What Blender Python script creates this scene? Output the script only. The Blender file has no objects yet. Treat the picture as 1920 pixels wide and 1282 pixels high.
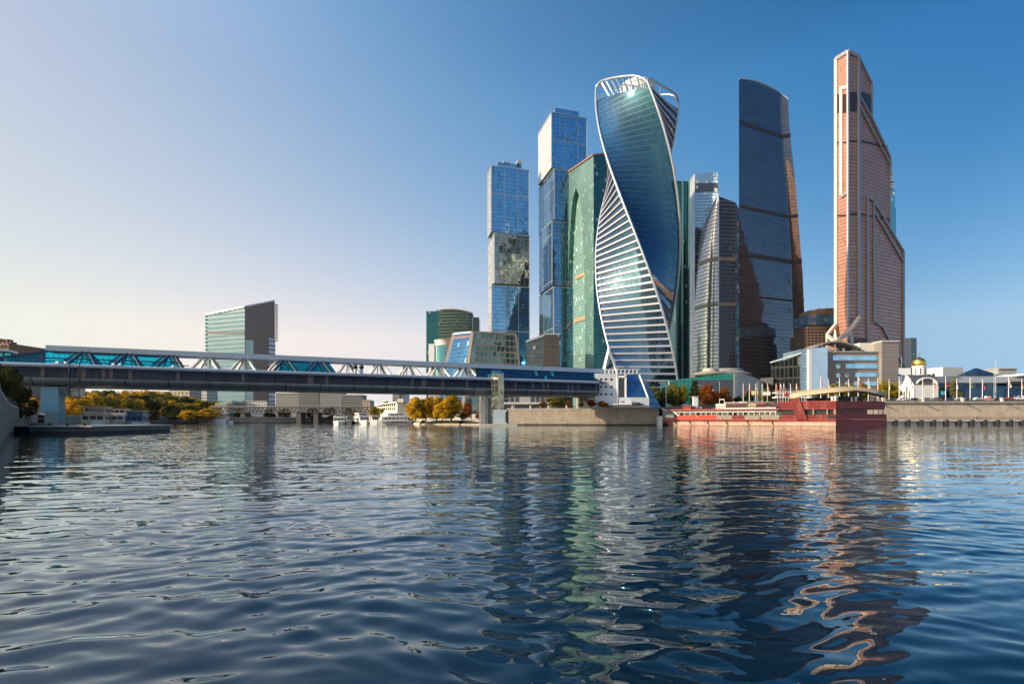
import bpy, math, random
import numpy as np
from mathutils import Vector, Matrix, noise as mnoise
R = math.radians
random.seed(7)
SC = bpy.context.scene
COL = SC.collection

# ---------------------------------------------------------------- camera
CAMZ = 2.8
F = 960.0            # focal length in photo pixels (18 mm on a 36 mm sensor)
HOR = 786.0          # horizon row in the photograph
cam_d = bpy.data.cameras.new('camera')
cam = bpy.data.objects.new('camera', cam_d)
COL.objects.link(cam)
cam.location = (0, 0, CAMZ)
cam.rotation_euler = (R(90), 0, 0)
cam_d.lens = 18.0
cam_d.sensor_width = 36.0
cam_d.shift_y = (HOR - 641) / 1920
cam_d.clip_start = 0.1
cam_d.clip_end = 30000
SC.camera = cam

# ---------------------------------------------------------------- sky, sun, exposure
SKYFIT = ((1.31, -0.5, -1.002, -1.875, 3.8, -0.293, 0, 0), (0.582, -0.11, 0.354, -1.12, 1.052, -0.322, 0, 0), (0.207, -0.269, 0.629, -0.934, 0.505, 0.006, 0, 0))
SUN_EL, SUN_AZ = R(21.5), R(-107)      # azimuth from +Y, clockwise (left and a little behind)
wd = bpy.data.worlds.new('World')
SC.world = wd
wd.use_nodes = True
nt = wd.node_tree
nt.nodes.clear()
sky = nt.nodes.new('ShaderNodeTexSky')
sky.sky_type = 'NISHITA'
sky.sun_disc = False
sky.sun_elevation = SUN_EL
sky.sun_rotation = SUN_AZ
sky.altitude = 100
sky.air_density = 1.0
sky.dust_density = 1.5
sky.ozone_density = 3.2
# colour response of the film: the Nishita radiance is graded by angle to the sun (S) and height (Zn)
tc = nt.nodes.new('ShaderNodeTexCoord')
sx = nt.nodes.new('ShaderNodeSeparateXYZ'); nt.links.new(tc.outputs['Generated'], sx.inputs[0])
def wm(op, a, b=None, c=None, clamp=None):
    nd = nt.nodes.new('ShaderNodeMath'); nd.operation = op
    for i, v in enumerate((a, b, c)):
        if v is None: continue
        if isinstance(v, (int, float)): nd.inputs[i].default_value = v
        else: nt.links.new(v, nd.inputs[i])
    return nd.outputs[0]
# the low sun-side haze keeps its cream tone down to the skyline: the dome is read no lower than about 6 degrees
cz = nt.nodes.new('ShaderNodeCombineXYZ')
nt.links.new(sx.outputs[0], cz.inputs[0]); nt.links.new(sx.outputs[1], cz.inputs[1]); nt.links.new(wm('MAXIMUM', sx.outputs[2], 0.15), cz.inputs[2])
nt.links.new(cz.outputs[0], sky.inputs[0])
S_ = wm('ADD', wm('MULTIPLY', sx.outputs[0], math.sin(SUN_AZ)), wm('MULTIPLY', sx.outputs[1], math.cos(SUN_AZ)))
S_ = wm('MAXIMUM', wm('MINIMUM', S_, 0.8), -0.8)
fade_ = wm('DIVIDE', wm('SUBTRACT', 1.0, wm('MINIMUM', wm('MAXIMUM', sx.outputs[2], 0.58), 1.0)), 0.42)   # overhead the sky is blue all round
HI_ = wm('MULTIPLY', wm('MULTIPLY', S_, 1.25), wm('MINIMUM', wm('MULTIPLY', wm('MAXIMUM', wm('SUBTRACT', sx.outputs[2], 0.52), 0.0), 4.0), 1.0))
S_ = wm('ADD', wm('MULTIPLY', S_, fade_), wm('MULTIPLY', -0.15, wm('SUBTRACT', 1.0, fade_)))
Z_ = wm('MAXIMUM', wm('MINIMUM', sx.outputs[2], 0.66), 0.16)
SP = nt.nodes.new('ShaderNodeSeparateColor'); nt.links.new(sky.outputs[0], SP.inputs[0])
CC = nt.nodes.new('ShaderNodeCombineColor')
for i, co in enumerate(SKYFIT):
    e = wm('ADD', wm('MULTIPLY', S_, co[1]), co[0])
    e = wm('ADD', e, wm('MULTIPLY', Z_, co[2]))
    e = wm('ADD', e, wm('MULTIPLY', wm('MULTIPLY', S_, S_), co[3]))
    e = wm('ADD', e, wm('MULTIPLY', wm('MULTIPLY', S_, Z_), co[4]))
    e = wm('ADD', e, wm('MULTIPLY', wm('MULTIPLY', Z_, Z_), co[5]))
    e = wm('ADD', e, wm('MULTIPLY', wm('MULTIPLY', wm('MULTIPLY', S_, S_), Z_), co[6]))
    e = wm('ADD', e, wm('MULTIPLY', wm('MULTIPLY', wm('MULTIPLY', S_, S_), S_), co[7]))
    e = wm('ADD', e, HI_)
    nt.links.new(wm('MULTIPLY', SP.outputs[i], wm('EXPONENT', e)), CC.inputs[i])
bg = nt.nodes.new('ShaderNodeBackground')
bg.inputs['Strength'].default_value = 0.10
wo = nt.nodes.new('ShaderNodeOutputWorld')
nt.links.new(CC.outputs[0], bg.inputs['Color'])
nt.links.new(bg.outputs[0], wo.inputs['Surface'])

sl = bpy.data.lights.new('sun', 'SUN')
sl.energy = 4.8
sl.angle = R(0.55)
sl.color = (1.0, 0.83, 0.61)
sun = bpy.data.objects.new('sun', sl)
COL.objects.link(sun)
sdir = Vector((math.sin(SUN_AZ) * math.cos(SUN_EL), math.cos(SUN_AZ) * math.cos(SUN_EL), math.sin(SUN_EL)))
sun.rotation_euler = sdir.to_track_quat('Z', 'Y').to_euler()
sun.location = (-300, -60, 200)

SC.view_settings.view_transform = 'Standard'
SC.view_settings.look = 'None'
SC.view_settings.exposure = 0.585
SC.view_settings.gamma = 1.0
SC.render.engine = 'CYCLES'
SC.cycles.max_bounces = 7
SC.cycles.glossy_bounces = 5
SC.cycles.transparent_max_bounces = 10
SC.cycles.sample_clamp_indirect = 12
SC.cycles.blur_glossy = 0.3
SC.cycles.caustics_reflective = True
SC.cycles.use_denoising = True

# ---------------------------------------------------------------- helpers
def X(px, d): return (px - 960.0) / F * d
def Z(py, d): return CAMZ + (HOR - py) / F * d
def W(px, d, z=0.0): return Vector((X(px, d), d, z))
def WP(px, py, d): return Vector((X(px, d), d, Z(py, d)))

def hexc(h):
    out = []
    for i in (0, 2, 4):
        c = int(h[i:i + 2], 16) / 255
        out.append(c / 12.92 if c <= 0.04045 else ((c + 0.055) / 1.055) ** 2.4)
    return tuple(out)

class NB:
    """tiny node-tree writer"""
    def __init__(s, name):
        s.m = bpy.data.materials.new(name)
        s.m.use_nodes = True
        s.t = s.m.node_tree
        s.t.nodes.clear()
        s.out = s.t.nodes.new('ShaderNodeOutputMaterial')
    def n(s, ty, **kw):
        nd = s.t.nodes.new(ty)
        for k, v in kw.items(): setattr(nd, k, v)
        return nd
    def l(s, a, b): s.t.links.new(a, b)
    def put(s, sock, v):
        if v is None: return
        if hasattr(v, 'is_output') or hasattr(v, 'links'): s.l(v, sock)
        else:
            if isinstance(v, tuple) and len(v) == 3 and sock.type == 'RGBA': v = v + (1,)
            sock.default_value = v
    def math(s, op, a, b=None, c=None):
        nd = s.n('ShaderNodeMath', operation=op)
        for i, v in enumerate((a, b, c)):
            if v is not None: s.put(nd.inputs[i], v)
        return nd.outputs[0]
    def mix(s, f, a, b):
        nd = s.n('ShaderNodeMix', data_type='RGBA')
        s.put(nd.inputs[0], f); s.put(nd.inputs[6], a); s.put(nd.inputs[7], b)
        return nd.outputs[2]
    def mixf(s, f, a, b):
        nd = s.n('ShaderNodeMix', data_type='FLOAT')
        s.put(nd.inputs[0], f); s.put(nd.inputs[2], a); s.put(nd.inputs[3], b)
        return nd.outputs[0]
    def noise(s, vec, scale, detail=2, rough=0.5):
        nd = s.n('ShaderNodeTexNoise')
        s.put(nd.inputs['Vector'], vec)
        nd.inputs['Scale'].default_value = scale
        nd.inputs['Detail'].default_value = detail
        nd.inputs['Roughness'].default_value = rough
        return nd
    def vm(s, op, a, b=None):
        nd = s.n('ShaderNodeVectorMath', operation=op)
        s.put(nd.inputs[0], a)
        if b is not None:
            if op == 'SCALE': s.put(nd.inputs['Scale'], b)
            else: s.put(nd.inputs[1], b)
        return nd.outputs[0]
    def bsdf(s, **kw):
        b = s.n('ShaderNodeBsdfPrincipled')
        for k, v in kw.items(): s.put(b.inputs[k.replace('_', ' ')], v)
        return b
    def surf(s, sock): s.l(sock, s.out.inputs['Surface']); return s.m

MATS = {}
def plain(name, col, rough=0.6, metal=0.0, var=0.12, scale=0.5, bump=0.0):
    if name in MATS: return MATS[name]
    b = NB(name)
    co = b.n('ShaderNodeTexCoord').outputs['Object']
    nz = b.noise(co, scale, 4, 0.6)
    nz2 = b.noise(co, scale * 9, 3, 0.6)
    f = b.math('ADD', b.math('MULTIPLY', nz.outputs[0], 0.6), b.math('MULTIPLY', nz2.outputs[0], 0.4))
    f = b.math('MULTIPLY_ADD', b.math('SUBTRACT', f, 0.5), 2.2, 0.5)
    c = b.mix(f, tuple(x * (1 - var) for x in col), tuple(min(1, x * (1 + var)) for x in col))
    p = b.bsdf(Base_Color=c, Roughness=rough, Metallic=metal)
    if bump:
        bn = b.n('ShaderNodeBump'); bn.inputs['Strength'].default_value = bump
        b.l(nz2.outputs[0], bn.inputs['Height']); b.l(bn.outputs[0], p.inputs['Normal'])
    MATS[name] = b.surf(p.outputs[0])
    return MATS[name]

def facade(name, tint, pw=1.5, fh=4.0, lw=0.08, lh=0.10, line=(0.05, 0.06, 0.07), spand=0.0, spandc=None,
           metal=0.85, rough=0.05, var=0.22, wob=0.012, wscale=0.12, odd=0.04, oddc=(0.5, 0.5, 0.45), major=0, majorw=0.25,
           majorc=None, floors=0, tilt=0.006, inner=None):
    """curtain wall read from UVs in metres: panes, mullions, spandrels, a little tilt of every pane"""
    if name in MATS: return MATS[name]
    b = NB(name)
    uv = b.n('ShaderNodeUVMap').outputs[0]
    sp = b.n('ShaderNodeSeparateXYZ'); b.l(uv, sp.inputs[0])
    u, v = sp.outputs[0], sp.outputs[1]
    cu = b.math('DIVIDE', u, pw); cv = b.math('DIVIDE', v, fh)
    fu = b.math('FRACT', cu); fv = b.math('FRACT', cv)
    lu = b.math('LESS_THAN', fu, lw / pw); lv = b.math('LESS_THAN', fv, lh / fh)
    ln = b.math('MAXIMUM', lu, lv)
    cell = b.n('ShaderNodeCombineXYZ')
    b.l(b.math('FLOOR', cu), cell.inputs[0]); b.l(b.math('FLOOR', cv), cell.inputs[1])
    wn = b.n('ShaderNodeTexWhiteNoise', noise_dimensions='2D'); b.l(cell.outputs[0], wn.inputs[0])
    big = b.noise(uv, 0.03, 3, 0.6)
    k = b.math('MULTIPLY_ADD', wn.outputs[0], var, 1 - var / 2)
    k = b.math('MULTIPLY', k, b.math('MULTIPLY_ADD', big.outputs[0], 0.5, 0.75))
    vmul = b.vm('SCALE', tint + (0,) if False else tint, k)
    col = vmul
    met = metal
    ro = rough
    if spand:
        sm = b.math('LESS_THAN', fv, spand)
        col = b.mix(sm, col, spandc or tuple(t * .5 for t in tint))
        met = b.mixf(sm, met, metal * 0.55)
        ro = b.mixf(sm, ro, 0.22)
    if odd:
        om = b.math('GREATER_THAN', wn.outputs[0], 1 - odd)
        col = b.mix(om, col, oddc)
        met = b.mixf(om, met, 0.25)
    col = b.mix(ln, col, line); met = b.mixf(ln, met, 0.1); ro = b.mixf(ln, ro, 0.45)
    if major:
        mj = b.math('LESS_THAN', b.math('FRACT', b.math('DIVIDE', u, major)), majorw / major)
        col = b.mix(mj, col, majorc or line); met = b.mixf(mj, met, 0.15); ro = b.mixf(mj, ro, 0.4)
    if floors:
        mj = b.math('LESS_THAN', b.math('FRACT', b.math('DIVIDE', v, floors)), majorw * 1.6 / floors)
        col = b.mix(mj, col, majorc or line); met = b.mixf(mj, met, 0.15); ro = b.mixf(mj, ro, 0.4)
    g = b.n('ShaderNodeNewGeometry')
    nz = b.noise(uv, wscale, 3, 0.55)
    dv = b.vm('SCALE', b.vm('SUBTRACT', nz.outputs[1], (0.5, 0.5, 0.5)), wob * 2)
    dt = b.vm('SCALE', b.vm('SUBTRACT', wn.outputs[1], (0.5, 0.5, 0.5)), tilt * 2)
    nn = b.vm('NORMALIZE', b.vm('ADD', b.vm('ADD', g.outputs['Normal'], dv), dt))
    p = b.bsdf(Base_Color=col, Roughness=ro, Metallic=met, Normal=nn)
    MATS[name] = b.surf(p.outputs[0])
    return MATS[name]

class MB:
    def __init__(s): s.v = []; s.f = []; s.uv = []
    def poly(s, pts, uv=None):
        i = len(s.v); s.v += [tuple(p) for p in pts]; s.f.append(tuple(range(i, i + len(pts))))
        if uv is None:
            p0, p1, p2 = Vector(pts[0]), Vector(pts[1]), Vector(pts[2])
            nrm = (p1 - p0).cross(p2 - p0)
            if nrm.length < 1e-9: nrm = Vector((0, 0, 1))
            nrm.normalize()
            if abs(nrm.z) > 0.9: ax, ay = Vector((1, 0, 0)), Vector((0, 1, 0))
            else:
                ax = Vector((0, 0, 1)).cross(nrm).normalized(); ay = Vector((0, 0, 1))
            uv = [(Vector(p).dot(ax), Vector(p).dot(ay)) for p in pts]
        s.uv += list(uv)
        return s
    def box(s, x0, x1, y0, y1, z0, z1):
        return s.prism([(x0, y0), (x1, y0), (x1, y1), (x0, y1)], z0, z1)
    def prism(s, fp, z0, z1, caps=True, top=None):
        """fp counter-clockwise footprint; z1 may be a list of heights per corner; top: other footprint for the top"""
        n = len(fp); tp = top or fp
        zt = z1 if isinstance(z1, (list, tuple)) else [z1] * n
        for i in range(n):
            j = (i + 1) % n
            a, c = fp[i], fp[j]; L = math.hypot(c[0] - a[0], c[1] - a[1])
            s.poly([(a[0], a[1], z0), (c[0], c[1], z0), (tp[j][0], tp[j][1], zt[j]), (tp[i][0], tp[i][1], zt[i])],
                   [(0, z0), (L, z0), (L, zt[j]), (0, zt[i])])
        if caps:
            s.poly([(tp[i][0], tp[i][1], zt[i]) for i in range(n)])
            s.poly([(fp[i][0], fp[i][1], z0) for i in reversed(range(n))])
        return s
    def beam(s, p, q, w, h=None, up=(0, 0, 1)):
        p, q = Vector(p), Vector(q); h = h or w
        d = (q - p); 
        if d.length < 1e-6: return s
        d.normalize(); up = Vector(up)
        if abs(d.dot(up)) > 0.95: up = Vector((0, 1, 0))
        a = d.cross(up).normalized() * (w / 2); c = a.cross(d).normalized() * (h / 2)
        P = [p - a - c, p + a - c, p + a + c, p - a + c]; Q = [x + (q - p) for x in P]
        for i in range(4):
            j = (i + 1) % 4
            s.poly([P[i], P[j], Q[j], Q[i]])
        s.poly(P[::-1]); s.poly(Q)
        return s
    def cyl(s, p, q, r0, r1=None, n=8, caps=True):
        p, q = Vector(p), Vector(q); r1 = r0 if r1 is None else r1
        d = (q - p).normalized(); up = Vector((0, 0, 1)) if abs(d.z) < 0.95 else Vector((1, 0, 0))
        a = d.cross(up).normalized(); c = a.cross(d)
        ang = [2 * math.pi * i / n for i in range(n)]
        A = [p + (a * math.cos(t) + c * math.sin(t)) * r0 for t in ang]
        B = [q + (a * math.cos(t) + c * math.sin(t)) * r1 for t in ang]
        L = (q - p).length
        for i in range(n):
            j = (i + 1) % n
            s.poly([A[j], A[i], B[i], B[j]], [(j if j else n, 0), (i, 0), (i, L), (j if j else n, L)])
        if caps:
            s.poly(A); s.poly(B[::-1])
        return s
    def tube(s, pts, r, n=8):
        for a, b in zip(pts, pts[1:]): s.cyl(a, b, r, r, n)
        return s
    def lathe(s, c, prof, n=16):
        for (r0, z0), (r1, z1) in zip(prof, prof[1:]):
            for i in range(n):
                t0, t1 = 2 * math.pi * i / n, 2 * math.pi * (i + 1) / n
                q = [(c[0] + r0 * math.cos(t0), c[1] + r0 * math.sin(t0), c[2] + z0), (c[0] + r0 * math.cos(t1), c[1] + r0 * math.sin(t1), c[2] + z0),
                     (c[0] + r1 * math.cos(t1), c[1] + r1 * math.sin(t1), c[2] + z1), (c[0] + r1 * math.cos(t0), c[1] + r1 * math.sin(t0), c[2] + z1)]
                if r0 < 1e-4: q = q[1:]
                elif r1 < 1e-4: q = q[:3]
                s.poly(q)
        return s
    def grid(s, fn, nu, nv, uvf=None):
        for i in range(nu):
            for j in range(nv):
                a, b_, c, d = (i / nu, j / nv), ((i + 1) / nu, j / nv), ((i + 1) / nu, (j + 1) / nv), (i / nu, (j + 1) / nv)
                s.poly([fn(*a), fn(*b_), fn(*c), fn(*d)], [uvf(*t) for t in (a, b_, c, d)] if uvf else None)
        return s
    def build(s, name, mat, parent=None, smooth=False, w=True, merge=False):
        off = Vector((0, 0, 0))
        if parent is not None and w:
            r = parent
            while r.parent: r = r.parent
            off = Vector(r.location)
        me = bpy.data.meshes.new(name)
        me.from_pydata([tuple(Vector(v) - off) for v in s.v], [], s.f)
        ul = me.uv_layers.new(name='UVMap')
        # polygons keep the order they were given in, one vertex per loop
        k = 0
        flat = np.zeros(len(me.loops) * 2, dtype=np.float32)
        arr = np.array(s.uv, dtype=np.float32)
        li = np.zeros(len(me.loops), dtype=np.int32); me.loops.foreach_get('vertex_index', li)
        flat[0::2] = arr[li, 0]; flat[1::2] = arr[li, 1]
        ul.data.foreach_set('uv', flat)
        me.materials.append(mat)
        if merge or smooth:
            import bmesh
            bm = bmesh.new(); bm.from_mesh(me)
            bmesh.ops.remove_doubles(bm, verts=bm.verts, dist=0.002)
            if smooth:
                for f_ in bm.faces: f_.smooth = True
            bm.to_mesh(me); bm.free()
        o = bpy.data.objects.new(name, me)
        COL.objects.link(o)
        if parent is not None: o.parent = parent
        return o

def tag(o, label=None, cat=None, group=None, kind=None):
    if label: o['label'] = label
    if cat: o['category'] = cat
    if group: o['group'] = group
    if kind: o['kind'] = kind
    return o
def thing(name, label, cat, loc=(0, 0, 0), group=None, rz=0):
    o = bpy.data.objects.new(name, None); COL.objects.link(o)
    o.empty_display_size = 1
    o.location = loc; o.rotation_euler = (0, 0, rz)
    return tag(o, label, cat, group)
def dup(o, parent=None):
    c = o.copy(); COL.objects.link(c); c.parent = parent
    for ch in list(KIDS.get(o.name, o.children)): dup(ch, c)
    return c
KIDS = {}
def scaled_copy(root, loc, rz, sc, label, group=None):
    c = dup(root); c.location = loc; c.rotation_euler = (0, 0, rz); c.scale = sc if isinstance(sc, (tuple, list)) else (sc, sc, sc)
    c['label'] = label
    if group: c['group'] = group
    return c
def cbox(pc, d, pr, pl, al):
    """footprint (ccw) of a block whose near corner stands at column pc, depth d; right face runs at angle al, ends seen at columns pr / pl"""
    P = Vector((X(pc, d), d)); dr = Vector((math.cos(al), math.sin(al))); dl = Vector((-math.sin(al), math.cos(al)))
    def hit(p, v):
        k = (p - 960) / F
        return P + v * ((k * P.y - P.x) / (v.x - k * v.y))
    Rr, Ll = hit(pr, dr), hit(pl, dl)
    B = Rr + Ll - P
    return [tuple(P), tuple(Rr), tuple(B), tuple(Ll)]
def inset(fp, t):
    c = Vector((sum(p[0] for p in fp) / len(fp), sum(p[1] for p in fp) / len(fp)))
    out = []
    for p in fp:
        v = Vector(p) - c
        out.append(tuple(c + v * (1 - t / v.length)))
    return out
# ---------------------------------------------------------------- water
def water_material():
    b = NB('river_water')
    pos = b.n('ShaderNodeNewGeometry')
    P = pos.outputs['Position']
    def slope(sc, stretch, det, rough, rot):
        mp = b.n('ShaderNodeMapping'); b.l(P, mp.inputs[0])
        mp.inputs['Rotation'].default_value = (0, 0, rot)
        mp.inputs['Scale'].default_value = (sc * stretch, sc, 1)
        nz = b.noise(mp.outputs[0], 1.0, det, rough)
        return b.vm('SUBTRACT', nz.outputs[1], (0.5, 0.5, 0.5))
    at = b.n('ShaderNodeAttribute', attribute_name='calm')
    far = at.outputs['Fac']
    s1 = slope(0.85, 0.55, 3, 0.6, R(8))          # metre waves where the mesh is too coarse to carry them
    s2 = slope(2.6, 0.55, 3, 0.55, R(-12))        # ripples everywhere
    s3 = slope(8.0, 0.5, 2, 0.5, R(20))           # fine wind chop
    patch = b.noise(P, 0.05, 2, 0.5)
    pf = b.math('MULTIPLY_ADD', patch.outputs[0], 1.6, 0.2)
    v1 = b.vm('SCALE', s1, b.math('MULTIPLY', b.math("MULTIPLY", far, 0.18), pf))
    v2 = b.vm('SCALE', s2, b.math('MULTIPLY', b.math('MULTIPLY_ADD', far, 0.16, 0.06), pf))
    v3 = b.vm('SCALE', s3, b.math('MULTIPLY', pf, 0.075))
    v = b.vm('MULTIPLY', b.vm('ADD', b.vm('ADD', v1, v2), v3), (0.6, 1.0, 0.0))
    n = b.vm('NORMALIZE', b.vm('ADD', pos.outputs['Normal'], v))
    fr = b.n('ShaderNodeFresnel'); fr.inputs['IOR'].default_value = 1.34; b.l(n, fr.inputs['Normal'])
    fac = b.math('MINIMUM', b.math("MULTIPLY", fr.outputs[0], 1.6), 0.97)
    df = b.n('ShaderNodeBsdfDiffuse'); df.inputs[0].default_value = (0.0015, 0.010, 0.022, 1)
    gl = b.n('ShaderNodeBsdfGlossy'); gl.inputs['Roughness'].default_value = 0.02; gl.inputs[0].default_value = (0.89, 0.97, 1, 1); b.l(n, gl.inputs['Normal'])
    mx = b.n('ShaderNodeMixShader'); b.l(fac, mx.inputs[0]); b.l(df.outputs[0], mx.inputs[1]); b.l(gl.outputs[0], mx.inputs[2])
    return b.surf(mx.outputs[0])
def graded(lo, mid_lo, mid_hi, hi, st, g=1.18):
    a = list(np.arange(mid_lo, mid_hi + st / 2, st))
    v, s = mid_lo, st
    left = []
    while v > lo: s *= g; v -= s; left.append(max(v, lo))
    v, s = a[-1], st
    right = []
    while v < hi: s *= g; v += s; right.append(min(v, hi))
    return np.array(left[::-1] + a + right)
def make_water():
    ys = [4.0]
    while ys[-1] < 75: ys.append(ys[-1] + max(0.05, min(0.45, 0.0042 * ys[-1] ** 1.15)))
    s = 0.45
    while ys[-1] < 9000: s *= 1.22; ys.append(ys[-1] + s)
    lo = [4.0 - 0.3]
    s = 0.3
    while lo[-1] > -60: s *= 1.5; lo.append(lo[-1] - s)
    ys = np.array(lo[::-1] + ys)
    hx = [0.0]; s = 0.075
    while hx[-1] < 70:
        hx.append(hx[-1] + max(0.085, min(0.4, 0.0085 * hx[-1])))
    s = 0.4
    while hx[-1] < 9000: s *= 1.25; hx.append(hx[-1] + s)
    hx = np.array(hx)
    xs = np.concatenate([-hx[:0:-1], hx])
    gx, gy = np.meshgrid(xs, ys)
    rng = np.random.RandomState(5)
    h = np.zeros_like(gx)
    def fade(lam):
        r = np.hypot(gx, gy)
        dy = np.maximum(0.05, 0.0042 * np.maximum(gy, 1) ** 1.15)
        dx = np.maximum(0.085, 0.0085 * np.abs(gx))
        t = np.minimum(lam / (dy * 5.0), lam / (dx * 4.0))
        t = np.clip(t - 0.35, 0, 1)
        return t * t * (3 - 2 * t) * np.clip((90 - r) / 25, 0, 1)
    comps = []
    for lam0, n, slope, spread, ang in ((4.4, 6, 0.007, 0.5, 1.42), (2.0, 12, 0.017, 0.45, 1.55), (1.05, 20, 0.032, 0.5, 1.66), (0.6, 24, 0.046, 0.55, 1.6), (0.36, 28, 0.044, 0.7, 1.6), (0.22, 24, 0.028, 0.9, 1.55)):
        for _ in range(n):
            lam = lam0 * rng.uniform(0.72, 1.4)
            th = ang + rng.normal() * spread * 0.75
            k = 2 * math.pi / lam
            a = slope / k * math.sqrt(2.0 / n) * rng.uniform(0.6, 1.4)
            comps.append((lam, k * math.cos(th), k * math.sin(th), a, rng.uniform(0, 6.283)))
    # gust patches: where the short waves stand higher
    gust = 0.75 + 0.35 * np.sin(gx * 0.21 + 1.3 + 1.5 * np.sin(gy * 0.11)) * np.sin(gy * 0.16 + 0.7 + np.sin(gx * 0.13))
    wx = gx + 0.25 * np.sin(gy * 0.9 + 0.4) + 0.12 * np.sin(gy * 2.1 + gx * .7)
    wy = gy + 0.30 * np.sin(gx * 0.55) + 0.14 * np.sin(gx * 1.7 + 2.0)
    for lam, kx, ky, a, ph in comps:
        a *= 1.38
        f = fade(lam)
        if lam < 1.6: f = f * gust
        c = np.sin(kx * wx + ky * wy + ph)
        h += a * f * (c + 0.18 * (c * c - .5))
    calm = 1 - fade(1.2)
    ny, nx = gx.shape
    co = np.stack([gx, gy, h], -1).reshape(-1, 3).astype(np.float32)
    me = bpy.data.meshes.new('water')
    me.vertices.add(nx * ny); me.vertices.foreach_set('co', co.ravel())
    i = np.arange((ny - 1) * (nx - 1)); r, c = i // (nx - 1), i % (nx - 1)
    q = np.stack([r * nx + c, r * nx + c + 1, (r + 1) * nx + c + 1, (r + 1) * nx + c], -1).astype(np.int32)
    me.loops.add(q.size); me.loops.foreach_set('vertex_index', q.ravel())
    me.polygons.add(len(q)); me.polygons.foreach_set('loop_start', np.arange(len(q), dtype=np.int32) * 4)
    me.polygons.foreach_set('loop_total', np.full(len(q), 4, dtype=np.int32))
    me.polygons.foreach_set('use_smooth', np.ones(len(q), dtype=bool))
    me.update(calc_edges=True); me.validate()
    at = me.attributes.new('calm', 'FLOAT', 'POINT')
    at.data.foreach_set('value', calm.ravel().astype(np.float32))
    me.materials.append(water_material())
    o = bpy.data.objects.new('river_water', me); COL.objects.link(o)
    tag(o, kind='structure')
make_water()

# ---------------------------------------------------------------- materials
def stone_wall_mat(name, c0, c1, bw=1.6, bh=0.8):
    b = NB(name)
    uv = b.n('ShaderNodeUVMap').outputs[0]
    br = b.n('ShaderNodeTexBrick'); b.l(uv, br.inputs[0])
    br.inputs['Scale'].default_value = 1.0
    br.inputs['Brick Width'].default_value = bw; br.inputs['Row Height'].default_value = bh
    br.inputs['Mortar Size'].default_value = 0.035
    br.inputs['Color1'].default_value = c0 + (1,); br.inputs['Color2'].default_value = c1 + (1,)
    br.inputs['Mortar'].default_value = tuple(x * .45 for x in c0) + (1,)
    nz = b.noise(uv, 0.22, 5, 0.65)
    mp = b.n('ShaderNodeMapping'); b.l(uv, mp.inputs[0]); mp.inputs['Scale'].default_value = (1.1, 0.12, 1)
    st = b.noise(mp.outputs[0], 1.0, 4, 0.6)      # rain streaks
    k = b.math('MULTIPLY', b.math('MULTIPLY_ADD', nz.outputs[0], 0.7, 0.62), b.math('MULTIPLY_ADD', st.outputs[0], 0.7, 0.66))
    sp = b.n('ShaderNodeSeparateXYZ'); b.l(uv, sp.inputs[0])
    wet = b.math('SMOOTHSTEP' if False else 'LESS_THAN', b.math('ADD', sp.outputs[1], b.math('MULTIPLY', nz.outputs[0], 0.5)), 0.85)
    col = b.vm('SCALE', br.outputs[0], k)
    col = b.mix(wet, col, (0.035, 0.035, 0.028))
    p = b.bsdf(Base_Color=col, Roughness=0.75)
    return b.surf(p.outputs[0])
M_STONE = stone_wall_mat('embankment_granite', (0.50, 0.41, 0.31), (0.43, 0.35, 0.27))
M_STONE_D = stone_wall_mat('grey_river_wall', (0.15, 0.145, 0.13), (0.115, 0.11, 0.10), 2.4, 1.1)
M_GROUND = plain('ground_soil', (0.11, 0.10, 0.07), 0.9, var=0.35, scale=0.02)
M_PAVE = plain('pavement_asphalt', (0.11, 0.105, 0.10), 0.85, var=0.2, scale=0.1)
M_CONC = plain('concrete', (0.36, 0.34, 0.30), 0.75, var=0.18, scale=0.25)
M_WHITE = plain('white_paint', (0.78, 0.77, 0.75), 0.35, var=0.05, scale=0.2)
M_OFFW = plain('off_white_plaster', (0.66, 0.62, 0.54), 0.7, var=0.1, scale=0.2)
M_ALU = plain('brushed_aluminium', (0.52, 0.54, 0.58), 0.32, 0.65, var=0.06, scale=0.2)
M_LGREY = plain('light_grey_metal', (0.42, 0.47, 0.52), 0.38, 0.35, var=0.08, scale=0.3)
M_DARK = plain('dark_metal', (0.016, 0.017, 0.02), 0.55, 0.0, var=0.2, scale=0.3)
M_BLACK = plain('black_recess', (0.012, 0.012, 0.014), 0.5, var=0.2)
M_ROOFG = plain('grey_roof_sheet', (0.20, 0.20, 0.19), 0.6, var=0.15, scale=0.2)
M_IRON = plain('cast_iron_railing', (0.05, 0.045, 0.04), 0.5, 0.4, var=0.2)
M_GOLD = plain('gilded_sheet', (0.95, 0.58, 0.12), 0.32, 1.0, var=0.08, scale=0.6)
def streaked(name, col, streak, rough=.5, amt=.55, sc=.6):
    b = NB(name)
    co = b.n('ShaderNodeTexCoord').outputs['Object']
    mp = b.n('ShaderNodeMapping'); b.l(co, mp.inputs[0]); mp.inputs['Scale'].default_value = (sc, sc, sc * .10)
    s1 = b.noise(mp.outputs[0], 1.6, 5, .65); n2 = b.noise(co, .35, 4, .6)
    rp = b.n('ShaderNodeValToRGB'); b.l(s1.outputs[0], rp.inputs[0]); rp.color_ramp.elements[0].position = .50; rp.color_ramp.elements[1].position = .72
    base = b.mix(n2.outputs[0], tuple(c * .72 for c in col), tuple(c * 1.3 for c in col))
    c = b.mix(b.math('MULTIPLY', rp.outputs[0], amt), base, streak)
    p = b.bsdf(Base_Color=c, Roughness=b.mixf(rp.outputs[0], rough, .8))
    MATS[name] = b.surf(p.outputs[0]); return MATS[name]
M_CONC_W = streaked('pale_concrete', (0.60, 0.57, 0.52), (0.28, 0.25, 0.22), .7, .6, .8)
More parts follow.
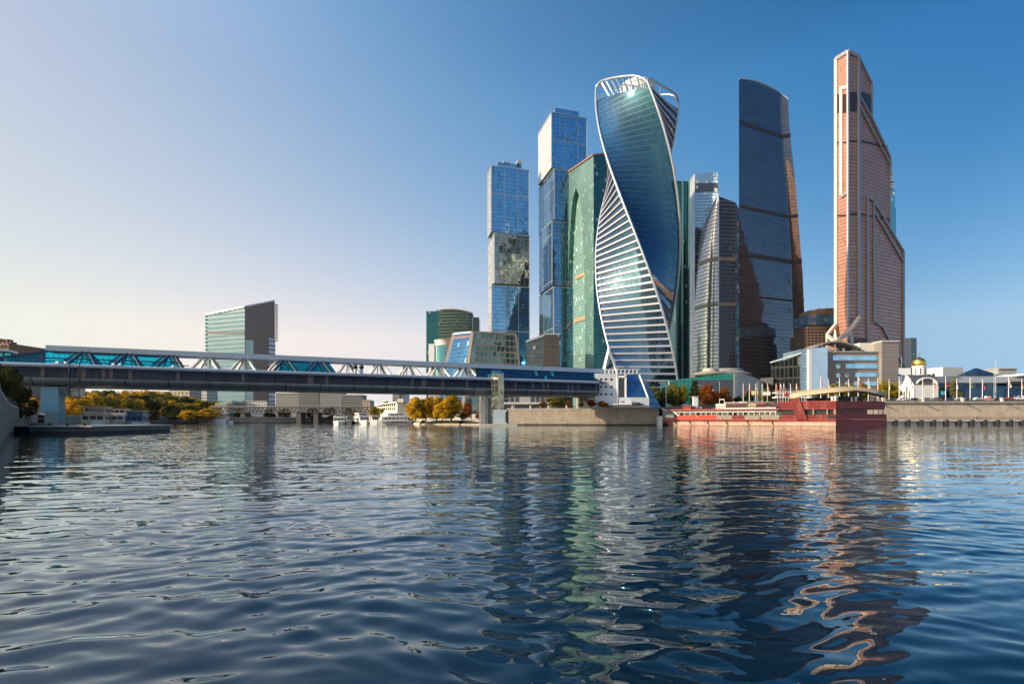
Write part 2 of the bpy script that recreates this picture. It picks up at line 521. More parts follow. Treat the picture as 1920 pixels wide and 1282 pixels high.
M_RED = streaked('streaked_red_hull', (0.14, 0.008, 0.008), (0.20, 0.085, 0.05), .42, .7)
M_REDL = plain('faded_red_paint', (0.34, 0.055, 0.045), 0.55, var=0.25, scale=0.3)
M_REDB = plain('bright_red_panel', (0.55, 0.04, 0.02), 0.4, var=0.1)
M_RUST = streaked('pale_weathered_hull', (0.44, 0.28, 0.20), (0.13, 0.035, 0.02), .6, .8, 1.2)
M_CANVAS = plain('tan_canvas', (0.42, 0.33, 0.20), 0.8, var=0.1, scale=0.5)
M_WOODG = plain('grey_weathered_boards', (0.22, 0.18, 0.14), 0.8, var=0.2, scale=0.8)
M_BRICK = plain('brown_brick', (0.26, 0.14, 0.09), 0.85, var=0.2, scale=0.3)
M_WIN = facade('window_glass', (0.20, 0.30, 0.38), pw=1.4, fh=3.2, lw=0.06, lh=0.08, metal=0.8, rough=0.06)
M_WINB = facade('blue_window_glass', (0.32, 0.62, 0.80), pw=1.9, fh=50, lw=0.07, lh=0.0, line=(0.1, 0.13, 0.15), metal=0.8, rough=0.05, odd=0)
M_DGLASS = facade('dark_window_glass', (0.06, 0.08, 0.10), pw=1.6, fh=3.4, metal=0.7, rough=0.06, odd=0.02)

# ---------------------------------------------------------------- land
def P2(px, d): return (X(px, d), d)
LEFTWALL = [(-21.5, 10), P2(-4, 30), P2(2, 47), P2(18, 85), P2(40, 130), P2(70, 180)]
LEFTWALL = [(-18.0, -9.0)] + LEFTWALL
SHORE = [P2(120, 205), P2(200, 262), P2(280, 330), P2(420, 395), P2(640, 415), P2(715, 400), P2(752, 340), P2(785, 276), P2(945, 252)]
shore_all = LEFTWALL + SHORE + [P2(950, 248), P2(1240, 244), (9000, 244)]
gm = MB()
gm.poly([(x, y, 1.6) for x, y in ([(9000, -8), (-18, -8)] + shore_all[1:] + [(9000, 9000), (-9000, 9000), (-9000, -9000), (9000, -9000)])][::-1])
ground = gm.build('ground', M_GROUND); tag(ground, kind='structure')
import bmesh as _bm
_b = _bm.new(); _b.from_mesh(ground.data); _bm.ops.triangulate(_b, faces=_b.faces, ngon_method='EAR_CLIP')
for f_ in _b.faces:
    if f_.normal.z < 0: f_.normal_flip()
_b.to_mesh(ground.data); _b.free()

# raised street level of the far bank: 8 m in the middle, 10.6 m to the right
tm = MB()
def tp(pts, z): tm.poly([(p[0], p[1], z) for p in pts])
a, b_, c, d_ = P2(950, 249.2), P2(1385, 245.2), P2(1440, 245.2), (3000, 245.2)
tp([(a[0], a[1]), (b_[0], b_[1]), (b_[0], 3000), (a[0] + 0, 3000)], 8.0)
tm.poly([(b_[0], b_[1], 8.0), (c[0], c[1], 10.7), (c[0], 3000, 10.7), (b_[0], 3000, 8.0)])
tp([c, d_, (3000, 3000), (c[0], 3000)], 10.7)
tm.poly([(a[0], 3000, 8), (a[0], a[1], 8), (a[0], a[1], 1.6), (a[0], 3000, 1.6)][::-1])
st = tm.build('street_ground', M_PAVE); tag(st, kind='structure')

# left bank terrace behind the river wall, rising to a wooded hill
def hill_mat():
    b = NB('wooded_hill')
    co = b.n('ShaderNodeTexCoord').outputs['Object']
    n1 = b.noise(co, 0.06, 5, 0.65); n2 = b.noise(co, 0.013, 2, 0.5)
    cr = b.n('ShaderNodeValToRGB'); b.l(n1.outputs[0], cr.inputs[0])
    e = cr.color_ramp.elements
    e[0].position = 0.36; e[0].color = (0.030, 0.032, 0.014, 1)
    e[1].position = 0.62; e[1].color = (0.17, 0.115, 0.03, 1)
    x = e.new(0.5); x.color = (0.085, 0.07, 0.022, 1)
    bn = b.n('ShaderNodeBump'); bn.inputs['Distance'].default_value = 4; b.l(n1.outputs[0], bn.inputs['Height'])
    p = b.bsdf(Base_Color=cr.outputs[0], Roughness=0.95, Normal=bn.outputs[0])
    return b.surf(p.outputs[0])
def hill(name, cx, cy, rx, ry, hz, seed, rot=0):
    m = MB()
    def fn(u, v):
        r = v; t = u * 2 * math.pi
        x, y = r * math.cos(t), r * math.sin(t)
        n = mnoise.noise(Vector((x * 3 + seed, y * 3, 0))) * .35 + mnoise.noise(Vector((x * 11 + seed, y * 11, 0))) * .14 + mnoise.noise(Vector((x * 30 + seed, y * 30, 0))) * .08
        h = hz * max(0, (1 - r * r)) ** 1.2 * (1 + n)
        return (cx + rx * x * math.cos(rot) - ry * y * math.sin(rot), cy + rx * x * math.sin(rot) + ry * y * math.cos(rot), 1.7 + h)
    m.grid(fn, 90, 40)
    o = m.build(name, M_HILL, smooth=True); tag(o, kind='structure')
    return o
M_HILL = hill_mat()
hill('hillside', X(150, 620), 620, 190, 240, 24, 1.0)
hill('hillside', X(-350, 600), 600, 330, 260, 40, 4.0)
hill('hillside', X(470, 1100), 1150, 420, 260, 28, 9.0)

# ---------------------------------------------------------------- river walls
def wall_run(mb, pts, z0, z1, th):
    """stone wall along pts (river on its right-hand side) with thickness th"""
    L = 0
    for (a, b2) in zip(pts, pts[1:]):
        a, b2 = Vector(a), Vector(b2); d = (b2 - a); n = Vector((-d.y, d.x)).normalized() * th; l = d.length
        A0, B0, A1, B1 = a, b2, a + n, b2 + n
        mb.poly([(A0.x, A0.y, z0), (B0.x, B0.y, z0), (B0.x, B0.y, z1), (A0.x, A0.y, z1)], [(L, z0), (L + l, z0), (L + l, z1), (L, z1)])
        mb.poly([(A0.x, A0.y, z1), (B0.x, B0.y, z1), (B1.x, B1.y, z1), (A1.x, A1.y, z1)])
        mb.poly([(B1.x, B1.y, z0), (A1.x, A1.y, z0), (A1.x, A1.y, z1), (B1.x, B1.y, z1)], [(L, z0), (L + l, z0), (L + l, z1), (L, z1)])
        L += l
    a = Vector(pts[0]); d = Vector(pts[1]) - a; n = Vector((-d.y, d.x)).normalized() * th
    mb.poly([(a.x, a.y, z0), (a.x, a.y, z1), (a.x + n.x, a.y + n.y, z1), (a.x + n.x, a.y + n.y, z0)])
    a = Vector(pts[-1]); d = a - Vector(pts[-2]); n = Vector((-d.y, d.x)).normalized() * th
    mb.poly([(a.x, a.y, z0), (a.x + n.x, a.y + n.y, z0), (a.x + n.x, a.y + n.y, z1), (a.x, a.y, z1)])
def railing(parent, pts, z, h=1.0, step=2.2, bays=True):
    """iron railing on pts: rails as one part, posts are its own part each when near enough"""
    m = MB()
    for a, b2 in zip(pts, pts[1:]):
        m.beam((a[0], a[1], z + h), (b2[0], b2[1], z + h), 0.12)
        m.beam((a[0], a[1], z + 0.15), (b2[0], b2[1], z + 0.15), 0.08)
        l = math.hypot(b2[0] - a[0], b2[1] - a[1]); n = max(1, int(l / 0.55))
        for i in range(n):
            t = (i + .5) / n; x, y = a[0] + (b2[0] - a[0]) * t, a[1] + (b2[1] - a[1]) * t
            m.beam((x, y, z), (x, y, z + h), 0.09)
    return m.build('railing', M_IRON, parent)

# near left wall
lw = thing('river_wall', 'dark grey concrete river wall curving away along the left bank', 'wall', (LEFTWALL[2][0], LEFTWALL[2][1], 0))
m = MB(); wall_run(m, LEFTWALL + SHORE[:1], -0.5, 5.2, 1.4); m.build('wall_body', M_STONE_D, lw)
m = MB(); 
for a, b2 in zip(LEFTWALL, LEFTWALL[1:] + SHORE[:1]): pass
wall_run(m, [(p[0] + 0.12, p[1] - 0.1) for p in LEFTWALL + SHORE[:1]], 5.203, 5.5, 1.7); m.build('coping', M_CONC, lw)
railing(lw, [(p[0] - 1.0, p[1] + .6) for p in (LEFTWALL[4:] + SHORE[:1])], 5.5)
# far bank wall to the left
fw = thing('river_wall', 'long low grey river wall across the far end of the river', 'wall', (SHORE[3][0], SHORE[3][1], 0))
m = MB(); wall_run(m, SHORE[:7], -0.5, 4.2, 1.2); m.build('wall_body', M_STONE_D, fw)
m = MB(); wall_run(m, [(p[0] + .05, p[1] - .15) for p in SHORE[:7]], 4.203, 4.5, 1.4); m.build('coping', M_CONC, fw)
# sloping sandy revetment under the willows
rv = MB()
rp = [P2(752, 338), P2(785, 274), P2(860, 262), P2(944, 250.5)]
for a, b2 in zip(rp, rp[1:]):
    rv.poly([(a[0], a[1], -0.4), (b2[0], b2[1], -0.4), (b2[0], b2[1] + 9, 2.3), (a[0] + 3, a[1] + 9, 2.3)])
    rv.poly([(a[0] + 3, a[1] + 9, 2.3), (b2[0], b2[1] + 9, 2.3), (b2[0], b2[1] + 60, 2.31), (a[0] + 3, a[1] + 60, 2.31)])
o = rv.build('sloping_quay', plain('sandy_concrete', (0.50, 0.42, 0.31), 0.85, var=0.2, scale=0.15)); tag(o, kind='structure')

# middle embankment wall
mw = thing('embankment_wall', 'tan granite embankment wall between the bridge pier and the red boat', 'wall', (X(1100, 246), 246, 0))
m = MB(); wall_run(m, [P2(950, 248), P2(1236, 244.3)], -0.5, 7.7, 2.2); m.build('wall_body', M_STONE, mw)
m = MB(); wall_run(m, [P2(950, 247.8), P2(1236, 244.1)], 7.703, 8.1, 2.5); m.build('coping', M_CONC_W, mw)
railing(mw, [P2(951, 249), P2(1215, 245.5)], 8.1, 1.1)
for i in range(8):
    x, y = P2(960 + i * 34, 248.6 - i * .45); MB().box(x - .35, x + .35, y - .35, y + .35, 8.1, 9.5).build('railing_pillar', M_CONC_W, mw)
x, y = P2(1222, 243.8); MB().box(x - 3.2, x + 3.2, y - .5, y + 2.6, -0.5, 8.6).build('end_block', M_STONE, mw)
x, y = P2(1226, 243.0); MB().box(x - .45, x + .45, y + 1, y + 2, 8.6, 10.9).build('end_pillar', M_CONC_W, mw)

# wall behind the boat and to the right, two tiers
ew = thing('embankment_wall', 'tall tan granite embankment wall right of the red boat, dark posts along its foot', 'wall', (X(1800, 246), 246, 0))
pts = [P2(1243, 246), P2(1390, 246), P2(1436, 246), (330, 246)]
m = MB(); wall_run(m, [pts[0], pts[1]], -0.5, 7.7, 2.0); wall_run(m, [(pts[1][0] + .01, 246), (330, 246)], 2.4, 10.2, 2.0); m.build('wall_body', M_STONE, ew)
m = MB(); wall_run(m, [(pts[1][0], 245.6), (330, 245.6)], 10.203, 11.1, 2.6); m.build('coping', M_STONE, ew)
m = MB(); wall_run(m, [(pts[1][0], 245.4), (330, 245.4)], 11.103, 11.35, 2.9); m.build('coping_slab', M_CONC_W, ew)
m = MB(); m.box(pts[1][0], 330, 243.2, 246, 2.0, 2.45); m.build('ledge', M_CONC_W, ew)
m = MB(); wall_run(m, [(pts[1][0], 244.6), (330, 244.6)], -0.5, 1.99, 1.2); m.build('lower_wall', M_CONC_W, ew)
fr = MB().box(-.42, .42, 241.9, 244.62, -0.5, 2.55)
f0 = None
x = X(1652, 244); k = 0
while x < X(1990, 244):
    o = MB().box(-.42, .42, -1.4, 1.3, -0.5, 2.55).build('fender_post', M_DARK, None) if f0 is None else f0.copy()
    if f0 is None: f0 = o
    else: COL.objects.link(o)
    o.parent = ew; o.location = (x - ew.location.x, 243.3 - ew.location.y, 0)
    x += 6.05
r_ = railing(ew, [(X(1500, 243), 243.6), (330, 243.6)], 2.45, 1.35)
m = MB()
x = X(1655, 247)
pl0 = None; 
while x < X(1960, 247):
    o = MB().box(-.55, .55, -.5, .5, 0, 1.9).build('railing_pillar', M_CONC_W, None) if pl0 is None else pl0.copy()
    if pl0 is None: pl0 = o
    else: COL.objects.link(o)
    o.parent = ew; o.location = (x - ew.location.x, 246.6 - ew.location.y, 11.353)
    x += 19.0
railing(ew, [(X(1500, 247), 246.6), (330, 246.6)], 11.35, 1.3)
# drain spouts that throw the long slanting shadows
sp0 = None; x = X(1655, 246)
while x < X(1960, 246):
    if sp0 is None:
        o = sp0 = MB().beam((0, 0.2, 0), (0, -1.7, -0.05), 0.5, 0.4).build('drain_spout', M_DARK, None)
    else: o = sp0.copy(); COL.objects.link(o)
    o.parent = ew; o.location = (x - ew.location.x, 245.5 - ew.location.y, 10.0)
    x += 20.0
# ================================================================ towers
G0, G1 = 8.0, 10.7
BLUE = (0.115, 0.30, 0.50)
M_BLUE = facade('blue_curtain_wall', (0.16, 0.40, 0.62), pw=1.5, fh=3.8, lw=0.16, lh=0.30, line=(0.035, 0.08, 0.13), metal=0.9, rough=0.06, var=0.30, odd=0.03, oddc=(0.10, 0.2, 0.27), major=13.5, majorw=0.55, majorc=(0.32, 0.34, 0.36), floors=45, wob=0.02)
M_BLUE2 = facade('deep_blue_curtain_wall', (0.13, 0.30, 0.46), pw=1.5, fh=3.8, lw=0.16, lh=0.28, line=(0.03, 0.06, 0.10), metal=0.9, rough=0.07, var=0.35, odd=0.05, oddc=(0.06, 0.14, 0.2), major=13.5, majorw=0.5, majorc=(0.2, 0.22, 0.25), floors=45, wob=0.02)
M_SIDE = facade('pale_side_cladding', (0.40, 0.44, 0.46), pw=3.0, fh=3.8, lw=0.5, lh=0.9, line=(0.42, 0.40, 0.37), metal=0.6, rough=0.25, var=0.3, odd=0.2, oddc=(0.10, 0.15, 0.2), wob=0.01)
M_MIRR = facade('rippled_mirror_glazing', (0.30, 0.32, 0.28), pw=4.4, fh=7.6, lw=0.35, lh=0.4, line=(0.20, 0.17, 0.14), metal=0.93, rough=0.04, var=0.35, odd=0.0, wob=0.07, wscale=0.16, tilt=0.02)

# ---- stacked block towers (one far left of the group, one taller)
def stack(name, label, segs, d, al, crown, base=8.0):
    fp = cbox(segs[0][1], d, segs[0][2], segs[0][0], al)
    t = thing(name, label, 'skyscraper', (fp[0][0], fp[0][1], base))
    for k, (pl, pc, pr, y0, y1, mr, mlft) in enumerate(segs):
        fp = cbox(pc, d, pr, pl, al)
        zt, zb = Z(y0, d), max(base, Z(y1, d))
        a, b2, c, e = fp
        m = MB(); L = math.hypot(b2[0] - a[0], b2[1] - a[1])
        m.poly([(a[0], a[1], zb), (b2[0], b2[1], zb), (b2[0], b2[1], zt), (a[0], a[1], zt)], [(0, zb), (L, zb), (L, zt), (0, zt)])
        m.build('river_facade', mr, t)
        m = MB(); L = math.hypot(e[0] - a[0], e[1] - a[1])
        m.poly([(e[0], e[1], zb), (a[0], a[1], zb), (a[0], a[1], zt), (e[0], e[1], zt)], [(0, zb), (L, zb), (L, zt), (0, zt)])
        m.build('side_facade', mlft, t)
        m = MB(); m.poly([(b2[0], b2[1], zb), (c[0], c[1], zb), (c[0], c[1], zt), (b2[0], b2[1], zt)]); m.poly([(c[0], c[1], zb), (e[0], e[1], zb), (e[0], e[1], zt), (c[0], c[1], zt)])
        m.build('rear_facade', M_BLUE2, t)
        m = MB(); m.poly([(p[0], p[1], zt) for p in fp]); m.build('roof', M_ROOFG, t); MB().poly([(p[0], p[1], zb) for p in fp][::-1]).build('soffit', M_ROOFG, t)
        if k:
            g = MB(); g.prism(inset(fp, 1.2), zt, zt + (Z(segs[k - 1][4], d) - zt) + .0); g.build('recessed_floor', M_BLACK, t)
        edge = MB()
        for p, q in ((a, b2), (a, e)):
            edge.beam((p[0], p[1], zt + .15), (q[0], q[1], zt + .15), .9, .7)
        edge.beam((a[0], a[1], zb), (a[0], a[1], zt), .7); edge.beam((b2[0], b2[1], zb), (b2[0], b2[1], zt), .7)
        edge.build('edge_trim', M_LGREY, t)
    for (pl, pc, pr, y0, y1) in crown:
        fp = cbox(pc, d + 6, pr, pl, al)
        m = MB(); m.prism(fp, Z(y1, d), Z(y0, d)); m.build('roof_block', M_BLUE if pr - pl > 20 else M_LGREY, t)
    return t
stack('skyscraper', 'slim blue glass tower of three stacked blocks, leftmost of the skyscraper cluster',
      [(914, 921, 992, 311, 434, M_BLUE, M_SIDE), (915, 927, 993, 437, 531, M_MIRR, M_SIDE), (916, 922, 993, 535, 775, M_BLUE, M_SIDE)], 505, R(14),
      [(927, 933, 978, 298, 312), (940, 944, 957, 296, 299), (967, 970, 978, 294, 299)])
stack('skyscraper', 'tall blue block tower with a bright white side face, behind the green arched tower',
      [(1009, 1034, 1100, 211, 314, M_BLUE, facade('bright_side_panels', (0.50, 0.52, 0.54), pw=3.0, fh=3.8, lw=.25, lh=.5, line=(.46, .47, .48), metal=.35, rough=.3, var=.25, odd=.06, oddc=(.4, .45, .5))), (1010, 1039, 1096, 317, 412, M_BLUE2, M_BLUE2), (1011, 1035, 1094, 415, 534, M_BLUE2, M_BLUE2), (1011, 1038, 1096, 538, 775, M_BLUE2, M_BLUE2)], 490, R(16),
      [(1021, 1041, 1085, 195, 212)])

# ---- green arched tower
def green_tower():
    d = 458; al = R(8)
    fp = cbox(1113, d, 1150, 1048, R(27))
    a, b2, c, e = [Vector((p[0], p[1], 0)) for p in fp]
    t = thing('arched_skyscraper', 'green glass tower with a tall dark pointed arch and three orange bars', 'skyscraper', (a.x, a.y, 8))
    M_GR = facade('green_curtain_wall', (0.20, 0.325, 0.29), pw=1.3, fh=3.4, lw=0.15, lh=0.42, line=(0.07, 0.19, 0.155), metal=0.6, rough=0.2, var=0.3, odd=0.05, oddc=(0.28, 0.44, 0.37), wob=0.02)
    M_GRL = facade('sunlit_green_glazing', (0.33, 0.52, 0.47), pw=1.3, fh=3.4, lw=0.15, lh=0.4, line=(0.15, 0.32, 0.27), metal=0.6, rough=0.2, var=0.3, odd=0.06, oddc=(0.55, 0.72, 0.62), wob=0.02)  # back of the arch coloured paler, for the sun that reaches it
    M_GRD = facade('shaded_green_glazing', (0.05, 0.17, 0.15), pw=2.4, fh=3.4, lw=0.2, lh=0.5, line=(0.02, 0.05, 0.045), metal=0.85, rough=0.08, var=0.4, odd=0.03)  # darker copy of the green, shade of the arch reveal put into its colour
    L = (e - a).length; ax = (e - a).normalized(); ztop_a = Z(292, d); ztop_e = Z(336, e.y)
    nrm = Vector((-ax.y, ax.x, 0)); 
    if nrm.y > 0: nrm = -nrm
    def on(u, z, o=0.0): p = a + ax * (u * L) + nrm * o; return (p.x, p.y, z)
    def ufor(px, py=None):
        k = (px - 960) / F
        # a + ax*t on the ray
        tt = (k * a.y - a.x) / (ax.x - k * ax.y); return tt / L
    zr = lambda u: ztop_a + (ztop_e - ztop_a) * u
    # the arch: a pointed ellipse between columns 1066 and 1088
    uL, uR = ufor(1064), ufor(1097); ua = ufor(1079.5)
    zapex = Z(353, (a + ax * ua * L).y)
    N = 24
    lc, rc = [], []
    for i in range(N + 1):
        s = i / N; z = 8 + (zapex - 8) * s
        w = math.sqrt(max(0, 1 - s ** 3.2))
        lc.append((ua + (uL - ua) * w, z)); rc.append((ua + (uR - ua) * w, z))
    m = MB()
    def q(m, u0, z0, u1, z1, u2, z2, u3, z3, o=0):
        m.poly([on(u0, z0, o), on(u1, z1, o), on(u2, z2, o), on(u3, z3, o)], [(-u0 * L, z0), (-u1 * L, z1), (-u2 * L, z2), (-u3 * L, z3)])
    m1 = MB()
    for i in range(N):
        (l0, z0), (l1, z1) = lc[i], lc[i + 1]; (r0, _), (r1, _) = rc[i], rc[i + 1]
        q(m, 1, z0, l0, z0, l1, z1, 1, z1)
        q(m, r0, z0, 0, z0, 0, z1, r1, z1)
    q(m, 1, zapex, 0, zapex, 0, zr(0), 1, zr(1))
    m.build('arched_facade', M_GR, t)
    rev = MB()
    dep = -4.6
    for i in range(N):
        (l0, z0), (l1, z1) = lc[i], lc[i + 1]; (r0, _), (r1, _) = rc[i], rc[i + 1]
        rev.poly([on(l0, z0), on(l0, z0, dep), on(l1, z1, dep), on(l1, z1)])
        rev.poly([on(r0, z0), on(r1, z1), on(r1, z1, dep), on(r0, z0, dep)])
    rev.build('arch_reveal', M_GRD, t)
    bk = MB()
    for i in range(N):
        (l0, z0), (l1, z1) = lc[i], lc[i + 1]; (r0, _), (r1, _) = rc[i], rc[i + 1]
        for k in range(4):
            f0, f1 = k / 4, (k + 1) / 4
            def uu(l, r, f): return l + (r - l) * f
            o0, o1 = dep * 1, dep * 1
            bk.poly([on(uu(l0, r0, f0), z0, o0), on(uu(l0, r0, f1), z0, o1), on(uu(l1, r1, f1), z1, o1), on(uu(l1, r1, f0), z1, o0)],
                    [(-uu(l0, r0, f0) * L, z0), (-uu(l0, r0, f1) * L, z0), (-uu(l1, r1, f1) * L, z1), (-uu(l1, r1, f0) * L, z1)])
    bk.build('arch_glazing', M_GRL, t)
    om = plain('orange_panel', (0.50, 0.24, 0.12), 0.5, var=0.1)
    for (y0, w0, w1) in ((408, 1084, 1092), (497, 1073, 1094), (583, 1071, 1096)):
        u0, u1 = ufor(w0), ufor(w1); z0 = Z(y0 + 5, d); 
        MB().beam(on(u0, z0, -4.2), on(u1, z0, -4.2), 1.2, 3.3).build('accent_bar', om, t)
    # other sides
    m = MB(); Lb = (b2 - a).length
    m.poly([(a.x, a.y, 8), (b2.x, b2.y, 8), (b2.x, b2.y, Z(278, d)), (a.x, a.y, zr(0))], [(0, 8), (Lb, 8), (Lb, Z(278, d)), (0, zr(0))])
    m.build('river_facade', M_GRD, t)
    m = MB(); m.poly([(b2.x, b2.y, 8), (c.x, c.y, 8), (c.x, c.y, zr(.8)), (b2.x, b2.y, Z(278, d))]); m.poly([(c.x, c.y, 8), (e.x, e.y, 8), (e.x, e.y, zr(1)), (c.x, c.y, zr(.8))])
    m.build('rear_facade', M_GRD, t)
    m = MB(); m.poly([(a.x, a.y, zr(0)), (b2.x, b2.y, Z(278, d)), (c.x, c.y, zr(.8)), (e.x, e.y, zr(1))]); m.build('roof', M_BRICK, t)
    m = MB(); m.beam(on(0, zr(0) + .6, .3), on(1, zr(1) + .6, .3), 1.6, 1.4); m.beam((a.x, a.y, zr(0) + .6), (b2.x, b2.y, Z(278, d) + .6), 1.6, 1.4); m.build('roof_edge', M_BRICK, t)
    m = MB(); m.beam((b2.x - 1, b2.y + 8, Z(286, d)), (a.x + 3, a.y + 6, zr(0) + 3.5), 3, 3); m.build('roof_plant', M_DARK, t)
green_tower()

# ---- the twisted tower
def evolution():
    cx, cy, Rr = 91.65, 375.0, 29.3
    t = thing('twisted_skyscraper', 'twisted tower with spiralling white ribs and an open arched crown', 'skyscraper', (cx, cy, 8))
    zz0, zz1 = 8.0, 256.0
    psi = lambda z: float(np.polyval([-3.04, -2.43, -83.8, -17.25], (z - 130) / 120))
    def corner(k, z, r=Rr):
        p = R(psi(z) + 90 * k)
        return Vector((cx + r * math.sin(p), cy - r * math.cos(p), z))
    # corner 0: lower right -> upper left rib; corner 1: next one clockwise seen from the river
    gtop = [239.0, 226.5, 230.0, 243.0]      # glass roofline over each corner
    atop = [256.5, 234.5, 238.0, 256.0]      # crown
    M_SM = facade('teal_twisted_glazing', (0.035, 0.115, 0.185), pw=1.5, fh=3.9, lw=0.12, lh=0.5, line=(0.025, 0.075, 0.10), metal=0.93, rough=0.055, var=0.32, odd=0.0, oddc=(0.09, 0.2, 0.25), wob=0.012, tilt=0.007)
    M_BAND = plain('floor_band_panel', (0.40, 0.41, 0.46), .45, .15, var=.06)
    M_BD = facade('blue_banded_glazing', (0.10, 0.19, 0.29), pw=1.5, fh=4.7, lw=0.14, lh=0.1, line=(0.03, 0.07, 0.10), metal=0.93, rough=0.04, var=0.35, odd=0.0, wob=0.03, wscale=0.09, tilt=0.008)
    for k in range(4):
        m = MB(); k2 = (k + 1) % 4
        NU, NV = 14, 110
        def fn(u, v, k=k, k2=k2):
            z = zz0 + (gtop[k] + (gtop[k2] - gtop[k]) * u - zz0) * v
            a, b2 = corner(k, z), corner(k + 1, z)
            # the faces bow out a little
            p = a.lerp(b2, u)
            return (p.x, p.y, z)
        def uvf(u, v, k=k, k2=k2):
            z = zz0 + (gtop[k] + (gtop[k2] - gtop[k]) * u - zz0) * v
            return (u * 41.4, z)
        m.grid(fn, NU, NV, uvf)
        o = m.build('twisted_facade', M_SM if k in (0, 2) else M_BD, t, smooth=True)
    # white floor bands on the two banded faces that are seen
    for k in (3, 1):
        z = 15.5
        while z < 232:
            top = min(gtop[k], gtop[(k + 1) % 4])
            vis = (k == 3 and z < 205) or (k == 1 and z > 120)
            if vis and z < top + 1:
                a, b2 = corner(k, z, Rr), corner(k + 1, z, Rr)
                dd = (b2 - a).normalized(); n = Vector((dd.y, -dd.x, 0))
                m = MB()
                for j in range(6):
                    a0, a1 = a.lerp(b2, j / 6), a.lerp(b2, (j + 1) / 6)
                    m.beam(a0 + n * .5, a1 + n * .5, 1.0, 1.25)
                o = m.build('floor_band', M_BAND, t)
            z += 4.7
    for k in range(4):
        m = MB(); pts = []
        n = 70
        for i in range(n + 1):
            z = 10 + (atop[k] - 4.5 - 10) * i / n; pts.append(corner(k, z, Rr + .6))
        for p, q in zip(pts, pts[1:]): m.cyl(p, q, .85, .85, 8, caps=False)
        m.build('corner_rib', M_ALU, t, smooth=True)
    for k in range(4):
        m = MB(); pts = []
        for i in range(25):
            u = i / 24
            zt = atop[k] + (atop[(k + 1) % 4] - atop[k]) * u
            e = 4.5 * (1 - (1 - abs(2 * u - 1) ** 7)) 
            z = zt - e
            a, b2 = corner(k, z, Rr + .6), corner(k + 1, z, Rr + .6); p = a.lerp(b2, u); p.z = z; pts.append(p)
        for p, q in zip(pts, pts[1:]): m.cyl(p, q, 0.75, 0.75, 8, caps=False)
        m.build('crown_arch', M_ALU, t, smooth=True)
        for u in ([.12, .25, .38, .5, .62, .75, .88] if k in (0,) else ([.25, .5] if k == 1 else [])):
            zt = atop[k] + (atop[(k + 1) % 4] - atop[k]) * u; zg = gtop[k] + (gtop[(k + 1) % 4] - gtop[k]) * u
            p = corner(k, zt).lerp(corner(k + 1, zt), u); p.z = zt - .4
            q = corner(k, zg).lerp(corner(k + 1, zg), min(1, u + .03)); q.z = zg - 2
            c0 = Vector((cx, cy, q.z)); q = q.lerp(c0, .25)
            MB().beam(p, q, .6, .8).build('crown_strut', M_ALU, t)
    m = MB(); m.lathe((cx, cy, 226), [(12.5, 0), (12.5, 17), (12.9, 17), (12.9, 19), (0, 19.5)], 28); m.build('roof_rotunda', M_WHITE, t)
    m = MB(); r = [corner(k, gtop[k] - 2.5, Rr - 1) for k in range(4)]
    m.poly([tuple(p) for p in r]); m.build('roof_deck', M_LGREY, t)
    # glazed parapet over the river face
    m = MB(); 
    for j in range(30):
        u = (j + .5) / 30; zg = gtop[0] + (gtop[1] - gtop[0]) * u
        p = corner(0, zg).lerp(corner(1, zg), u); p.z = zg
        m.beam(p, (p.x, p.y, zg + 3.4), .5, .3)
    m.build('parapet_fins', facade('fin_glass', (.3, .62, .7), metal=.7, rough=.1), t)
    # A-shaped entrance frame at the left foot
    a = WP(1150, 655, 352); 
    m = MB(); apex = WP(1142, 656, 356)
    m.beam(apex, WP(1133, 697, 350), 1.2); m.beam(apex, WP(1158, 697, 344), 1.2); 
    m.build('entrance_frame', M_ALU, t)
evolution()

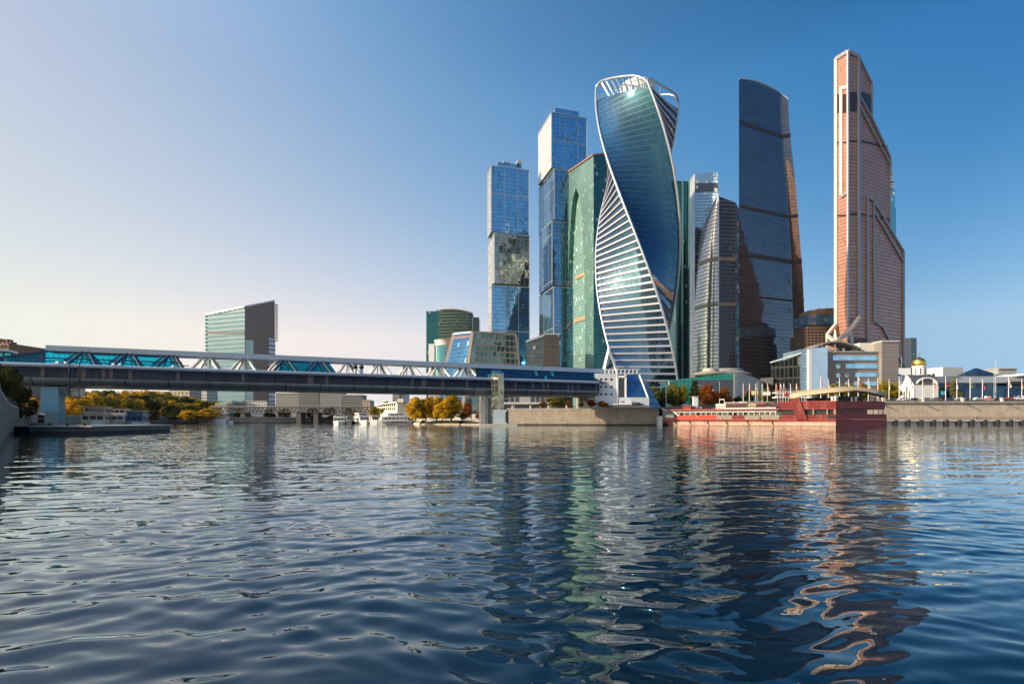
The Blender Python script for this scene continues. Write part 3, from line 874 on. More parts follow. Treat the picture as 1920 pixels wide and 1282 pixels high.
# ---- dark green and silver tower behind, right of the twisted one
def slab_tower():
    d = 606
    t = thing('skyscraper', 'silver and dark green slab tower standing behind the twisted one', 'skyscraper', (X(1300, d), d, 8))
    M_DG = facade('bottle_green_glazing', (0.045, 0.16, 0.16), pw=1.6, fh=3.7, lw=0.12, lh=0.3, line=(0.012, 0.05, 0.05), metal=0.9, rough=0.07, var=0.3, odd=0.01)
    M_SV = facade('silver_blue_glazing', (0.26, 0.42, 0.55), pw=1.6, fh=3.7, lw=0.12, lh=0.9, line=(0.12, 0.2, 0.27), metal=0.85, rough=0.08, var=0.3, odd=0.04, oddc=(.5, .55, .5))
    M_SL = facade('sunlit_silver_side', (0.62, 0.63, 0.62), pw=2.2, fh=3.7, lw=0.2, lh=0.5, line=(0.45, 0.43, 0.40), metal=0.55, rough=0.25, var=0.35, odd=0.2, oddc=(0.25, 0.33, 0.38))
    fp = cbox(1303, d, 1346, 1291, R(-3)); a, b2, c, e = fp
    zt = Z(325, d)
    def wall(nm, p, q, z0, z1, mat, z1b=None):
        m = MB(); L = math.hypot(q[0] - p[0], q[1] - p[1]); z1b = z1 if z1b is None else z1b
        m.poly([(p[0], p[1], z0), (q[0], q[1], z0), (q[0], q[1], z1b), (p[0], p[1], z1)], [(0, z0), (L, z0), (L, z1b), (0, z1)])
        return m.build(nm, mat, t)
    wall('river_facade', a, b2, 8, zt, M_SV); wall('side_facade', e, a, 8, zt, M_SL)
    m = MB(); m.prism([b2, c, e], 8, zt); m.build('rear_facade', M_DG, t)
    MB().poly([(p[0], p[1], zt) for p in fp]).build('roof', M_ROOFG, t)
    # dark band near the top
    wall('plant_floor_band', (a[0] - .0, a[1] - .5), (b2[0], b2[1] - .5), Z(360, d), Z(344, d), M_DGLASS)
    f2 = cbox(1268, d - 14, 1293, 1240, R(6))
    zt2 = Z(339, d - 14)
    m = MB(); m.prism(f2, 8, zt2); m.build('green_wing', M_DG, t)
    for px in (1266.5, 1280, 1292):
        MB().box(X(px, d - 15) - .45, X(px, d - 15) + .45, d - 16, d - 13, 8, zt2 + .5).build('vertical_fin', plain('teal_fin', (.10, .22, .22), .4, .3), t)
    MB().box(X(1314, d), X(1331, d), d + 6, d + 18, zt, Z(320, d)).build('roof_plant', M_WHITE, t)
    MB().box(X(1303, d), X(1340, d), d + 5, d + 20, zt, Z(323.5, d)).build('roof_plant', M_LGREY, t)
slab_tower()

# ---- the pair of curved towers
def sail_east():
    d = 563
    t = thing('sail_tower', 'tallest dark blue tower with a curved slanting top and bowed glass front', 'skyscraper', (X(1440, d), d, 8))
    M = facade('navy_bowed_glazing', (0.165, 0.172, 0.195), pw=1.5, fh=4.2, lw=0.10, lh=0.45, line=(0.05, 0.075, 0.10), metal=0.92, rough=0.05, var=0.28, odd=0.006, oddc=(.06, .10, .13), wob=0.02, wscale=0.05, tilt=0.004)
    right_pts = [(187, 1478), (250, 1484), (330, 1492), (420, 1499), (500, 1505), (600, 1509), (690, 1512), (786, 1513)]
    ys = [p[0] for p in right_pts]; xs = [p[1] for p in right_pts]
    SL = [(0, .55), (.80, .55), (.865, -.21), (1.0, -.30)]
    def fold(u):      # glass front in plan: long flat run, then a wing shaped for the copper reflection
        y = 0.0
        for (a, sa), (b2, sb) in zip(SL, SL[1:]):
            t = max(0.0, min(u, b2) - a)
            y += sa * t + .5 * (sb - sa) / (b2 - a) * t * t
        return 66 * y
    def rx(z):
        y = HOR - (z - CAMZ) * F / d
        return X(float(np.interp(y, ys, xs)), d)
    xl = X(1385.5, d)
    def topz(u):   # curved roofline
        px = 1385.5 + (1478 - 1385.5) * u
        y = 149 + 38 * (u ** 2.1)
        dd = d + fold(u)
        return Z(y, dd)
    def pt(u, z, o=0):
        x0, x1 = xl, rx(z)
        # folded plan, its right wing shaped to catch the copper reflection
        y = d + fold(u)
        x = (x0 + (x1 - x0) * u) * y / d      # columns hold at the true depth
        return (x, y - o, z)
    m = MB(); NU, NV = 40, 60
    m.grid(lambda u, v: pt(u, 8 + (topz(u) - 8) * v), NU, NV, lambda u, v: (u * 66, 8 + (topz(u) - 8) * v))
    m.build('bowed_facade', M, t, smooth=True)
    yb = d + 60
    m = MB()
    m.grid(lambda u, v: (xl + (X(1392, yb) - xl) * (1 - u), d + (yb - d) * (1 - u), 8 + (topz(0) - 8) * v), 4, 20, lambda u, v: (u * 60, 8 + (topz(0) - 8) * v)); m.build('side_facade', M, t)
    m = MB(); m.grid(lambda u, v: ((lambda z: (rx(z) * (d + fold(1)) / d + (X(1450, yb) - rx(z) * (d + fold(1)) / d) * u, d + fold(1) + (yb - d - fold(1)) * u, z))(8 + (topz(1) - 8) * v)), 4, 30, lambda u, v: (u * 40, 8 + (topz(1) - 8) * v)); m.build('side_facade', M, t)
    m = MB(); m.poly([pt(i / 16, topz(i / 16)) for i in range(17)] + [(X(1450, yb), yb, topz(1)), (X(1392, yb), yb, topz(0))]); m.build('roof', M_ROOFG, t)
    m = MB(); m.poly([(X(1392, yb), yb, 8), (X(1450, yb), yb, 8), (X(1450, yb), yb, topz(1)), (X(1392, yb), yb, topz(0))][::-1]); m.build('rear_facade', M, t)
    for y, h in ((228, 4.5), (386, 3.2), (475, 4.8), (552, 2.0)):
        z = Z(y, d)
        b = MB()
        for i in range(24):
            u0, u1 = i / 24, (i + 1) / 24
            p, q = pt(u0, z, .5), pt(u1, z, .5)
            b.poly([(p[0], p[1], z - h / 2), (q[0], q[1], z - h / 2), (q[0], q[1], z + h / 2), (p[0], p[1], z + h / 2)])
            b.poly([(p[0], p[1], z + h / 2), (q[0], q[1], z + h / 2), (q[0], q[1] + .6, z + h / 2), (p[0], p[1] + .6, z + h / 2)])
            b.poly([(q[0], q[1], z - h / 2), (p[0], p[1], z - h / 2), (p[0], p[1] + .6, z - h / 2), (q[0], q[1] + .6, z - h / 2)])
        b.build('plant_floor_band', M_DARK, t)
    m = MB()
    for i in range(16): m.beam(Vector(pt(i / 16, topz(i / 16) + .3)), Vector(pt((i + 1) / 16, topz((i + 1) / 16) + .3)), .7, .9)
    m.build('roof_edge', M_LGREY, t)
sail_east()
def sail_west():
    d = 560
    t = thing('sail_tower', 'shorter curved glass tower flashing in the sun, left of the tallest dark blue one', 'skyscraper', (X(1345, d), d, 8))
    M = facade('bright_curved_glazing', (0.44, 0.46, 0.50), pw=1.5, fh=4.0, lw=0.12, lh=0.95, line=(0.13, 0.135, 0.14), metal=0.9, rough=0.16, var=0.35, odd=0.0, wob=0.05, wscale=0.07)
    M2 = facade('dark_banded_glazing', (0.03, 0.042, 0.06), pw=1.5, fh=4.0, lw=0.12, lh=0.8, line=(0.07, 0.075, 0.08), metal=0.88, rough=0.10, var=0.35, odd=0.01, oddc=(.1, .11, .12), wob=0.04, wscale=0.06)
    M3 = facade('sky_blue_strip', (0.28, 0.45, 0.6), pw=1.5, fh=4.0, lw=0.1, lh=0.6, line=(0.05, 0.07, 0.09), metal=0.9, rough=0.08)
    lp = [(378, 1343.5), (390, 1331), (405, 1323), (430, 1316), (460, 1311), (500, 1307), (560, 1303.5), (620, 1301.5), (700, 1300.5), (786, 1300)]
    ys = [p[0] for p in lp]; xs = [p[1] for p in lp]
    def lx(z): return X(float(np.interp(HOR - (z - CAMZ) * F / (d + 12), ys, xs)), d)
    zt = Z(377, d); xc = X(1347, d)
    def pt(u, z, o=0):
        x0 = lx(z); x = x0 + (xc - x0) * u
        w = xc - x0
        y = d - 12 + 24 * (1 - u) ** 1.9
        x = x * y / d
        nx_, ny_ = -0.5 * (1 - u), -1
        return (x + nx_ * o, y + ny_ * o, z)
    def top(u): return zt - 3 * (1 - u) 
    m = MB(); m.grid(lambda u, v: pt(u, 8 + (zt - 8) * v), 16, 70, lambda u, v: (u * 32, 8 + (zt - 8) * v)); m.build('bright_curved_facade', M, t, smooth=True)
    def ptr(u, z, o=0):
        y = d - 12 + 2.0 * u ** 1.6
        x = (xc + (X(1379, d) - xc) * u) * y / d
        return (x + .5 * o * u, y - o, z)
    ztr = lambda u: zt - (Z(378, d) - Z(388, d)) * u
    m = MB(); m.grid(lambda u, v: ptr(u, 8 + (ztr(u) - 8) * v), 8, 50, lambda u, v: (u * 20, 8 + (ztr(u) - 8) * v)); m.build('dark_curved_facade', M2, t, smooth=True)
    m = MB(); x0, x1 = X(1379, d - 10), X(1386, d - 1)
    m.poly([(x0, d - 9.9, 8), (x1, d - 1, 8), (x1, d - 1, Z(393, d)), (x0, d - 9.9, Z(388, d))], [(0, 8), (4, 8), (4, Z(393, d)), (0, Z(388, d))]); m.build('corner_strip', M3, t)
    m = MB(); m.poly([(x1, d - 1, 8), (x1, d + 30, 8), (x1, d + 30, Z(393, d)), (x1, d - 1, Z(393, d))]); m.poly([(x1, d + 30, 8), (X(1316, d + 30), d + 30, 8), (X(1316, d + 30), d + 30, Z(410, d)), (x1, d + 30, Z(393, d))]); m.build('rear_facade', M2, t)
    m = MB(); m.poly([pt(.0, zt), pt(.3, zt), pt(.6, zt), pt(1, zt), ptr(.5, ztr(.5)), ptr(1, ztr(1)), (x1, d - 1, Z(393, d)), (x1, d + 22, Z(393, d)), (lx(zt), d + 22, zt - 2)]); m.build('roof', M_ROOFG, t)
    for y in (492, 575):
        z = Z(y, d); b = MB()
        for i in range(16):
            p, q = pt(i / 16, z, .5), pt((i + 1) / 16, z, .5)
            b.poly([(p[0], p[1], z - 1.6), (q[0], q[1], z - 1.6), (q[0], q[1], z + 1.6), (p[0], p[1], z + 1.6)])
        for i in range(8):
            p, q = ptr(i / 8, z, .5), ptr((i + 1) / 8, z, .5)
            b.poly([(p[0], p[1], z - 1.6), (q[0], q[1], z - 1.6), (q[0], q[1], z + 1.6), (p[0], p[1], z + 1.6)])
        b.build('plant_floor_band', plain('bronze_band', (.17, .15, .12), .4, .5), t)
    MB().beam(ptr(0, 8, .3), ptr(0, zt, .3), .8, .8).build('corner_fin', M_LGREY, t)
    m = MB()
    for k in range(8):
        u = k / 7; p = pt(u, zt); m.beam(p, (p[0], p[1], zt + 2.2 + (k % 2)), .35)
    m.build('roof_fins', M_WHITE, t)
sail_west()

# ---- copper tower
def mercury():
    dC = 470
    C = W(1590, dC); L_ = W(1567.5, 482); K = W(1610, 474); Rr = W(1693, 508)
    t = thing('copper_skyscraper', 'tall copper coloured tower with stepped slanting right side and pale framing', 'skyscraper', (C.x, C.y, 8))
    def cop(name, c, **k):
        return facade(name, c, pw=1.5, fh=3.4, lw=0.14, lh=0.85, line=(0.20, 0.09, 0.062), metal=0.32, rough=0.28, var=0.2, odd=0.03, oddc=(.30, .16, .11), wob=0.01, **k)
    MC = cop('copper_glazing', (0.50, 0.25, 0.18)); MD = facade('dark_bronze_glazing', (0.10, 0.045, 0.035), pw=1.5, fh=3.4, metal=.7, rough=.12, line=(.04, .02, .015), odd=0)
    MF = plain('pale_frame', (0.31, 0.31, 0.33), 0.38, 0.35, var=0.06, scale=0.1)
    MFW = plain('sunlit_cream_frame', (0.66, 0.53, 0.41), 0.5, 0.1, var=0.06, scale=0.1)  # frame colour lightened and warmed to carry the sun on the left side
    dirK = (Rr - K).normalized(); nK = Vector((dirK.y, -dirK.x, 0))
    back = Vector((5, 26, 0))
    def onp(px, py, o=0.0):
        k = (px - 960) / F; tt = (k * K.y - K.x) / (dirK.x - k * dirK.y)
        p = K + dirK * tt
        z = CAMZ + (HOR - py) / F * p.y
        return Vector((p.x, p.y, z)) + nK * o
    out = [(1610, 108), (1634, 158), (1634, 222), (1668, 296), (1668, 432), (1693, 472), (1693, 775), (1610, 775)]
    P = [onp(x, y) for x, y in out]
    base = P[-1]
    m = MB(); m.poly([tuple(p) for p in reversed(P)], [((p - base).dot(dirK), p.z) for p in reversed(P)]); m.build('right_facade', MC, t)
    m = MB()
    for i in range(len(P) - 1):
        a, b2 = P[i], P[i + 1]
        m.poly([tuple(a), tuple(b2), tuple(b2 + back), tuple(a + back)][::-1])
    m.build('stepped_edge', MF, t)
    zK, zC, zL = P[0].z, Z(97, dC), Z(111, 482)
    def wall(nm, p, q, z1, z2, mat, z0=8):
        m = MB(); L = (q - p).length
        m.poly([(p.x, p.y, z0), (q.x, q.y, z0), (q.x, q.y, z2), (p.x, p.y, z1)], [(0, z0), (L, z0), (L, z2), (0, z1)]); return m.build(nm, mat, t)
    wall('front_facade', L_, C, zL, zC, MC); wall('front_facade', C, K, zC, zK, MC)
    LB = Vector((X(1564.5, 520), 520, 0))
    wall('sunny_side', LB, L_, zL - 3, zL, facade('sunlit_copper_panels', (0.85, 0.38, 0.21), pw=1.5, fh=3.4, lw=0.14, lh=0.85, line=(0.16, 0.06, 0.035), metal=0.0, rough=0.75, odd=0.0))  # hidden walls turned and lightened so their reflection looks like sunlit copper
    KB = Vector((332, 522, 0))
    m = MB(); m.poly([tuple(Vector((p.x, p.y, z))) for p, z in ((L_, zL), (C, zC), (K, zK), (KB, zK), (LB, zL - 3))]); m.build('roof', MF, t)
    wall('rear_facade', P[6] + back, KB, Z(470, 500), zK, MATS['sunlit_copper_panels']); wall('rear_facade', KB, LB, zK, zL - 3, MATS['sunlit_copper_panels'])
    # dark glass storeys
    def strip(p, q, y0, y1, o=.35, mat=MD, nm='dark_storeys'):
        n = Vector(((q - p).y, -(q - p).x, 0)).normalized() * o
        a, b2 = p + n, q + n
        m = MB(); L = (q - p).length
        def zz(pp, y): return CAMZ + (HOR - y) / F * pp.y
        m.poly([(a.x, a.y, zz(p, y1)), (b2.x, b2.y, zz(q, y1)), (b2.x, b2.y, zz(q, y0)), (a.x, a.y, zz(p, y0))], [(0, 0), (L, 0), (L, 20), (0, 20)]); m.build(nm, mat, t)
    strip(L_ + (C - L_) * .1, C, 177, 212); strip(C, K, 173, 209); 
    m = MB(); q = [onp(1612, 172, .35), onp(1634, 178, .35), onp(1634, 222, .35), onp(1612, 186, .35)]; m.poly([tuple(p) for p in reversed(q)]); m.build('dark_storeys', MD, t)
    for y in (266, 403): 
        strip(L_ + (C - L_) * .1, C, y, y + 3.2, .3); strip(C, K, y - 3, y + 0.5, .3)
        e = onp(1664 if y < 300 else 1668, y + (10 if y < 300 else 9), .3); s = onp(1611, y - 2, .3)
        MB().beam(s, e, .3, 1.8).build('dark_line', MD, t)
    # frames
    def bar(pts, w=1.6, nm='frame_bar', mat=MF, dp=1.2):
        m = MB()
        for a, b2 in zip(pts, pts[1:]): m.beam(a, b2, dp, w) if abs((b2 - a).normalized().z) < .9 else m.beam(a, b2, w, dp, up=(nK.x, nK.y, 0))
        m.build(nm, mat, t)
    up = lambda p, z: Vector((p.x, p.y, z))
    nF = Vector((-.2, -1, 0)).normalized()
    bar([up(L_, 8) + nF * .3, up(L_, zL) + nF * .3], 2.2, 'pale_pilaster', MFW, 2.5)
    bar([up(C, Z(214, dC)) + nF * .6, up(C, zC) + nF * .6], 3.0, 'pale_pilaster', MF)
    bar([up(C, Z(214, dC)) + nF * .5, up(C, Z(640, dC)) + nF * .5], 2.4, 'pale_pilaster')
    bar([up(K, Z(596, 474)) + nF * .6, up(K, zK) + nF * .6], 3.4, 'pale_pilaster')
    bar([up(L_, zL), up(C, zC), up(K, zK)], 3.4, 'crown_frame', MF, 2.5)
    bar([up(L_, zL - 30) + nF * 2 + (C - L_) * .36, up(L_, Z(370, 480)) + nF * 2 + (C - L_) * .36], 1.4, 'inner_frame', MFW, 2.4)
    bar([up(C, zC - 32) + nF * 1.0 - (C - L_) * .15, up(L_, zL - 31) + nF * 2 + (C - L_) * .3], 2.6, 'inner_frame', MFW)
    bar([up(L_, Z(375, 482)) + nF * 1.5 + (C - L_) * .36, up(C, Z(360, dC)) + nF * 1.3], 2.0, 'inner_frame', MF)
    bar([onp(1610, 108, .6), onp(1634, 158, .6), onp(1634, 222, .6)], 1.6)
    bar([onp(1611, 183, .9), onp(1634, 224, .9), onp(1668, 296, .9), onp(1668, 330, .9)], 1.8)
    bar([onp(1611, 202, .9), onp(1668, 310, .9)], 1.5)
    bar([onp(1668, 300, .4), onp(1668, 430, .4)], 1.0)
    bar([onp(1625, 660, .9), onp(1625, 370, .9), onp(1636, 377, .9), onp(1693, 472, .9), onp(1693, 690, .9)], 1.7)
    bar([onp(1637, 377, .9), onp(1637, 605, .9)], 1.3)
    bar([onp(1639, 400, .9), onp(1693, 492, .9)], 1.5)
    bar([onp(1641, 604, .9), onp(1653, 612, .9), onp(1670, 645, .9), onp(1697, 692, 1.5)], 2.2)
    # crossing feet at the left
    bar([up(L_, Z(606, 478)) + nF * 1, WP(1551, 628, 474), WP(1566, 642, 466), WP(1600, 611, 465), WP(1612, 594, 469)], 2.6, 'base_brace', MFW, 2.6)
    bar([WP(1566, 642, 466), WP(1597, 622, 463), WP(1599, 660, 463)], 2.6, 'base_brace', MF)
    bar([WP(1551, 628, 474), WP(1552, 660, 474)], 3.0, 'base_brace', MFW)
    m = MB(); m.prism([tuple(WP(1549, 700, 474)[:2]), tuple(WP(1600, 700, 463)[:2]), tuple(WP(1612, 700, 468)[:2]), (L_.x + 4, L_.y + 10)], 8, Z(645, 468)); m.build('podium', MC, t)
    strip(W(1600, 465), W(1626, 470), 634, 650, .6)
    # flared foot on the right
    m = MB(); q = [onp(1693, 600), onp(1701, 692), onp(1701, 775), onp(1693, 775)]
    m.poly([tuple(p) for p in reversed(q)]); m.poly([tuple(q[0]), tuple(q[1]), tuple(q[1] + back), tuple(q[0] + back)][::-1]); m.build('flared_foot', MC, t)
mercury()

# ---- teal tower under construction behind the copper one
d = 610
t = thing('unfinished_tower', 'unfinished tower with bare floor slabs and teal glazing, peeping out behind the copper one', 'tower', (X(1672, d), d, 8))
M_TEAL = facade('teal_glazing', (0.09, 0.38, 0.46), pw=1.5, fh=3.8, metal=0.9, rough=0.07, line=(.03, .1, .12), lh=.3)
MB().box(X(1650, d), X(1678, d), d, d + 26, 8, Z(356, d)).build('glazed_lower_part', M_TEAL, t)
MB().box(X(1650, d), X(1683.5, d), d + 3, d + 24, 8, Z(388, d)).build('glazed_lower_part', M_TEAL, t)
for k in range(9):
    z = Z(352, d) + k * 4.2
    MB().box(X(1655, d), X((1679, 1677, 1680, 1676, 1678, 1673, 1674, 1671, 1675)[k], d), d + 1, d + 20, z, z + .9).build('floor_slab', M_CONC, t)
MB().box(X(1662, d), X(1670, d), d + 6, d + 16, Z(356, d), Z(298, d)).build('core', M_CONC, t)
# ================================================================ the covered footbridge
BD = Vector((-0.926, -0.377, 0)).normalized()
BN = Vector((-0.377, 0.926, 0)).normalized()       # away from the camera
BO = Vector((X(1123, 229), 229, 0))
def B(t, w, z): return BO + BD * t + BN * w + Vector((0, 0, z))
TL = 240.0
br = thing('covered_footbridge', 'two level covered footbridge with white truss roof and blue glazed sections over the river', 'bridge', (BO.x, BO.y, 0))
M_PANEL = facade('silver_bridge_panels', (0.25, 0.28, 0.30), pw=1.0, fh=60, lw=0.10, lh=0, line=(0.04, 0.045, 0.05), metal=0.55, rough=0.33, var=0.22, odd=0, major=11.65, majorw=0.30, majorc=(0.02, 0.02, 0.025), wob=0.01)
M_GAL = facade('navy_gallery_glazing', (0.012, 0.015, 0.028), pw=1.0, fh=60, lw=0.09, lh=0, line=(0.012, 0.014, 0.022), metal=0.75, rough=0.12, var=0.6, odd=0.10, oddc=(0.07, 0.045, 0.045), wob=0.02)
M_LG2 = plain('warm_grey_strut', (.50, .47, .44), .45, .2, var=.06)
M_SOFF = plain('tan_soffit', (0.50, 0.38, 0.26), 0.7, var=0.15, scale=0.3)
def strips(name, prof, t0, t1, mat, v0=0, seg=1):
    m = MB()
    for (w0, z0), (w1, z1) in zip(prof, prof[1:]):
        m.poly([B(t0, w0, z0), B(t1, w0, z0), B(t1, w1, z1), B(t0, w1, z1)], [(t0, z0), (t1, z0), (t1, z1), (t0, z1)])
    return m.build(name, mat, br)
curve = [(-.35, 15.5), (-.25, 14.9), (.15, 14.3), (.9, 13.7), (2.0, 13.25), (3.2, 13.0)]
fc = [(16 - w, z) for w, z in reversed(curve)]
strips('gallery_glazing', [(.1, 18.9), (-.3, 17.4), (-.35, 15.75)], 0, TL, M_GAL)
strips('gallery_glazing', [(16.35, 15.75), (16.3, 17.4), (15.9, 18.9)], 0, TL, M_GAL)
strips('dark_gap', [(-.3, 15.75), (-.3, 15.5)], 0, TL, M_BLACK)
strips('silver_side_panels', curve, 0, TL, M_PANEL)
strips('silver_side_panels', fc, 0, TL, M_PANEL)
strips('underside', [(3.2, 13.0), (8, 12.7), (12.8, 13.0)], 0, TL, M_SOFF)
strips('upper_deck', [(.1, 19.3), (15.9, 19.3)], -6, TL, M_CONC)
m = MB(); pr = [(.1, 18.9), (-.35, 17.4)] + curve + [(8, 12.7)] + fc + [(16.35, 17.4), (15.9, 18.9)]
m.poly([B(0, w, z) for w, z in pr]); m.build('gallery_end_wall', M_DARK, br)
for w in (0.05, 15.95):
    m = MB(); m.cyl(B(0, w, 19.25), B(TL, w, 19.25), 0.62, n=12); m.build('deck_edge_tube', M_LGREY, br, smooth=False)
# roof beam of the truss
m = MB()
for (a, b2) in ((B(-9, 8, 25.0), B(196.6, 8, 25.0)),):
    m.beam(a, b2, 7.0, 1.75)
m.build('roof_beam', M_LGREY, br)
NODES = [188.2 - 11.65 * i for i in range(12)]
def cluster(t):
    for side, wb, wt in ((0, 1.6, 5.2), (1, 14.4, 10.8)):
        for s in (-1, 1):
            MB().beam(B(t + s * 4.1, wb, 19.4), B(t + s * 0.9, wt, 24.3), .75, .75).build('truss_strut', M_LG2, br)
        MB().beam(B(t, wb, 19.4), B(t, wt, 24.3), .36, .36).build('truss_strut', M_LG2, br)
for t in NODES: cluster(t)
m = MB()
for t in NODES: pass
# glass enclosures
def tinted(name, col, k=0.75, gl=(0.2, 0.5, 0.6)):
    b = NB(name)
    uv = b.n('ShaderNodeUVMap').outputs[0]; sp = b.n('ShaderNodeSeparateXYZ'); b.l(uv, sp.inputs[0])
    ln = b.math('LESS_THAN', b.math('FRACT', b.math('DIVIDE', sp.outputs[0], 1.45)), 0.07)
    ln = b.math('MAXIMUM', ln, b.math('LESS_THAN', b.math('FRACT', b.math('DIVIDE', b.math('SUBTRACT', sp.outputs[1], 19.3), 2.35)), 0.07))
    tr = b.n('ShaderNodeBsdfTransparent'); tr.inputs[0].default_value = col + (1,)
    gs = b.n('ShaderNodeBsdfPrincipled'); gs.inputs['Base Color'].default_value = gl + (1,); gs.inputs['Metallic'].default_value = 0.8; gs.inputs['Roughness'].default_value = 0.05
    fr = b.bsdf(Base_Color=(0.02, 0.06, 0.12), Roughness=0.5)
    mx = b.n('ShaderNodeMixShader'); mx.inputs[0].default_value = 1 - k; b.l(tr.outputs[0], mx.inputs[1]); b.l(gs.outputs[0], mx.inputs[2])
    m2 = b.n('ShaderNodeMixShader'); b.l(ln, m2.inputs[0]); b.l(mx.outputs[0], m2.inputs[1]); b.l(fr.outputs[0], m2.inputs[2])
    return b.surf(m2.outputs[0])
M_CYAN = tinted('cyan_tinted_glass', (0.10, 0.78, 0.92), 0.86, (0.03, 0.32, 0.45))
M_TEALG = tinted('teal_tinted_glass', (0.02, 0.50, 0.60), 0.62, (0.02, 0.30, 0.36))
M_NAVYG = facade('deep_blue_enclosure_glass', (0.014, 0.09, 0.18), pw=1.3, fh=2.4, lw=0.08, lh=0.1, line=(0.01, 0.05, 0.09), metal=0.8, rough=0.12, var=0.5, odd=0.03, oddc=(.03, .28, .34), wob=0.04)
def enclosure(bt, tt, mat, far=None, endmat=None):
    """bt = (t_right, t_left) at deck level, tt at roof level"""
    (b0, b1), (t0, t1) = bt, tt
    for w0, w1 in ((0.7, 4.6), (15.3, 11.4)):
        m = MB(); m.poly([B(b0, w0, 19.3), B(b1, w0, 19.3), B(t1, w1, 24.2), B(t0, w1, 24.2)], [(b0, 19.3), (b1, 19.3), (t1, 24.2), (t0, 24.2)])
        m.build('glass_side', mat, br)
    for b_, t_ in ((b0, t0), (b1, t1)):
        m = MB(); m.poly([B(b_, .7, 19.3), B(t_, 4.6, 24.2), B(t_, 11.4, 24.2), B(b_, 15.3, 19.3)], [(0, 19.3), (4, 24.2), (11, 24.2), (15, 19.3)])
        m.build('glass_end', endmat or mat, br)
    m = MB(); m.beam(B(b0, .65, 19.45), B(b1, .65, 19.45), .5, .4); m.build('sill', M_DARK, br)
enclosure((160.5, 211), (163.8, 196), M_CYAN)
enclosure((110.8, 131.4), (113.8, 128.6), M_TEALG)
enclosure((-8, 58.2), (-8, 54.5), M_NAVYG)
# floor line, handrails and dark steel seen through the cyan glass
m = MB(); m.beam(B(160, 2.8, 21.7), B(202, 2.8, 21.7), .5, .38); m.build('inner_rail', plain('navy_steel', (.01, .03, .07), .5), br)
m = MB(); m.beam(B(160, 13.2, 21.7), B(202, 13.2, 21.7), .5, .3); m.build('inner_rail', MATS['navy_steel'], br)
m = MB(); m.beam(B(163, 4.4, 23.95), B(196, 4.4, 23.95), .6, .45); m.beam(B(196, 4.4, 23.95), B(211, .7, 20.0), .6, .6); m.build('dark_eave', MATS['navy_steel'], br)
for t in (196.5, 186.6, 174.95, 163.3, 128.35, 116.7):
    for s in (-1, 1):
        if t > 190 and s < 0: continue
        MB().beam(B(t + s * (4.0 if t < 190 else 0.4), 1.2, 19.4), B(t + s * .8, 4.9, 24.2), .9, .8).build('dark_strut', MATS['navy_steel'], br)
# low link at the left end, and its flat cyan band
m = MB(); m.beam(B(207, 3, 20.4), B(228, 3, 20.4), 5, 2.3); m.build('end_gallery', MATS['navy_steel'], br)
m = MB(); m.poly([B(205, 6, 21.5), B(228, 6, 21.5), B(228, 6, 23.3), B(205, 6, 23.3)], [(0, 0), (23, 0), (23, 1.8), (0, 1.8)]); m.build('end_glazing', facade('link_glass', (.1, .6, .65), pw=2, fh=3, lw=.5, lh=.1, line=(.02, .12, .14), metal=.4, rough=.2, odd=0), br)
m = MB(); m.beam(B(205, 6, 23.6), B(228, 6, 23.6), 6, .6); m.build('end_roof', M_LGREY, br)
# left end girder stub below
m = MB(); m.poly([B(189.5, 1.5, 12.9), B(228, 1.5, 12.9), B(228, 2.4, 10.4), B(189.5, 2.4, 10.4)], [(0, 3), (47, 3), (47, 0), (0, 0)]); m.poly([B(189.5, 2.4, 10.4), B(228, 2.4, 10.4), B(228, 13, 10.4), B(189.5, 13, 10.4)]); m.poly([B(189.5, 1.5, 12.9), B(189.5, 2.4, 10.4), B(189.5, 13, 10.4), B(189.5, 14, 12.9)]); m.build('lower_girder', M_PANEL, br)
# left pier
m = MB()
def pier(m, t0, t1, w0, w1, z0, z1, fl=1.0):
    c = [B(t, w, 0) for t, w in ((t0, w0), (t1, w0), (t1, w1), (t0, w1))][::-1]
    cc = sum(c, Vector()) / 4
    bt = [tuple((cc + (p - cc) * fl)[:2]) for p in c]; tp_ = [tuple(p[:2]) for p in c]
    m.prism(bt, z0, z1, top=tp_)
pier(m, 192.4, 196.6, 1.5, 6.0, 0, 12.6, 1.15)
m.build('pier', plain('blue_grey_pier', (0.14, 0.31, 0.38), 0.6, var=0.12, scale=.15), br)
m = MB(); pier(m, 190.5, 198.5, 0, 9, -0.5, 1.9, 1.0); m.build('pier_footing', M_CONC, br)
# inspection frame by the left pier
m = MB()
for t in (186.5, 189.0):
    m.beam(B(t, -.8, 9.6), B(t, -.8, 20.2), .16)
for z in (9.6, 11.5, 13.5, 15.5): m.beam(B(186.5, -.8, z), B(189, -.8, z), .14); 
m.beam(B(186.5, -.8, 9.6), B(186.5, 8, 9.6), .3); m.beam(B(189, -.8, 9.6), B(189, 8, 9.6), .3)
m.build('inspection_ladder', M_DARK, br)
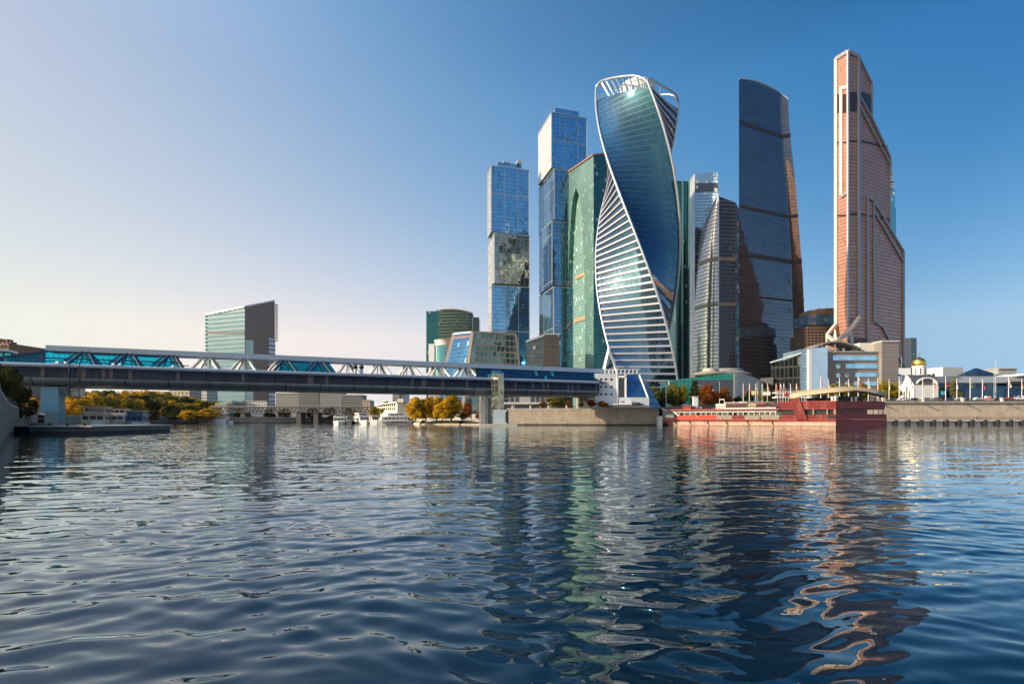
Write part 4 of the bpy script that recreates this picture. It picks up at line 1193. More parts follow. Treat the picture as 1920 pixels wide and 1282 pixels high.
# right pier: white legs, mirrored lift column
m = MB(); m.beam(WP(905.5, 795, 218), WP(905.5, 738, 218), 1.2, 1.6); m.build('white_leg', M_CONC_W, br)
m = MB(); m.beam(WP(926, 795, 216), WP(926, 738, 216), 1.4, 1.6); m.build('white_leg', M_CONC_W, br)
q = [WP(908, 794, 220), WP(921, 794, 220), WP(922, 757, 220), WP(917, 745, 220), WP(913, 745, 220)]
m = MB(); qb = [p + Vector((0.5, 4, 0)) for p in q]
m.poly(q); m.poly(qb[::-1])
for i in range(5): m.poly([q[i], qb[i], qb[(i + 1) % 5], q[(i + 1) % 5]])
m.build('slanted_leg', M_CONC_W, br)
m = MB(); pier(m, 50.5, 52, 6, 13, 1, 12.8, 1.05); m.build('pier', M_CONC_W, br)
M_LIFT = facade('mirrored_lift_cladding', (0.26, 0.28, 0.26), pw=2.2, fh=3.3, lw=.12, lh=.14, line=(.15, .14, .12), metal=.9, rough=.1, var=.3, odd=0, wob=.12, wscale=.3)
lx0, lx1 = X(921, 207), X(945, 207)
m = MB(); m.prism([(lx0, 208), (lx0 + 3.0, 204.6), (lx1, 204.6), (lx1, 210.2), (lx0, 210.2)], 3.6, Z(701, 206)); m.build('lift_column', M_LIFT, br)
m = MB(); m.prism([(lx0 - .2, 208.2), (lx0 + 3.1, 204.3), (lx1 + .3, 204.3), (lx1 + .3, 210.4), (lx0 - .2, 210.4)], Z(701, 206) + .003, [Z(694, 206)] * 5, top=[(lx0, 209), (lx0 + 1.0, 206.6), (lx1 - 1.4, 206.6), (lx1 - 1.4, 210.2), (lx0, 210.2)]); m.build('lift_roof', M_TEAL, br)
m = MB(); m.prism([(X(925, 206), 203.6), (X(950, 206), 203.6), (X(954, 210), 211), (X(925, 210), 211)], -.4, Z(768, 206)); m.build('lift_base', plain('pale_blue_base', (0.34, 0.42, 0.45), .5, var=.08), br)
m = MB(); m.box(X(948, 208) , X(953, 208), 203.2, 203.6, 1.6, Z(772, 206)); m.build('base_door', M_BLACK, br)
o = MB().box(X(900, 205), X(970, 205), 201.5, 216, -0.5, 1.0).build('pier_island', M_CONC, br)
# two ventilation hoods on the deck
for px in (672, 683):
    t = 104.6 if px == 672 else 102.4
    m = MB(); m.cyl(B(t, .2, 19.4), B(t, .2, 22.0), .55, n=10); m.build('vent_pipe', M_LGREY, br)
    m = MB(); c = B(t, .2, 22.2); m.lathe(c, [(0, -.9), (.7, -.6), (.95, 0), (.7, .6), (0, .9)], 12); m.build('vent_hood', M_BLACK, br, smooth=True)
# light ribs on the left deck rail (small floodlights)
for t in (192.0, 190, 178, 176.3, 162, 107):
    MB().beam(B(t, -.3, 19.9), B(t, -.3, 20.5), .8, .4).build('floodlight', M_WHITE, br)

# ---------------- entrance building at the right end
te = thing('bridge_entrance_building', 'pale grey hall with round portholes and slanting blue glass where the footbridge ends', 'building', (X(1160, 232), 232, 8))
d = 231
def fr(px0, px1, y0, y1, d0, d1, name, mat, par):
    return MB().box(X(px0, d0), X(px1, d0), d0, d1, Z(y1, d0), Z(y0, d0)).build(name, mat, par)
M_PGREY = plain('pale_blue_grey_panel', (0.50, 0.53, 0.56), .5, var=.06)
MB().box(X(1116, d), X(1158, d), d, d + 16, 8, Z(700, d)).build('porthole_wall', M_PGREY, te)
for px in (1127, 1136, 1146.5):
    for py in (711, 725, 739):
        x, z = X(px, d), Z(py, d)
        MB().cyl((x, d - .06, z), (x, d + .3, z), .55, n=14).build('porthole', M_BLACK, te)
        
MB().box(X(1158, d) + .003, X(1173, d), d + .5, d + 14, 8, Z(701, d)).build('stair_glazing', M_DGLASS, te)
m = MB(); m.beam((X(1157.5, d), d, 9), (X(1157.5, d), d, Z(703, d)), .7); m.beam((X(1173, d), d, 9), (X(1173, d), d, Z(702, d)), .7); m.beam((X(1157, d), d, Z(706, d)), (X(1173.5, d), d, Z(706, d)), .7, .9); m.build('white_frame', M_WHITE, te)
m = MB(); m.prism([(X(1174, d), d), (X(1214, d), d), (X(1214, d), d + 14), (X(1174, d), d + 14)], Z(745, d), Z(703, d), top=[(X(1174, d), d + 3), (X(1198, d), d + 3), (X(1198, d), d + 14), (X(1174, d), d + 14)]); m.build('slanted_glass_hall', facade('royal_blue_glass', (.03, .12, .28), pw=2, fh=3.2, lw=.06, lh=.5, line=(.01, .05, .12), metal=.7, rough=.15, odd=0), te)
m = MB(); m.beam(WP(1199, 703, d + 2.5), WP(1215, 745, d - .4), .6); m.build('white_frame', M_WHITE, te)
MB().box(X(1160, d), X(1216, d), d - 1, d + 15, 8, Z(745, d) - .003).build('ground_floor', M_PGREY, te)
MB().prism([tuple(WP(1200, 0, d + 5)[:2]), tuple(WP(1240, 0, d + 5)[:2]), tuple(WP(1240, 0, d + 14)[:2]), tuple(WP(1200, 0, d + 14)[:2])], 8, Z(718, d), top=[tuple(WP(1200, 0, d + 5)[:2]), tuple(WP(1216, 0, d + 5)[:2]), tuple(WP(1216, 0, d + 14)[:2]), tuple(WP(1200, 0, d + 14)[:2])]).build('blue_wing', MATS['royal_blue_glass'], te)
MB().box(X(1085, d + 4), X(1118, d + 4), d + 4, d + 12, 8, Z(742, d)).build('low_annex', M_OFFW, te)
MB().box(X(1086, d + 4), X(1102, d + 4), d + 3.9, d + 4.2, Z(752, d), Z(744, d)).build('annex_window', M_BRICK, te)
for k in range(9):
    px = 1133 + k * 7.5; x, z = X(px, d + 2), Z(701, d + 2)
    m = MB(); m.beam((x, d + 2, z), (x + .5, d + 1.5, z + 2.0), .16); m.beam((x + .9, d + 2, z), (x - .3, d + 1.5, z + 2.2), .12); m.beam((x - .3, d + 1.5, z + 2.1), (x + 1.6, d + 1.5, z + 2.0), .22)
    m.build('roof_antenna', M_WHITE, te)
# ================================================================ buildings of the banks
def bld(name, label, cat, fp, z0, z1, mat, roof=None, group=None, top=None):
    cx = sum(p[0] for p in fp) / len(fp); cy = sum(p[1] for p in fp) / len(fp)
    t = thing(name, label, cat, (cx, cy, z0), group)
    MB().prism(fp, z0, z1, caps=False, top=top).build('wall', mat, t)
    tp_ = top or fp; zt = z1 if isinstance(z1, (list, tuple)) else [z1] * len(fp)
    MB().poly([(tp_[i][0], tp_[i][1], zt[i]) for i in range(len(fp))]).build('roof', roof or M_ROOFG, t)
    return t
def pbox(p0, p1, d0, dep): return [(X(p0, d0), d0), (X(p1, d0), d0), (X(p1, d0), d0 + dep), (X(p0, d0), d0 + dep)]

# a) tower with the slanting roof, far left
def slant_tower():
    A, L, Rr = W(459, 650), W(387, 672), W(515, 676)
    t = thing('office_tower', 'banded glass and brown office tower with a slanting roof, far left behind the footbridge', 'office tower', (A.x, A.y, 1.6))
    M1 = facade('striped_blue_facade', (0.06, 0.125, 0.185), pw=3.0, fh=5.6, lw=.1, lh=2.3, line=(0.05, 0.115, 0.17), metal=.75, rough=.15, var=.15, odd=0, wob=.01)
    M2 = facade('brown_louvred_facade', (0.17, 0.13, 0.12), pw=2.4, fh=4.0, lw=.8, lh=1.5, line=(0.24, 0.19, 0.17), metal=.5, rough=.3, var=.2, odd=0)
    M3 = facade('pale_teal_facade', (0.45, 0.66, 0.64), pw=3.0, fh=5.6, lw=.5, lh=.9, line=(.5, .55, .52), metal=.4, rough=.3, odd=0)
    M4 = facade('white_louvred_facade', (0.20, 0.27, 0.36), pw=20, fh=5.6, lw=.0, lh=3.0, line=(.62, .66, .72), metal=.5, rough=.3, odd=0)
    def face(nm, p, q, y0p, y0q, mat, z0=1.6, o=0):
        n = Vector(((q - p).y, -(q - p).x, 0)).normalized() * o; a, b2 = p + n, q + n
        m = MB(); Lh = (q - p).length; zp, zq = Z(y0p, p.y), Z(y0q, q.y)
        m.poly([(a.x, a.y, z0), (b2.x, b2.y, z0), (b2.x, b2.y, zq), (a.x, a.y, zp)], [(0, z0), (Lh, z0), (Lh, zq), (0, zp)]); m.build(nm, mat, t)
    face('glass_facade', L, A, 590, 575, M1); face('brown_facade', A, Rr, 575, 564, M2)
    Bk = L + Rr - A
    face('rear_facade', Rr, Bk, 564, 575, M2); face('rear_facade', Bk, L, 575, 590, M2)
    m = MB(); m.poly([(L.x, L.y, Z(590, L.y)), (A.x, A.y, Z(575, A.y)), (Rr.x, Rr.y, Z(564, Rr.y)), (Bk.x, Bk.y, Z(575, Bk.y))]); m.build('slanting_roof', M_LGREY, t)
    m = MB(); m.beam((L.x, L.y - .5, Z(590, L.y)), (A.x, A.y - .5, Z(575, A.y)), 2, 1.8); m.beam((A.x, A.y - .5, Z(575, A.y)), (Rr.x, Rr.y - .5, Z(564, Rr.y)), 2, 1.8); m.build('roof_edge', M_ALU, t)
    dL = (L - A)
    MB().beam((L.x, L.y - .4, Z(623.5, 672)), (A.x, A.y - .4, Z(623.5, 650)), .6, 2.6).build('dark_band', M_DARK, t)
    a = A + (Rr - A) * .01; b2 = A + (Rr - A) * .27; face('teal_insert', a, b2, 638, 638, M3, 1.6, 1.2)
    a = A + (Rr - A) * .78; face('white_louvred_insert', a, Rr + (Rr - A) * .01, 632, 637, M4, 1.6, 1.4)
    for k in range(17):
        z = Z(571 + k * 4.2, 675)
        MB().box(Rr.x - .5, Rr.x + 2.0, Rr.y - 1, Rr.y + 6, z, z + 1.0).build('sun_shade', M_PINK, t)
        if k < 14:
            z = Z(594 + k * 7, 672)
            MB().box(L.x - 1.6, L.x + .5, L.y - 1, L.y + 5, z, z + 2.4).build('balcony_fin', M_TEALFIN, t)
M_PINK = plain('mauve_louvre', (.34, .24, .28), .5); M_TEALFIN = plain('teal_fin_glass', (.2, .45, .45), .3, .4)
slant_tower()

# b) dark green rounded office behind the bridge
def green_office():
    d = 700
    t = thing('office_building', 'dark green glass office block with a bowed roofline, left of the skyscraper cluster', 'office building', (X(845, d), d, 8))
    M = facade('dark_green_office_glass', (0.03, 0.07, 0.06), pw=1.8, fh=4.2, lw=.15, lh=1.3, line=(.10, .115, .09), metal=.8, rough=.1, var=.4, odd=.08, oddc=(.1, .15, .12), wob=.06)
    M2 = facade('teal_office_glass', (0.02, 0.13, 0.15), pw=1.8, fh=4.2, lw=.15, lh=.5, line=(.02, .1, .1), metal=.85, rough=.1)
    def pf(u): 
        px = 822 + 64 * u; return (X(px, d), d - 2.2 * math.sin(math.pi * u))
    N = 12; pts = [pf(i / N) for i in range(N + 1)]
    zt = [Z(580 + 6.5 * (i / N) ** 2 - 2 * math.sin(math.pi * i / N), d) for i in range(N + 1)]
    m = MB()
    for i in range(N):
        m.poly([(pts[i][0], pts[i][1], 8), (pts[i + 1][0], pts[i + 1][1], 8), (pts[i + 1][0], pts[i + 1][1], zt[i + 1]), (pts[i][0], pts[i][1], zt[i])], [(i * 4, 8), (i * 4 + 4, 8), (i * 4 + 4, zt[i + 1]), (i * 4, zt[i])])
    m.build('bowed_facade', M, t)
    m = MB(); m.poly([(p[0], p[1], z) for p, z in zip(pts, zt)] + [(pts[-1][0], d + 30, zt[-1]), (pts[0][0], d + 30, zt[0])]); m.build('roof', M_LGREY, t)
    m = MB(); 
    for i in range(N): m.beam((pts[i][0], pts[i][1] - .3, zt[i]), (pts[i + 1][0], pts[i + 1][1] - .3, zt[i + 1]), 1.2, 1.6)
    m.build('roof_edge', M_CONC_W, t)
    MB().box(X(799, d), X(822, d) - .01, d + 1, d + 30, 8, Z(583, d)).build('left_wing', M2, t)
    MB().box(X(886, d) + .01, X(898, d), d + 3, d + 30, 8, Z(594, d)).build('right_wing', M, t)
    MB().box(X(818, d), X(826, d), d - .5, d + 10, Z(583, d), Z(579.5, d)).build('roof_block', M_LGREY, t)
green_office()

# c) round silver block
d = 520
t = thing('round_office', 'round silver and teal office block in front of the dark green one', 'office building', (X(829, d), d + 14, 8))
M = facade('teal_round_glass', (0.16, 0.42, 0.46), pw=1, fh=4, lw=.05, lh=.5, line=(.1, .25, .27), metal=.8, rough=.12)
m = MB(); n = 28; r = 13.5
for i in range(n):
    a0, a1 = 2 * math.pi * i / n, 2 * math.pi * (i + 1) / n; cx, cy = X(829, d), d + 14
    m.poly([(cx + r * math.cos(a0), cy + r * math.sin(a0), 8), (cx + r * math.cos(a1), cy + r * math.sin(a1), 8), (cx + r * math.cos(a1), cy + r * math.sin(a1), Z(645, d)), (cx + r * math.cos(a0), cy + r * math.sin(a0), Z(645, d))], [(i * 3, 8), (i * 3 + 3, 8), (i * 3 + 3, 80), (i * 3, 80)])
m.build('round_wall', M, t)
m = MB(); m.lathe((X(829, d), d + 14, Z(645, d)), [(14, -1.2), (14, .4), (9.5, .5), (9.5, 4.5), (10.2, 4.6), (10.2, 5.6), (0, 5.8)], 28); m.build('roof_drum', M_OFFW, t)
MB().box(X(803, d), X(814, d), d + 2, d + 20, 8, Z(644, d)).build('white_fin_wall', M_WHITE, t)

# d) flared block beside the bridge
def flared():
    C, L, Rr = W(866, 425), W(812, 452), W(984, 446)
    Ct, Lt, Rt = W(885, 428), W(850, 447), W(967, 444)
    z1c, z1l, z1r = Z(623.5, 428), Z(627, 447), Z(627, 444)
    t = thing('flared_office', 'flared office block with blue slanting face and tan gridded face above the footbridge', 'office building', (C.x, C.y, 8))
    MG = facade('sky_blue_slanting_glass', (0.06, 0.20, 0.42), pw=2.0, fh=3.6, lw=.14, lh=.22, line=(.04, .16, .36), metal=.85, rough=.08, var=.3, odd=.02, oddc=(.3, .5, .7), wob=.02)
    MR = facade('tan_gridded_facade', (0.14, 0.22, 0.19), pw=4.6, fh=5.0, lw=.7, lh=1.0, line=(.42, .34, .26), metal=.75, rough=.06, var=.8, odd=.12, oddc=(.4, .42, .36), wob=.10, tilt=.03)
    def q(nm, a, b2, c, e, za, zb, mat, lo=8):
        m = MB(); l = (b2 - a).length
        m.poly([(a.x, a.y, lo), (b2.x, b2.y, lo), (c.x, c.y, za), (e.x, e.y, zb)], [(0, lo), (l, lo), (l * .93, za), (l * .07, zb)]); m.build(nm, mat, t)
    q('blue_face', L, C, Ct, Lt, z1c, z1l, MG); q('gridded_face', C, Rr, Rt, Ct, z1r, z1c, MR)
    Bb, Bt = L + Rr - C, Lt + Rt - Ct
    q('rear_face', Rr, Bb, Bt, Rt, z1l, z1r, MR); q('rear_face', Bb, L, Lt, Bt, z1l, z1l, MR)
    m = MB(); m.poly([(Ct.x, Ct.y, z1c), (Rt.x, Rt.y, z1r), (Bt.x, Bt.y, z1l), (Lt.x, Lt.y, z1l)]); m.build('roof', M_LGREY, t)
    TB = plain('tan_frame', (.45, .36, .28), .6)
    def bar(p, q_, w=1.5, mat=TB, nm='corner_frame'): MB().beam(p, q_, w, w).build(nm, mat, t)
    v = lambda p, z: Vector((p.x, p.y, z))
    bar(v(C, 8), v(Ct, z1c), 2.4); bar(v(Rr, 8), v(Rt, z1r), 1.8); bar(v(L, 8), v(Lt, z1l), 2.4)
    bar(v(Lt, z1l + .5), v(Ct, z1c + .5), 1.4, M_LGREY, 'roof_edge'); bar(v(Ct, z1c + .5), v(Rt, z1r + .5), 1.4, TB, 'roof_edge')
    m = MB(); a, b2 = v(Lt, z1l - 4), v(Ct, z1c - 4); m.beam(a + Vector((0, -.4, 0)), b2 + Vector((0, -.4, 0)), .5, 3.4); m.build('dark_cornice', M_BRICK, t)
    m = MB(); m.prism([tuple(W(838, 470)[:2]), tuple(W(850, 470)[:2]), tuple(W(852, 500)[:2]), tuple(W(840, 500)[:2])], 8, Z(634, 470)); m.build('brown_wing', M_BRICK, t)
flared()

# e) dark block
d = 430
t = bld('dark_office', 'dark low office block between the two left skyscrapers and the green arched tower', 'office building', pbox(1020, 1050, d, 30), 8, Z(627, d), facade('black_brown_facade', (.07, .06, .055), pw=1.6, fh=3.6, lw=.3, lh=.5, line=(.09, .075, .065), metal=.7, rough=.12, wob=.05))
m = MB(); m.prism(pbox(986, 1019.8, d + 2, 26), 8, [Z(641, d), Z(629, d), Z(629, d), Z(641, d)]); m.build('sloping_wing', facade('dark_wing_glass', (.10, .13, .13), pw=2, fh=3.6, lw=.2, lh=.5, metal=.85, rough=.06, var=.5, odd=.1, oddc=(.4, .4, .35), wob=.12), t)
m = MB(); m.beam((X(986, d), d + 1.5, Z(640, d)), (X(1020, d), d + 1.5, Z(628, d)), 1.2, 1.5); m.beam((X(1020, d), d - .3, Z(626.5, d)), (X(1050, d), d - .3, Z(626.5, d)), 1, 1); m.build('roof_edge', M_LGREY, t)

# things under the bridge, on the middle bank
t = bld('glazed_shop', 'long low glazed shop front seen under the footbridge', 'building', pbox(955, 1045, 300, 20), 8, Z(744, 300), facade('shop_glass', (.16, .2, .22), pw=3, fh=6, lw=.3, lh=.6, line=(.5, .5, .48), metal=.6, rough=.15, odd=.15))
t = bld('flat_pavilion', 'flat white canopy pavilion on the embankment under the footbridge', 'pavilion', pbox(948, 1008, 262, 12), 8, Z(757.5, 262), M_DGLASS)
MB().box(X(944, 261), X(1012, 261), 260, 276, Z(757.5, 262) + .003, Z(754, 262)).build('canopy', M_CONC_W, t)

# g) pavilion with teal diagonal glass
def mall():
    d = 300
    t = thing('shopping_pavilion', 'rounded grey shopping pavilion with teal diagonal glazing and a disc roof', 'pavilion', (X(1350, d), d, 8))
    MT = facade('teal_lattice_glass', (.01, .14, .13), pw=2.2, fh=2.6, lw=.25, lh=.25, line=(.02, .22, .19), metal=.4, rough=.2, var=.6, odd=.1, oddc=(.01, .1, .09), wob=.05)
    m = MB(); m.prism([tuple(W(1272, d)[:2]), tuple(W(1378, d - 6)[:2]), tuple(W(1378, d + 20)[:2]), tuple(W(1276, d + 30)[:2])], 8, [Z(711, d), Z(700, d), Z(698, d), Z(709, d)]); m.build('teal_hall', MT, t)
    m = MB(); m.prism([tuple(W(1300, d - 4)[:2]), tuple(W(1376, d - 6.4)[:2]), tuple(W(1376, d - 6)[:2]), tuple(W(1300, d - 2)[:2])], 8, [Z(713, d)] * 4); m.build('lower_glazing', M_DGLASS, t)
    n = 12; pts = [W(1374 + 56 * (i / n), d - 7 * math.sin(math.pi * .5 * (1 - i / n)) + 14 * (i / n) ** 2) for i in range(n + 1)]
    m = MB()
    for i in range(n):
        a, b2 = pts[i], pts[i + 1]; z = Z(702, d) - .02 * i ** 2
        z2 = Z(702, d) - .02 * (i + 1) ** 2
        m.poly([(a.x, a.y, 8), (b2.x, b2.y, 8), (b2.x, b2.y, z2), (a.x, a.y, z)])
    m.build('curved_grey_wall', plain('smooth_grey_wall', (.34, .35, .33), .6, var=.06), t)
    m = MB(); m.poly([(p.x, p.y, Z(702, d) - .02 * i * i) for i, p in enumerate(pts)] + [(pts[-1].x, d + 40, 34), (pts[0].x, d + 40, 34)]); m.build('roof', M_ROOFG, t)
    c = (X(1334, d + 10), d + 12, Z(699, d))
    m = MB(); m.lathe(c, [(9.5, -.6), (10.2, .2), (9, 1.2), (4, 1.9), (0, 2.0)], 26); m.build('disc_roof', plain('tan_roof_sheet', (.25, .22, .18), .6), t)
    c = (X(1372, d + 10), d + 18, Z(697, d))
    m = MB(); m.lathe(c, [(14, -1), (14.5, 0), (10, 1.6), (9, 3.2), (0, 3.5)], 26); m.build('disc_roof', M_ROOFG, t)
    m = MB(); c = (X(1336, d + 10), d + 14, Z(699, d) + 3.5); m.lathe(c, [(4.5, -2), (4.2, .3), (0, .5)], 20); m.build('roof_lantern', M_CONC, t)
mall()
# greenish low wall band left of it
bld('low_podium', 'low green glass podium between the twisted tower and the shopping pavilion', 'building', pbox(1255, 1280, 318, 20), 8, Z(712, 318), facade('podium_glass', (.05, .2, .18), pw=2, fh=3, metal=.6, rough=.15))

# h,i) striped trade-centre building
def trade():
    d = 320; g = 10.7
    t = thing('trade_building', 'grey striped building with ribbon windows, portholes and a mirror glass bay, behind the red boat', 'building', (X(1600, d), d, g))
    MS = facade('grey_striped_stone', (.22, .19, .175), pw=50, fh=1.75, lw=0, lh=.62, line=(.17, .15, .145), metal=0, rough=.7, var=.08, odd=0, wob=0, tilt=0)
    MS2 = facade('beige_striped_stone', (.46, .40, .34), pw=50, fh=1.75, lw=0, lh=.4, line=(.36, .31, .27), metal=0, rough=.7, var=.08, odd=0, wob=0, tilt=0)
    MB().box(X(1550, d), X(1647, d), d, d + 30, g, Z(660, d)).build('striped_wall', MS, t)
    m = MB(); m.poly([(X(1550, d), d - .2, Z(660, d)), (X(1647, d), d - .2, Z(660, d)), (X(1647, d), d + 30, Z(660, d)), (X(1550, d), d + 30, Z(660, d))]); 
    MB().box(X(1549, d), X(1648, d), d - .6, d + .2, Z(660.5, d), Z(658.3, d)).build('cornice', M_CONC, t)
    MB().box(X(1647, d) + .02, X(1678, d), d - 3, d + 26, g, Z(642, d)).build('stair_tower', MS, t)
    MB().box(X(1620, d), X(1652, d), d + 4, d + 24, Z(660, d), Z(641, d)).build('beige_tower', M_OFFW, t)
    MB().box(X(1646, d), X(1679, d), d - 3.6, d + 26.5, Z(642, d) + .003, Z(640, d)).build('tower_cornice', M_CONC_W, t)
    for (a, b2, y0, y1) in ((1561, 1646, 667, 675.5), (1585, 1646, 682, 690.5), (1603, 1646, 698.5, 706.5), (1619, 1646, 715, 723)):
        o = MB().box(X(a, d), X(b2, d), d - .35, d + .4, Z(y1, d), Z(y0, d)).build('ribbon_window', M_WINB, t)
    for px, py in ((1571, 687), (1571, 703.5), (1588, 703.5), (1571, 719), (1588, 719), (1604, 719)):
        x, z = X(px, d), Z(py, d)
        o = MB().cyl((x, d - .3, z), (x, d + .4, z), 1.25, n=20).build('porthole', M_WINB, t)
        m = MB(); 
        for i in range(20):
            a0, a1 = i * math.pi / 10, (i + 1) * math.pi / 10
            m.beam((x + 1.4 * math.cos(a0), d - .2, z + 1.4 * math.sin(a0)), (x + 1.4 * math.cos(a1), d - .2, z + 1.4 * math.sin(a1)), .3)
        m.build('porthole_rim', M_CONC_W, o)
    MM = facade('sky_mirror_glass', (.42, .60, .74), pw=2.4, fh=2.6, lw=.05, lh=.06, line=(.25, .35, .45), metal=.95, rough=.04, var=.08, odd=0, wob=.006)
    d2 = 314
    MB().prism([(X(1521, d2), d2), (X(1550, d2), d2 - 1), (X(1550, d2), d + 20), (X(1521, d2), d + 20)], g + 7, [Z(653, d2), Z(651, d2), Z(651, d2), Z(653, d2)]).build('mirror_bay', MM, t)
    MB().box(X(1515.5, d2), X(1521, d2) - .01, d2 - .5, d + 16, g, Z(655, d2)).build('tan_pilaster', M_OFFW, t)
    MB().box(X(1504, d2), X(1515.5, d2) - .01, d2 + 1, d + 16, g, Z(654, d2)).build('lined_glass_bay', facade('lined_glass', (.3, .45, .55), pw=6, fh=1.9, lw=0, lh=.5, line=(.13, .17, .2), metal=.8, rough=.1), t)
    MB().box(X(1521, d2), X(1550, d2), d2 + .6, d + 16, g, g + 7).build('bay_base', facade('base_glass', (.2, .25, .27), pw=30, fh=2.3, lw=0, lh=.4, line=(.5, .5, .48), metal=.5, rough=.2), t)
    # swept canopy on the roof
    pts = [(1498, 667), (1512, 656), (1527, 648), (1545, 643.5), (1560, 643), (1575, 646), (1590, 651), (1600, 656)]
    m = MB()
    for (a, ya), (b2, yb) in zip(pts, pts[1:]):
        m.beam(WP(a, ya, d + 5), WP(b2, yb, d + 5), 14, .9)
    m.build('swept_canopy', M_ROOFG, t)
    for px, y0 in ((1522, 651), (1532, 648), (1541, 645), (1552, 645), (1565, 645)):
        MB().beam(WP(px, y0, d - 1), WP(px + 3, 657, d - 1), .35).build('canopy_strut', M_CONC, t)
    random.seed(3)
    for i in range(14):
        px = 1553 + i * 5.2 + random.random() * 2; h = random.uniform(.8, 2.4)
        MB().box(X(px, d) - .6, X(px, d) + .8, d + 2, d + 4, Z(658.3, d), Z(658.3, d) + h).build('roof_unit', random.choice([M_DARK, M_CONC, M_WHITE]), t)
    MB().prism([tuple(W(1596, d + 8)[:2]), tuple(W(1626, d + 8)[:2]), tuple(W(1626, d + 22)[:2]), tuple(W(1596, d + 22)[:2])], Z(661, d), [Z(652, d), Z(650, d), Z(650, d), Z(652, d)]).build('roof_penthouse', M_OFFW, t)
trade()
def dark_front():
    d = 316; g = 8
    t = thing('black_glass_building', 'black glass building with a sloping roof, left of the mirror glass bay', 'building', (X(1475, d), d, g))
    M = facade('black_slatted_glass', (.02, .021, .024), pw=2.4, fh=7, lw=.5, lh=1.2, line=(.008, .008, .008), metal=1.0, rough=.05, var=1.0, odd=.05, oddc=(.10, .11, .12), wob=.06)
    m = MB(); m.prism([tuple(W(1446, d + 10)[:2]), tuple(W(1503, d)[:2]), tuple(W(1503, d + 26)[:2]), tuple(W(1450, d + 30)[:2])], g, [Z(681, d), Z(664, d), Z(664, d), Z(681, d)]); m.build('wall', M, t)
    m = MB(); m.beam(WP(1444, 680, d + 9), WP(1503, 662, d - .5), 2, .8); m.build('roof_edge', M_LGREY, t)
    m = MB(); m.prism([tuple(W(1425, d + 12)[:2]), tuple(W(1450, d + 6)[:2]), tuple(W(1450, d + 26)[:2]), tuple(W(1425, d + 26)[:2])], g, Z(706, d)); m.build('low_wing', M_DARK, t)
dark_front()
# j) building under construction behind
d = 540
t = bld('unfinished_building', 'unfinished concrete block wrapped in a blue band, between the navy and copper towers', 'building', pbox(1511, 1562, d, 30), 8, Z(625, d), plain('raw_concrete_frame', (.10, .08, .06), .85, var=.3, scale=.1))
for k in range(9):
    z = Z(660 - k * 5.5, d); MB().box(X(1509, d), X(1548, d), d - 1.2, d + 1, z, z + .9).build('floor_slab', M_CONC, t)
for k in range(6): 
    x = X(1512 + k * 7, d); MB().box(x, x + .8, d - .8, d + 1, 8, Z(612, d)).build('column', M_CONC, t)
MB().box(X(1514, d), X(1568, d), d - 2, d + 28, Z(609, d), Z(590, d)).build('blue_wrap', facade('blue_wrap_sheet', (.05, .17, .34), pw=4, fh=5, metal=.3, rough=.3, line=(.03, .08, .15), odd=.1, oddc=(.2, .3, .4)), t)
MB().box(X(1516, d), X(1566, d), d - 1, d + 26, Z(625, d), Z(609, d)).build('upper_storeys', plain('brown_storey', (.10, .075, .055), .8), t)
for a, b2, y in ((1519, 1533, 581), (1534, 1549, 578.5), (1550, 1567, 577.5)):
    MB().box(X(a, d), X(b2, d), d, d + 20, Z(590, d), Z(y, d)).build('roof_storey', plain('tan_storey', (.20, .15, .10), .8), t)
# k) slim tower right
d = 620
t = bld('slim_tower', 'slim beige and green apartment tower right of the copper skyscraper', 'apartment tower', pbox(1694, 1709, d, 25), 8, Z(634, d), facade('beige_window_wall', (.22, .25, .26), pw=3.2, fh=3.6, lw=1.2, lh=1.2, line=(.55, .48, .40), metal=.3, rough=.4, odd=0))
MB().box(X(1709, d) + .01, X(1720, d), d + 1, d + 24, 8, Z(633, d)).build('green_side', facade('green_slatted', (.12, .28, .27), pw=2, fh=3.6, lw=.3, lh=1.3, line=(.14, .13, .13), metal=.5, rough=.3), t)

